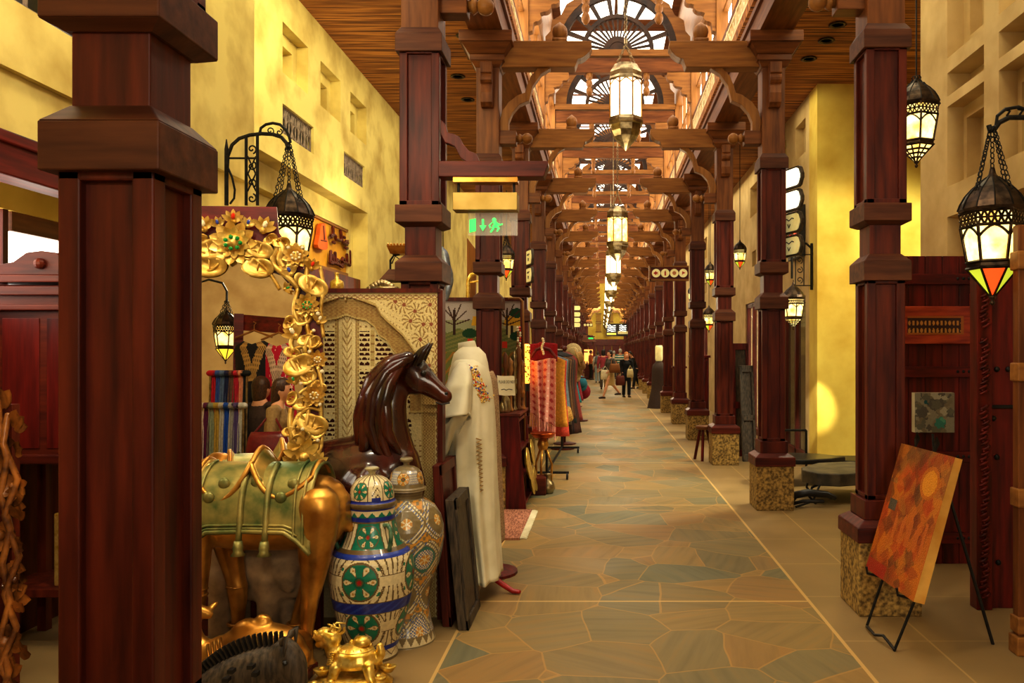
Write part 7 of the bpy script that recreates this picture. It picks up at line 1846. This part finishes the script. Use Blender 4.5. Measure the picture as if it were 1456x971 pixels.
person('person', 'woman in a black tunic with patterned head scarf standing with bags', at(890.5,28), 1.60, .25, fabric((14,12,12)), fabric((24,26,34)), noise_mat('patterned_scarf', srgb(150,70,30), srgb(214,150,80), 30, rough=.9), hairstyle='scarf', armR=[(.25,-.03,1.12),(.16,-.22,.98)], armL=[(.26,.0,1.12),(.30,-.02,.86)], stride=.08, long=.62)
c = Vector(at(882,27.8)); c.z = .60; shoulder_bag('handbag', 'brown handbag hanging from the hand of the woman in black', c, .34, .34, .16, fabric((104,44,24)), None, .2)
c = Vector(at(896,27.7)); c.z = .86; shoulder_bag('shopping_bag', 'cream shopping bag on the arm of the woman in black', c, .26, .3, .08, fabric((206,190,140)), None, .5)
person('person', 'dark-clothed person leaning by the right columns behind the woman in black', at(904,34.5), 1.62, -1.2, fabric((26,22,22)), fabric((22,20,22)), 'hair_dark', tilt=.25, stride=.2, armR=[(.22,-.15,1.15),(.15,-.36,1.05)])
person('person', 'person in black trousers standing at the glowing stall', at(840,45.5), 1.7, pi*.6, fabric((196,110,60)), fabric((16,14,14)), 'hair')
person('person', 'light-topped person beyond the striped polo man', at(873,47), 1.66, pi, fabric((216,196,160)), fabric((90,80,70)), 'hair_grey')
person('person', 'dark-haired saleswoman in a white top among the goods on the left', at(808,20), 1.64, pi/2+.3, fabric((222,208,188)), fabric((60,50,46)), 'hair_dark', hairstyle='long', armR=[(.24,-.06,1.12),(.2,-.28,.98)])
# glowing stall
t = thing('market_stall', 'small glowing orange market stall at the far left end of the corridor', 'stall', at(832,46))
x, y, _ = at(833,46); q = MB(); q.box(x-.55,x+.45,y,y+.7,0,.85); q.build('counter', 'wood_dark_x', t, bevel=.01)
q = MB(); q.box(x-.5,x+.4,y+.5,y+.55,.9,1.75); q.build('lit_back', emis('stall_glow', (1,.42,.10), 1.5), t)
q = MB()
for xx in (x-.52,x+.42): q.box(xx-.03,xx+.03,y+.62,y+.68,0,2.3)
q.frus(x-.7,x+.6,y-.1,y+.8,2.2,x-.5,x+.4,y+.2,y+.7,2.6); q.build('canopy', 'wood_mid_x', t)
random.seed(2)
for i in range(7):
    q = MB(); q.lathe([(0,0),(.05,0),(.06,.1),(.03,.16),(.04,.22),(0,.23)], 10, (x-.45+i*.13,y+.25,.85)); tag(q.build('trinket', 'gold_bright' if i%2 else 'pewter', smooth=True), 'small %s trinket on the glowing stall counter, %s from the left'%('gold' if i%2 else 'silver', ORD[i]), 'trinket', 'trinkets on the stall')
# lit sign at the far end
Y0 = 52; f = PXf(Y0)
t = thing('hanging_sign', 'black hanging sign with glowing white script and yellow strip at the far end', 'sign', tuple(f(877,478)))
q = MB(); a, b_ = f(862,478), f(892,460); q.box(a.x,b_.x,Y0,Y0+.1,a.z,b_.z); q.tube([(0,Y0+.05,b_.z),(0,Y0+.05,5)], .02, 5) if False else None
q.tube([f(866,460,.05), f(866,440,.05), Vector((f(866,0).x,Y0+.05,6.8))], .02, 5); q.tube([f(888,460,.05), Vector((f(888,0).x,Y0+.05,6.8))], .02, 5); q.build('board', 'black', t)
q = MB(); a, b_ = f(863,476), f(876,473.5); q.box(a.x,b_.x,Y0-.03,Y0,a.z,b_.z); q.build('yellow_strip', 'lamp_yellow', t)
q = MB()
for (x0, x1) in ((864,875),(881,890)):
    for j in range(4):
        q.tube([f(x0,463+j*2.6,-.02), f(lerp(x0,x1,.3),462+j*2.6,-.02), f(lerp(x0,x1,.5),464+j*2.4,-.02), f(x1,463+j*2.5,-.02)], .022, 5, round_=True)
q.build('lit_script', emis('white_neon', (1,.98,.9), 1.6), t)
q = MB(); a, b_ = f(878.5,475), f(894,471); q.box(a.x,b_.x,Y0-.05,Y0-.01,a.z,b_.z); q.build('cream_strip', 'sign_cream', t)
t = thing('exit_sign', 'tiny green exit sign far away on the left over the stall', 'sign', tuple(P(840,482,44)))
q = MB(); c = P(840,481,44); q.box(c.x-.13,c.x+.13,43.97,44.03,c.z-.04,c.z+.04); q.build('panel', 'sign_green', t); q = MB(); q.box(c.x-.22,c.x+.22,43.95,44.05,c.z+.07,c.z+.12); q.tube([(c.x,44,c.z+.1),(c.x-.6,44,c.z+.4),(XL,44,c.z+.4)], .02, 5); q.build('bracket', 'iron', t)
# ================================================================ light and camera
def area(name, loc, rot, sx, sy, e, col, spread=None):
    l = bpy.data.lights.new(name, 'AREA'); l.shape = 'RECTANGLE'; l.size = sx; l.size_y = sy; l.energy = e; l.color = col
    if spread: l.spread = spread
    o = bpy.data.objects.new(name, l); C.objects.link(o); o.location = loc; o.rotation_euler = rot; return o
def point(name, loc, e, col, r=.08):
    l = bpy.data.lights.new(name, 'POINT'); l.energy = e; l.color = col; l.shadow_soft_size = r; o = bpy.data.objects.new(name, l); C.objects.link(o); o.location = loc; return o
def spot(name, loc, target, e, col, ang, r=.1, blend=.5):
    l = bpy.data.lights.new(name, 'SPOT'); l.energy = e; l.color = col; l.spot_size = radians(ang); l.spot_blend = blend; l.shadow_soft_size = r
    o = bpy.data.objects.new(name, l); C.objects.link(o); o.location = loc; o.rotation_euler = (Vector(target)-Vector(loc)).to_track_quat('-Z','Y').to_euler(); return o
WARM = (1,.91,.60); SUN = (1,.94,.68)
# warm washes under the aisle ceilings
area('aisle_wash_left', (-2.1,8,5.2), (0,radians(18),0), 1.2, 12, 105, WARM)
area('aisle_wash_left_far', (-2.1,30,5.2), (0,0,0), 1.0, 28, 200, WARM)
area('aisle_wash_right', (2.3,7,5.2), (0,radians(-8),0), 1.0, 10, 70, WARM)
area('aisle_wash_right_far', (2.35,32,5.2), (0,0,0), 1.0, 34, 260, WARM)
# added fill lamp behind the camera
area('added_rear_fill', (2.0,-4.5,3.2), (radians(80),0,radians(8)), 1.8, 3.0, 105, (1,.93,.74))
# alley daylight, spots and added fill lamps on walls and goods
spot('alley_daylight', (5.2,8.2,4.6), (3.2,10.9,1.2), 600, SUN, 75, .3)
spot('left_wall_spot', (-2.0,6.6,5.1), (-3.2,9.2,3.4), 110, (1,.92,.55), 95, .2)
spot('left_bay_spot', (-1.8,3.4,5.1), (-2.9,5.4,3.6), 85, (1,.92,.55), 95, .2)
spot('right_wall_spot', (1.9,4.6,5.1), (2.98,6.4,3.4), 30, (1,.86,.58), 95, .2)
spot('goods_spot', (-.4,2.6,4.6), (-1.6,4.5,.8), 120, (1,.84,.56), 62, .15)
spot('robe_spot', (.4,3.8,4.8), (-.8,5.4,1.0), 60, (1,.88,.66), 45, .15)
spot('painting_spot', (.2,3.2,4.6), (1.8,4.6,.9), 60, (1,.82,.54), 50, .15)
point('added_scarf_fill', (-1.7,2.3,3.6), 75, (1,.9,.68), .15)  # added lamp, brightens the scarves and women shown in the mirror
point('added_back_fill', (-1.4,-2.6,3.6), 130, (1,.9,.66), .2)  # added lamp, brightens the back wall for the mirror view
spot('added_end_spot', (.3,54,4.6), (.3,62,3.2), 900, (1,.84,.5), 95, .3)  # added lamp, brightens the far end wall
spot('alley_glare', (2.35,8.7,2.2), (2.97,11.08,.75), 420, (1,.95,.75), 15, .05, .5)
spot('floor_glint', (-2.4,6.2,4.4), (-.55,7.65,0), 160, (1,.95,.78), 9, .03, .6)
point('added_sign_fill', (-2.6,9.5,3.3), 22, (1,.9,.6), .1)  # added lamp, brightens the mustard shop sign
for i, (y, e) in enumerate(((8.9,420),(12.6,330),(15.8,330),(19.0,300),(22.2,300),(28.0,300),(36.0,300))):
    spot('arcade_sun', (2.75,y+.3,4.3), (.0,y-.2,0), e, SUN, 52, .25, .6)
spot('floor_foreground', (-.2,1.2,5.0), (.2,2.9,0), 25, SUN, 60, .4, .9)
point('shop_glow', (-3.1,3.6,2.2), 5, WARM, .2)
point('lantern_glow_left', (-2.42,6.0,2.5), 14, (1,.7,.3))
point('lantern_glow_right', (2.2,4.4,2.35), 10, (1,.7,.3))
for yy, zz, e in [(9.75,3.95,14),(15.0,3.15,24)]+[(20.4+5.6*i,3.1,45) for i in range(7)]: point('nave_lantern_glow', (NX,yy,zz), e, (1,.88,.62), .2)
w = bpy.data.worlds.new('World'); bpy.context.scene.world = w; w.use_nodes = True
w.node_tree.nodes['Background'].inputs[0].default_value = (.9,.8,.6,1); w.node_tree.nodes['Background'].inputs[1].default_value = .1
cd = bpy.data.cameras.new('Camera'); co = bpy.data.objects.new('Camera', cd); C.objects.link(co)
co.location = (0,0,H); co.rotation_euler = (pi/2,0,0); cd.sensor_width = 36; cd.lens = F/1456*36
cd.shift_x = (728-CX)/1456; cd.shift_y = (CY-485.5)/1456; cd.clip_start = .05; cd.clip_end = 300
sc_ = bpy.context.scene; sc_.camera = co
sc_.view_settings.view_transform = 'Standard'; sc_.view_settings.look = 'None'; sc_.view_settings.exposure = 0.5; sc_.view_settings.gamma = 0.83
sc_.cycles.max_bounces = 8
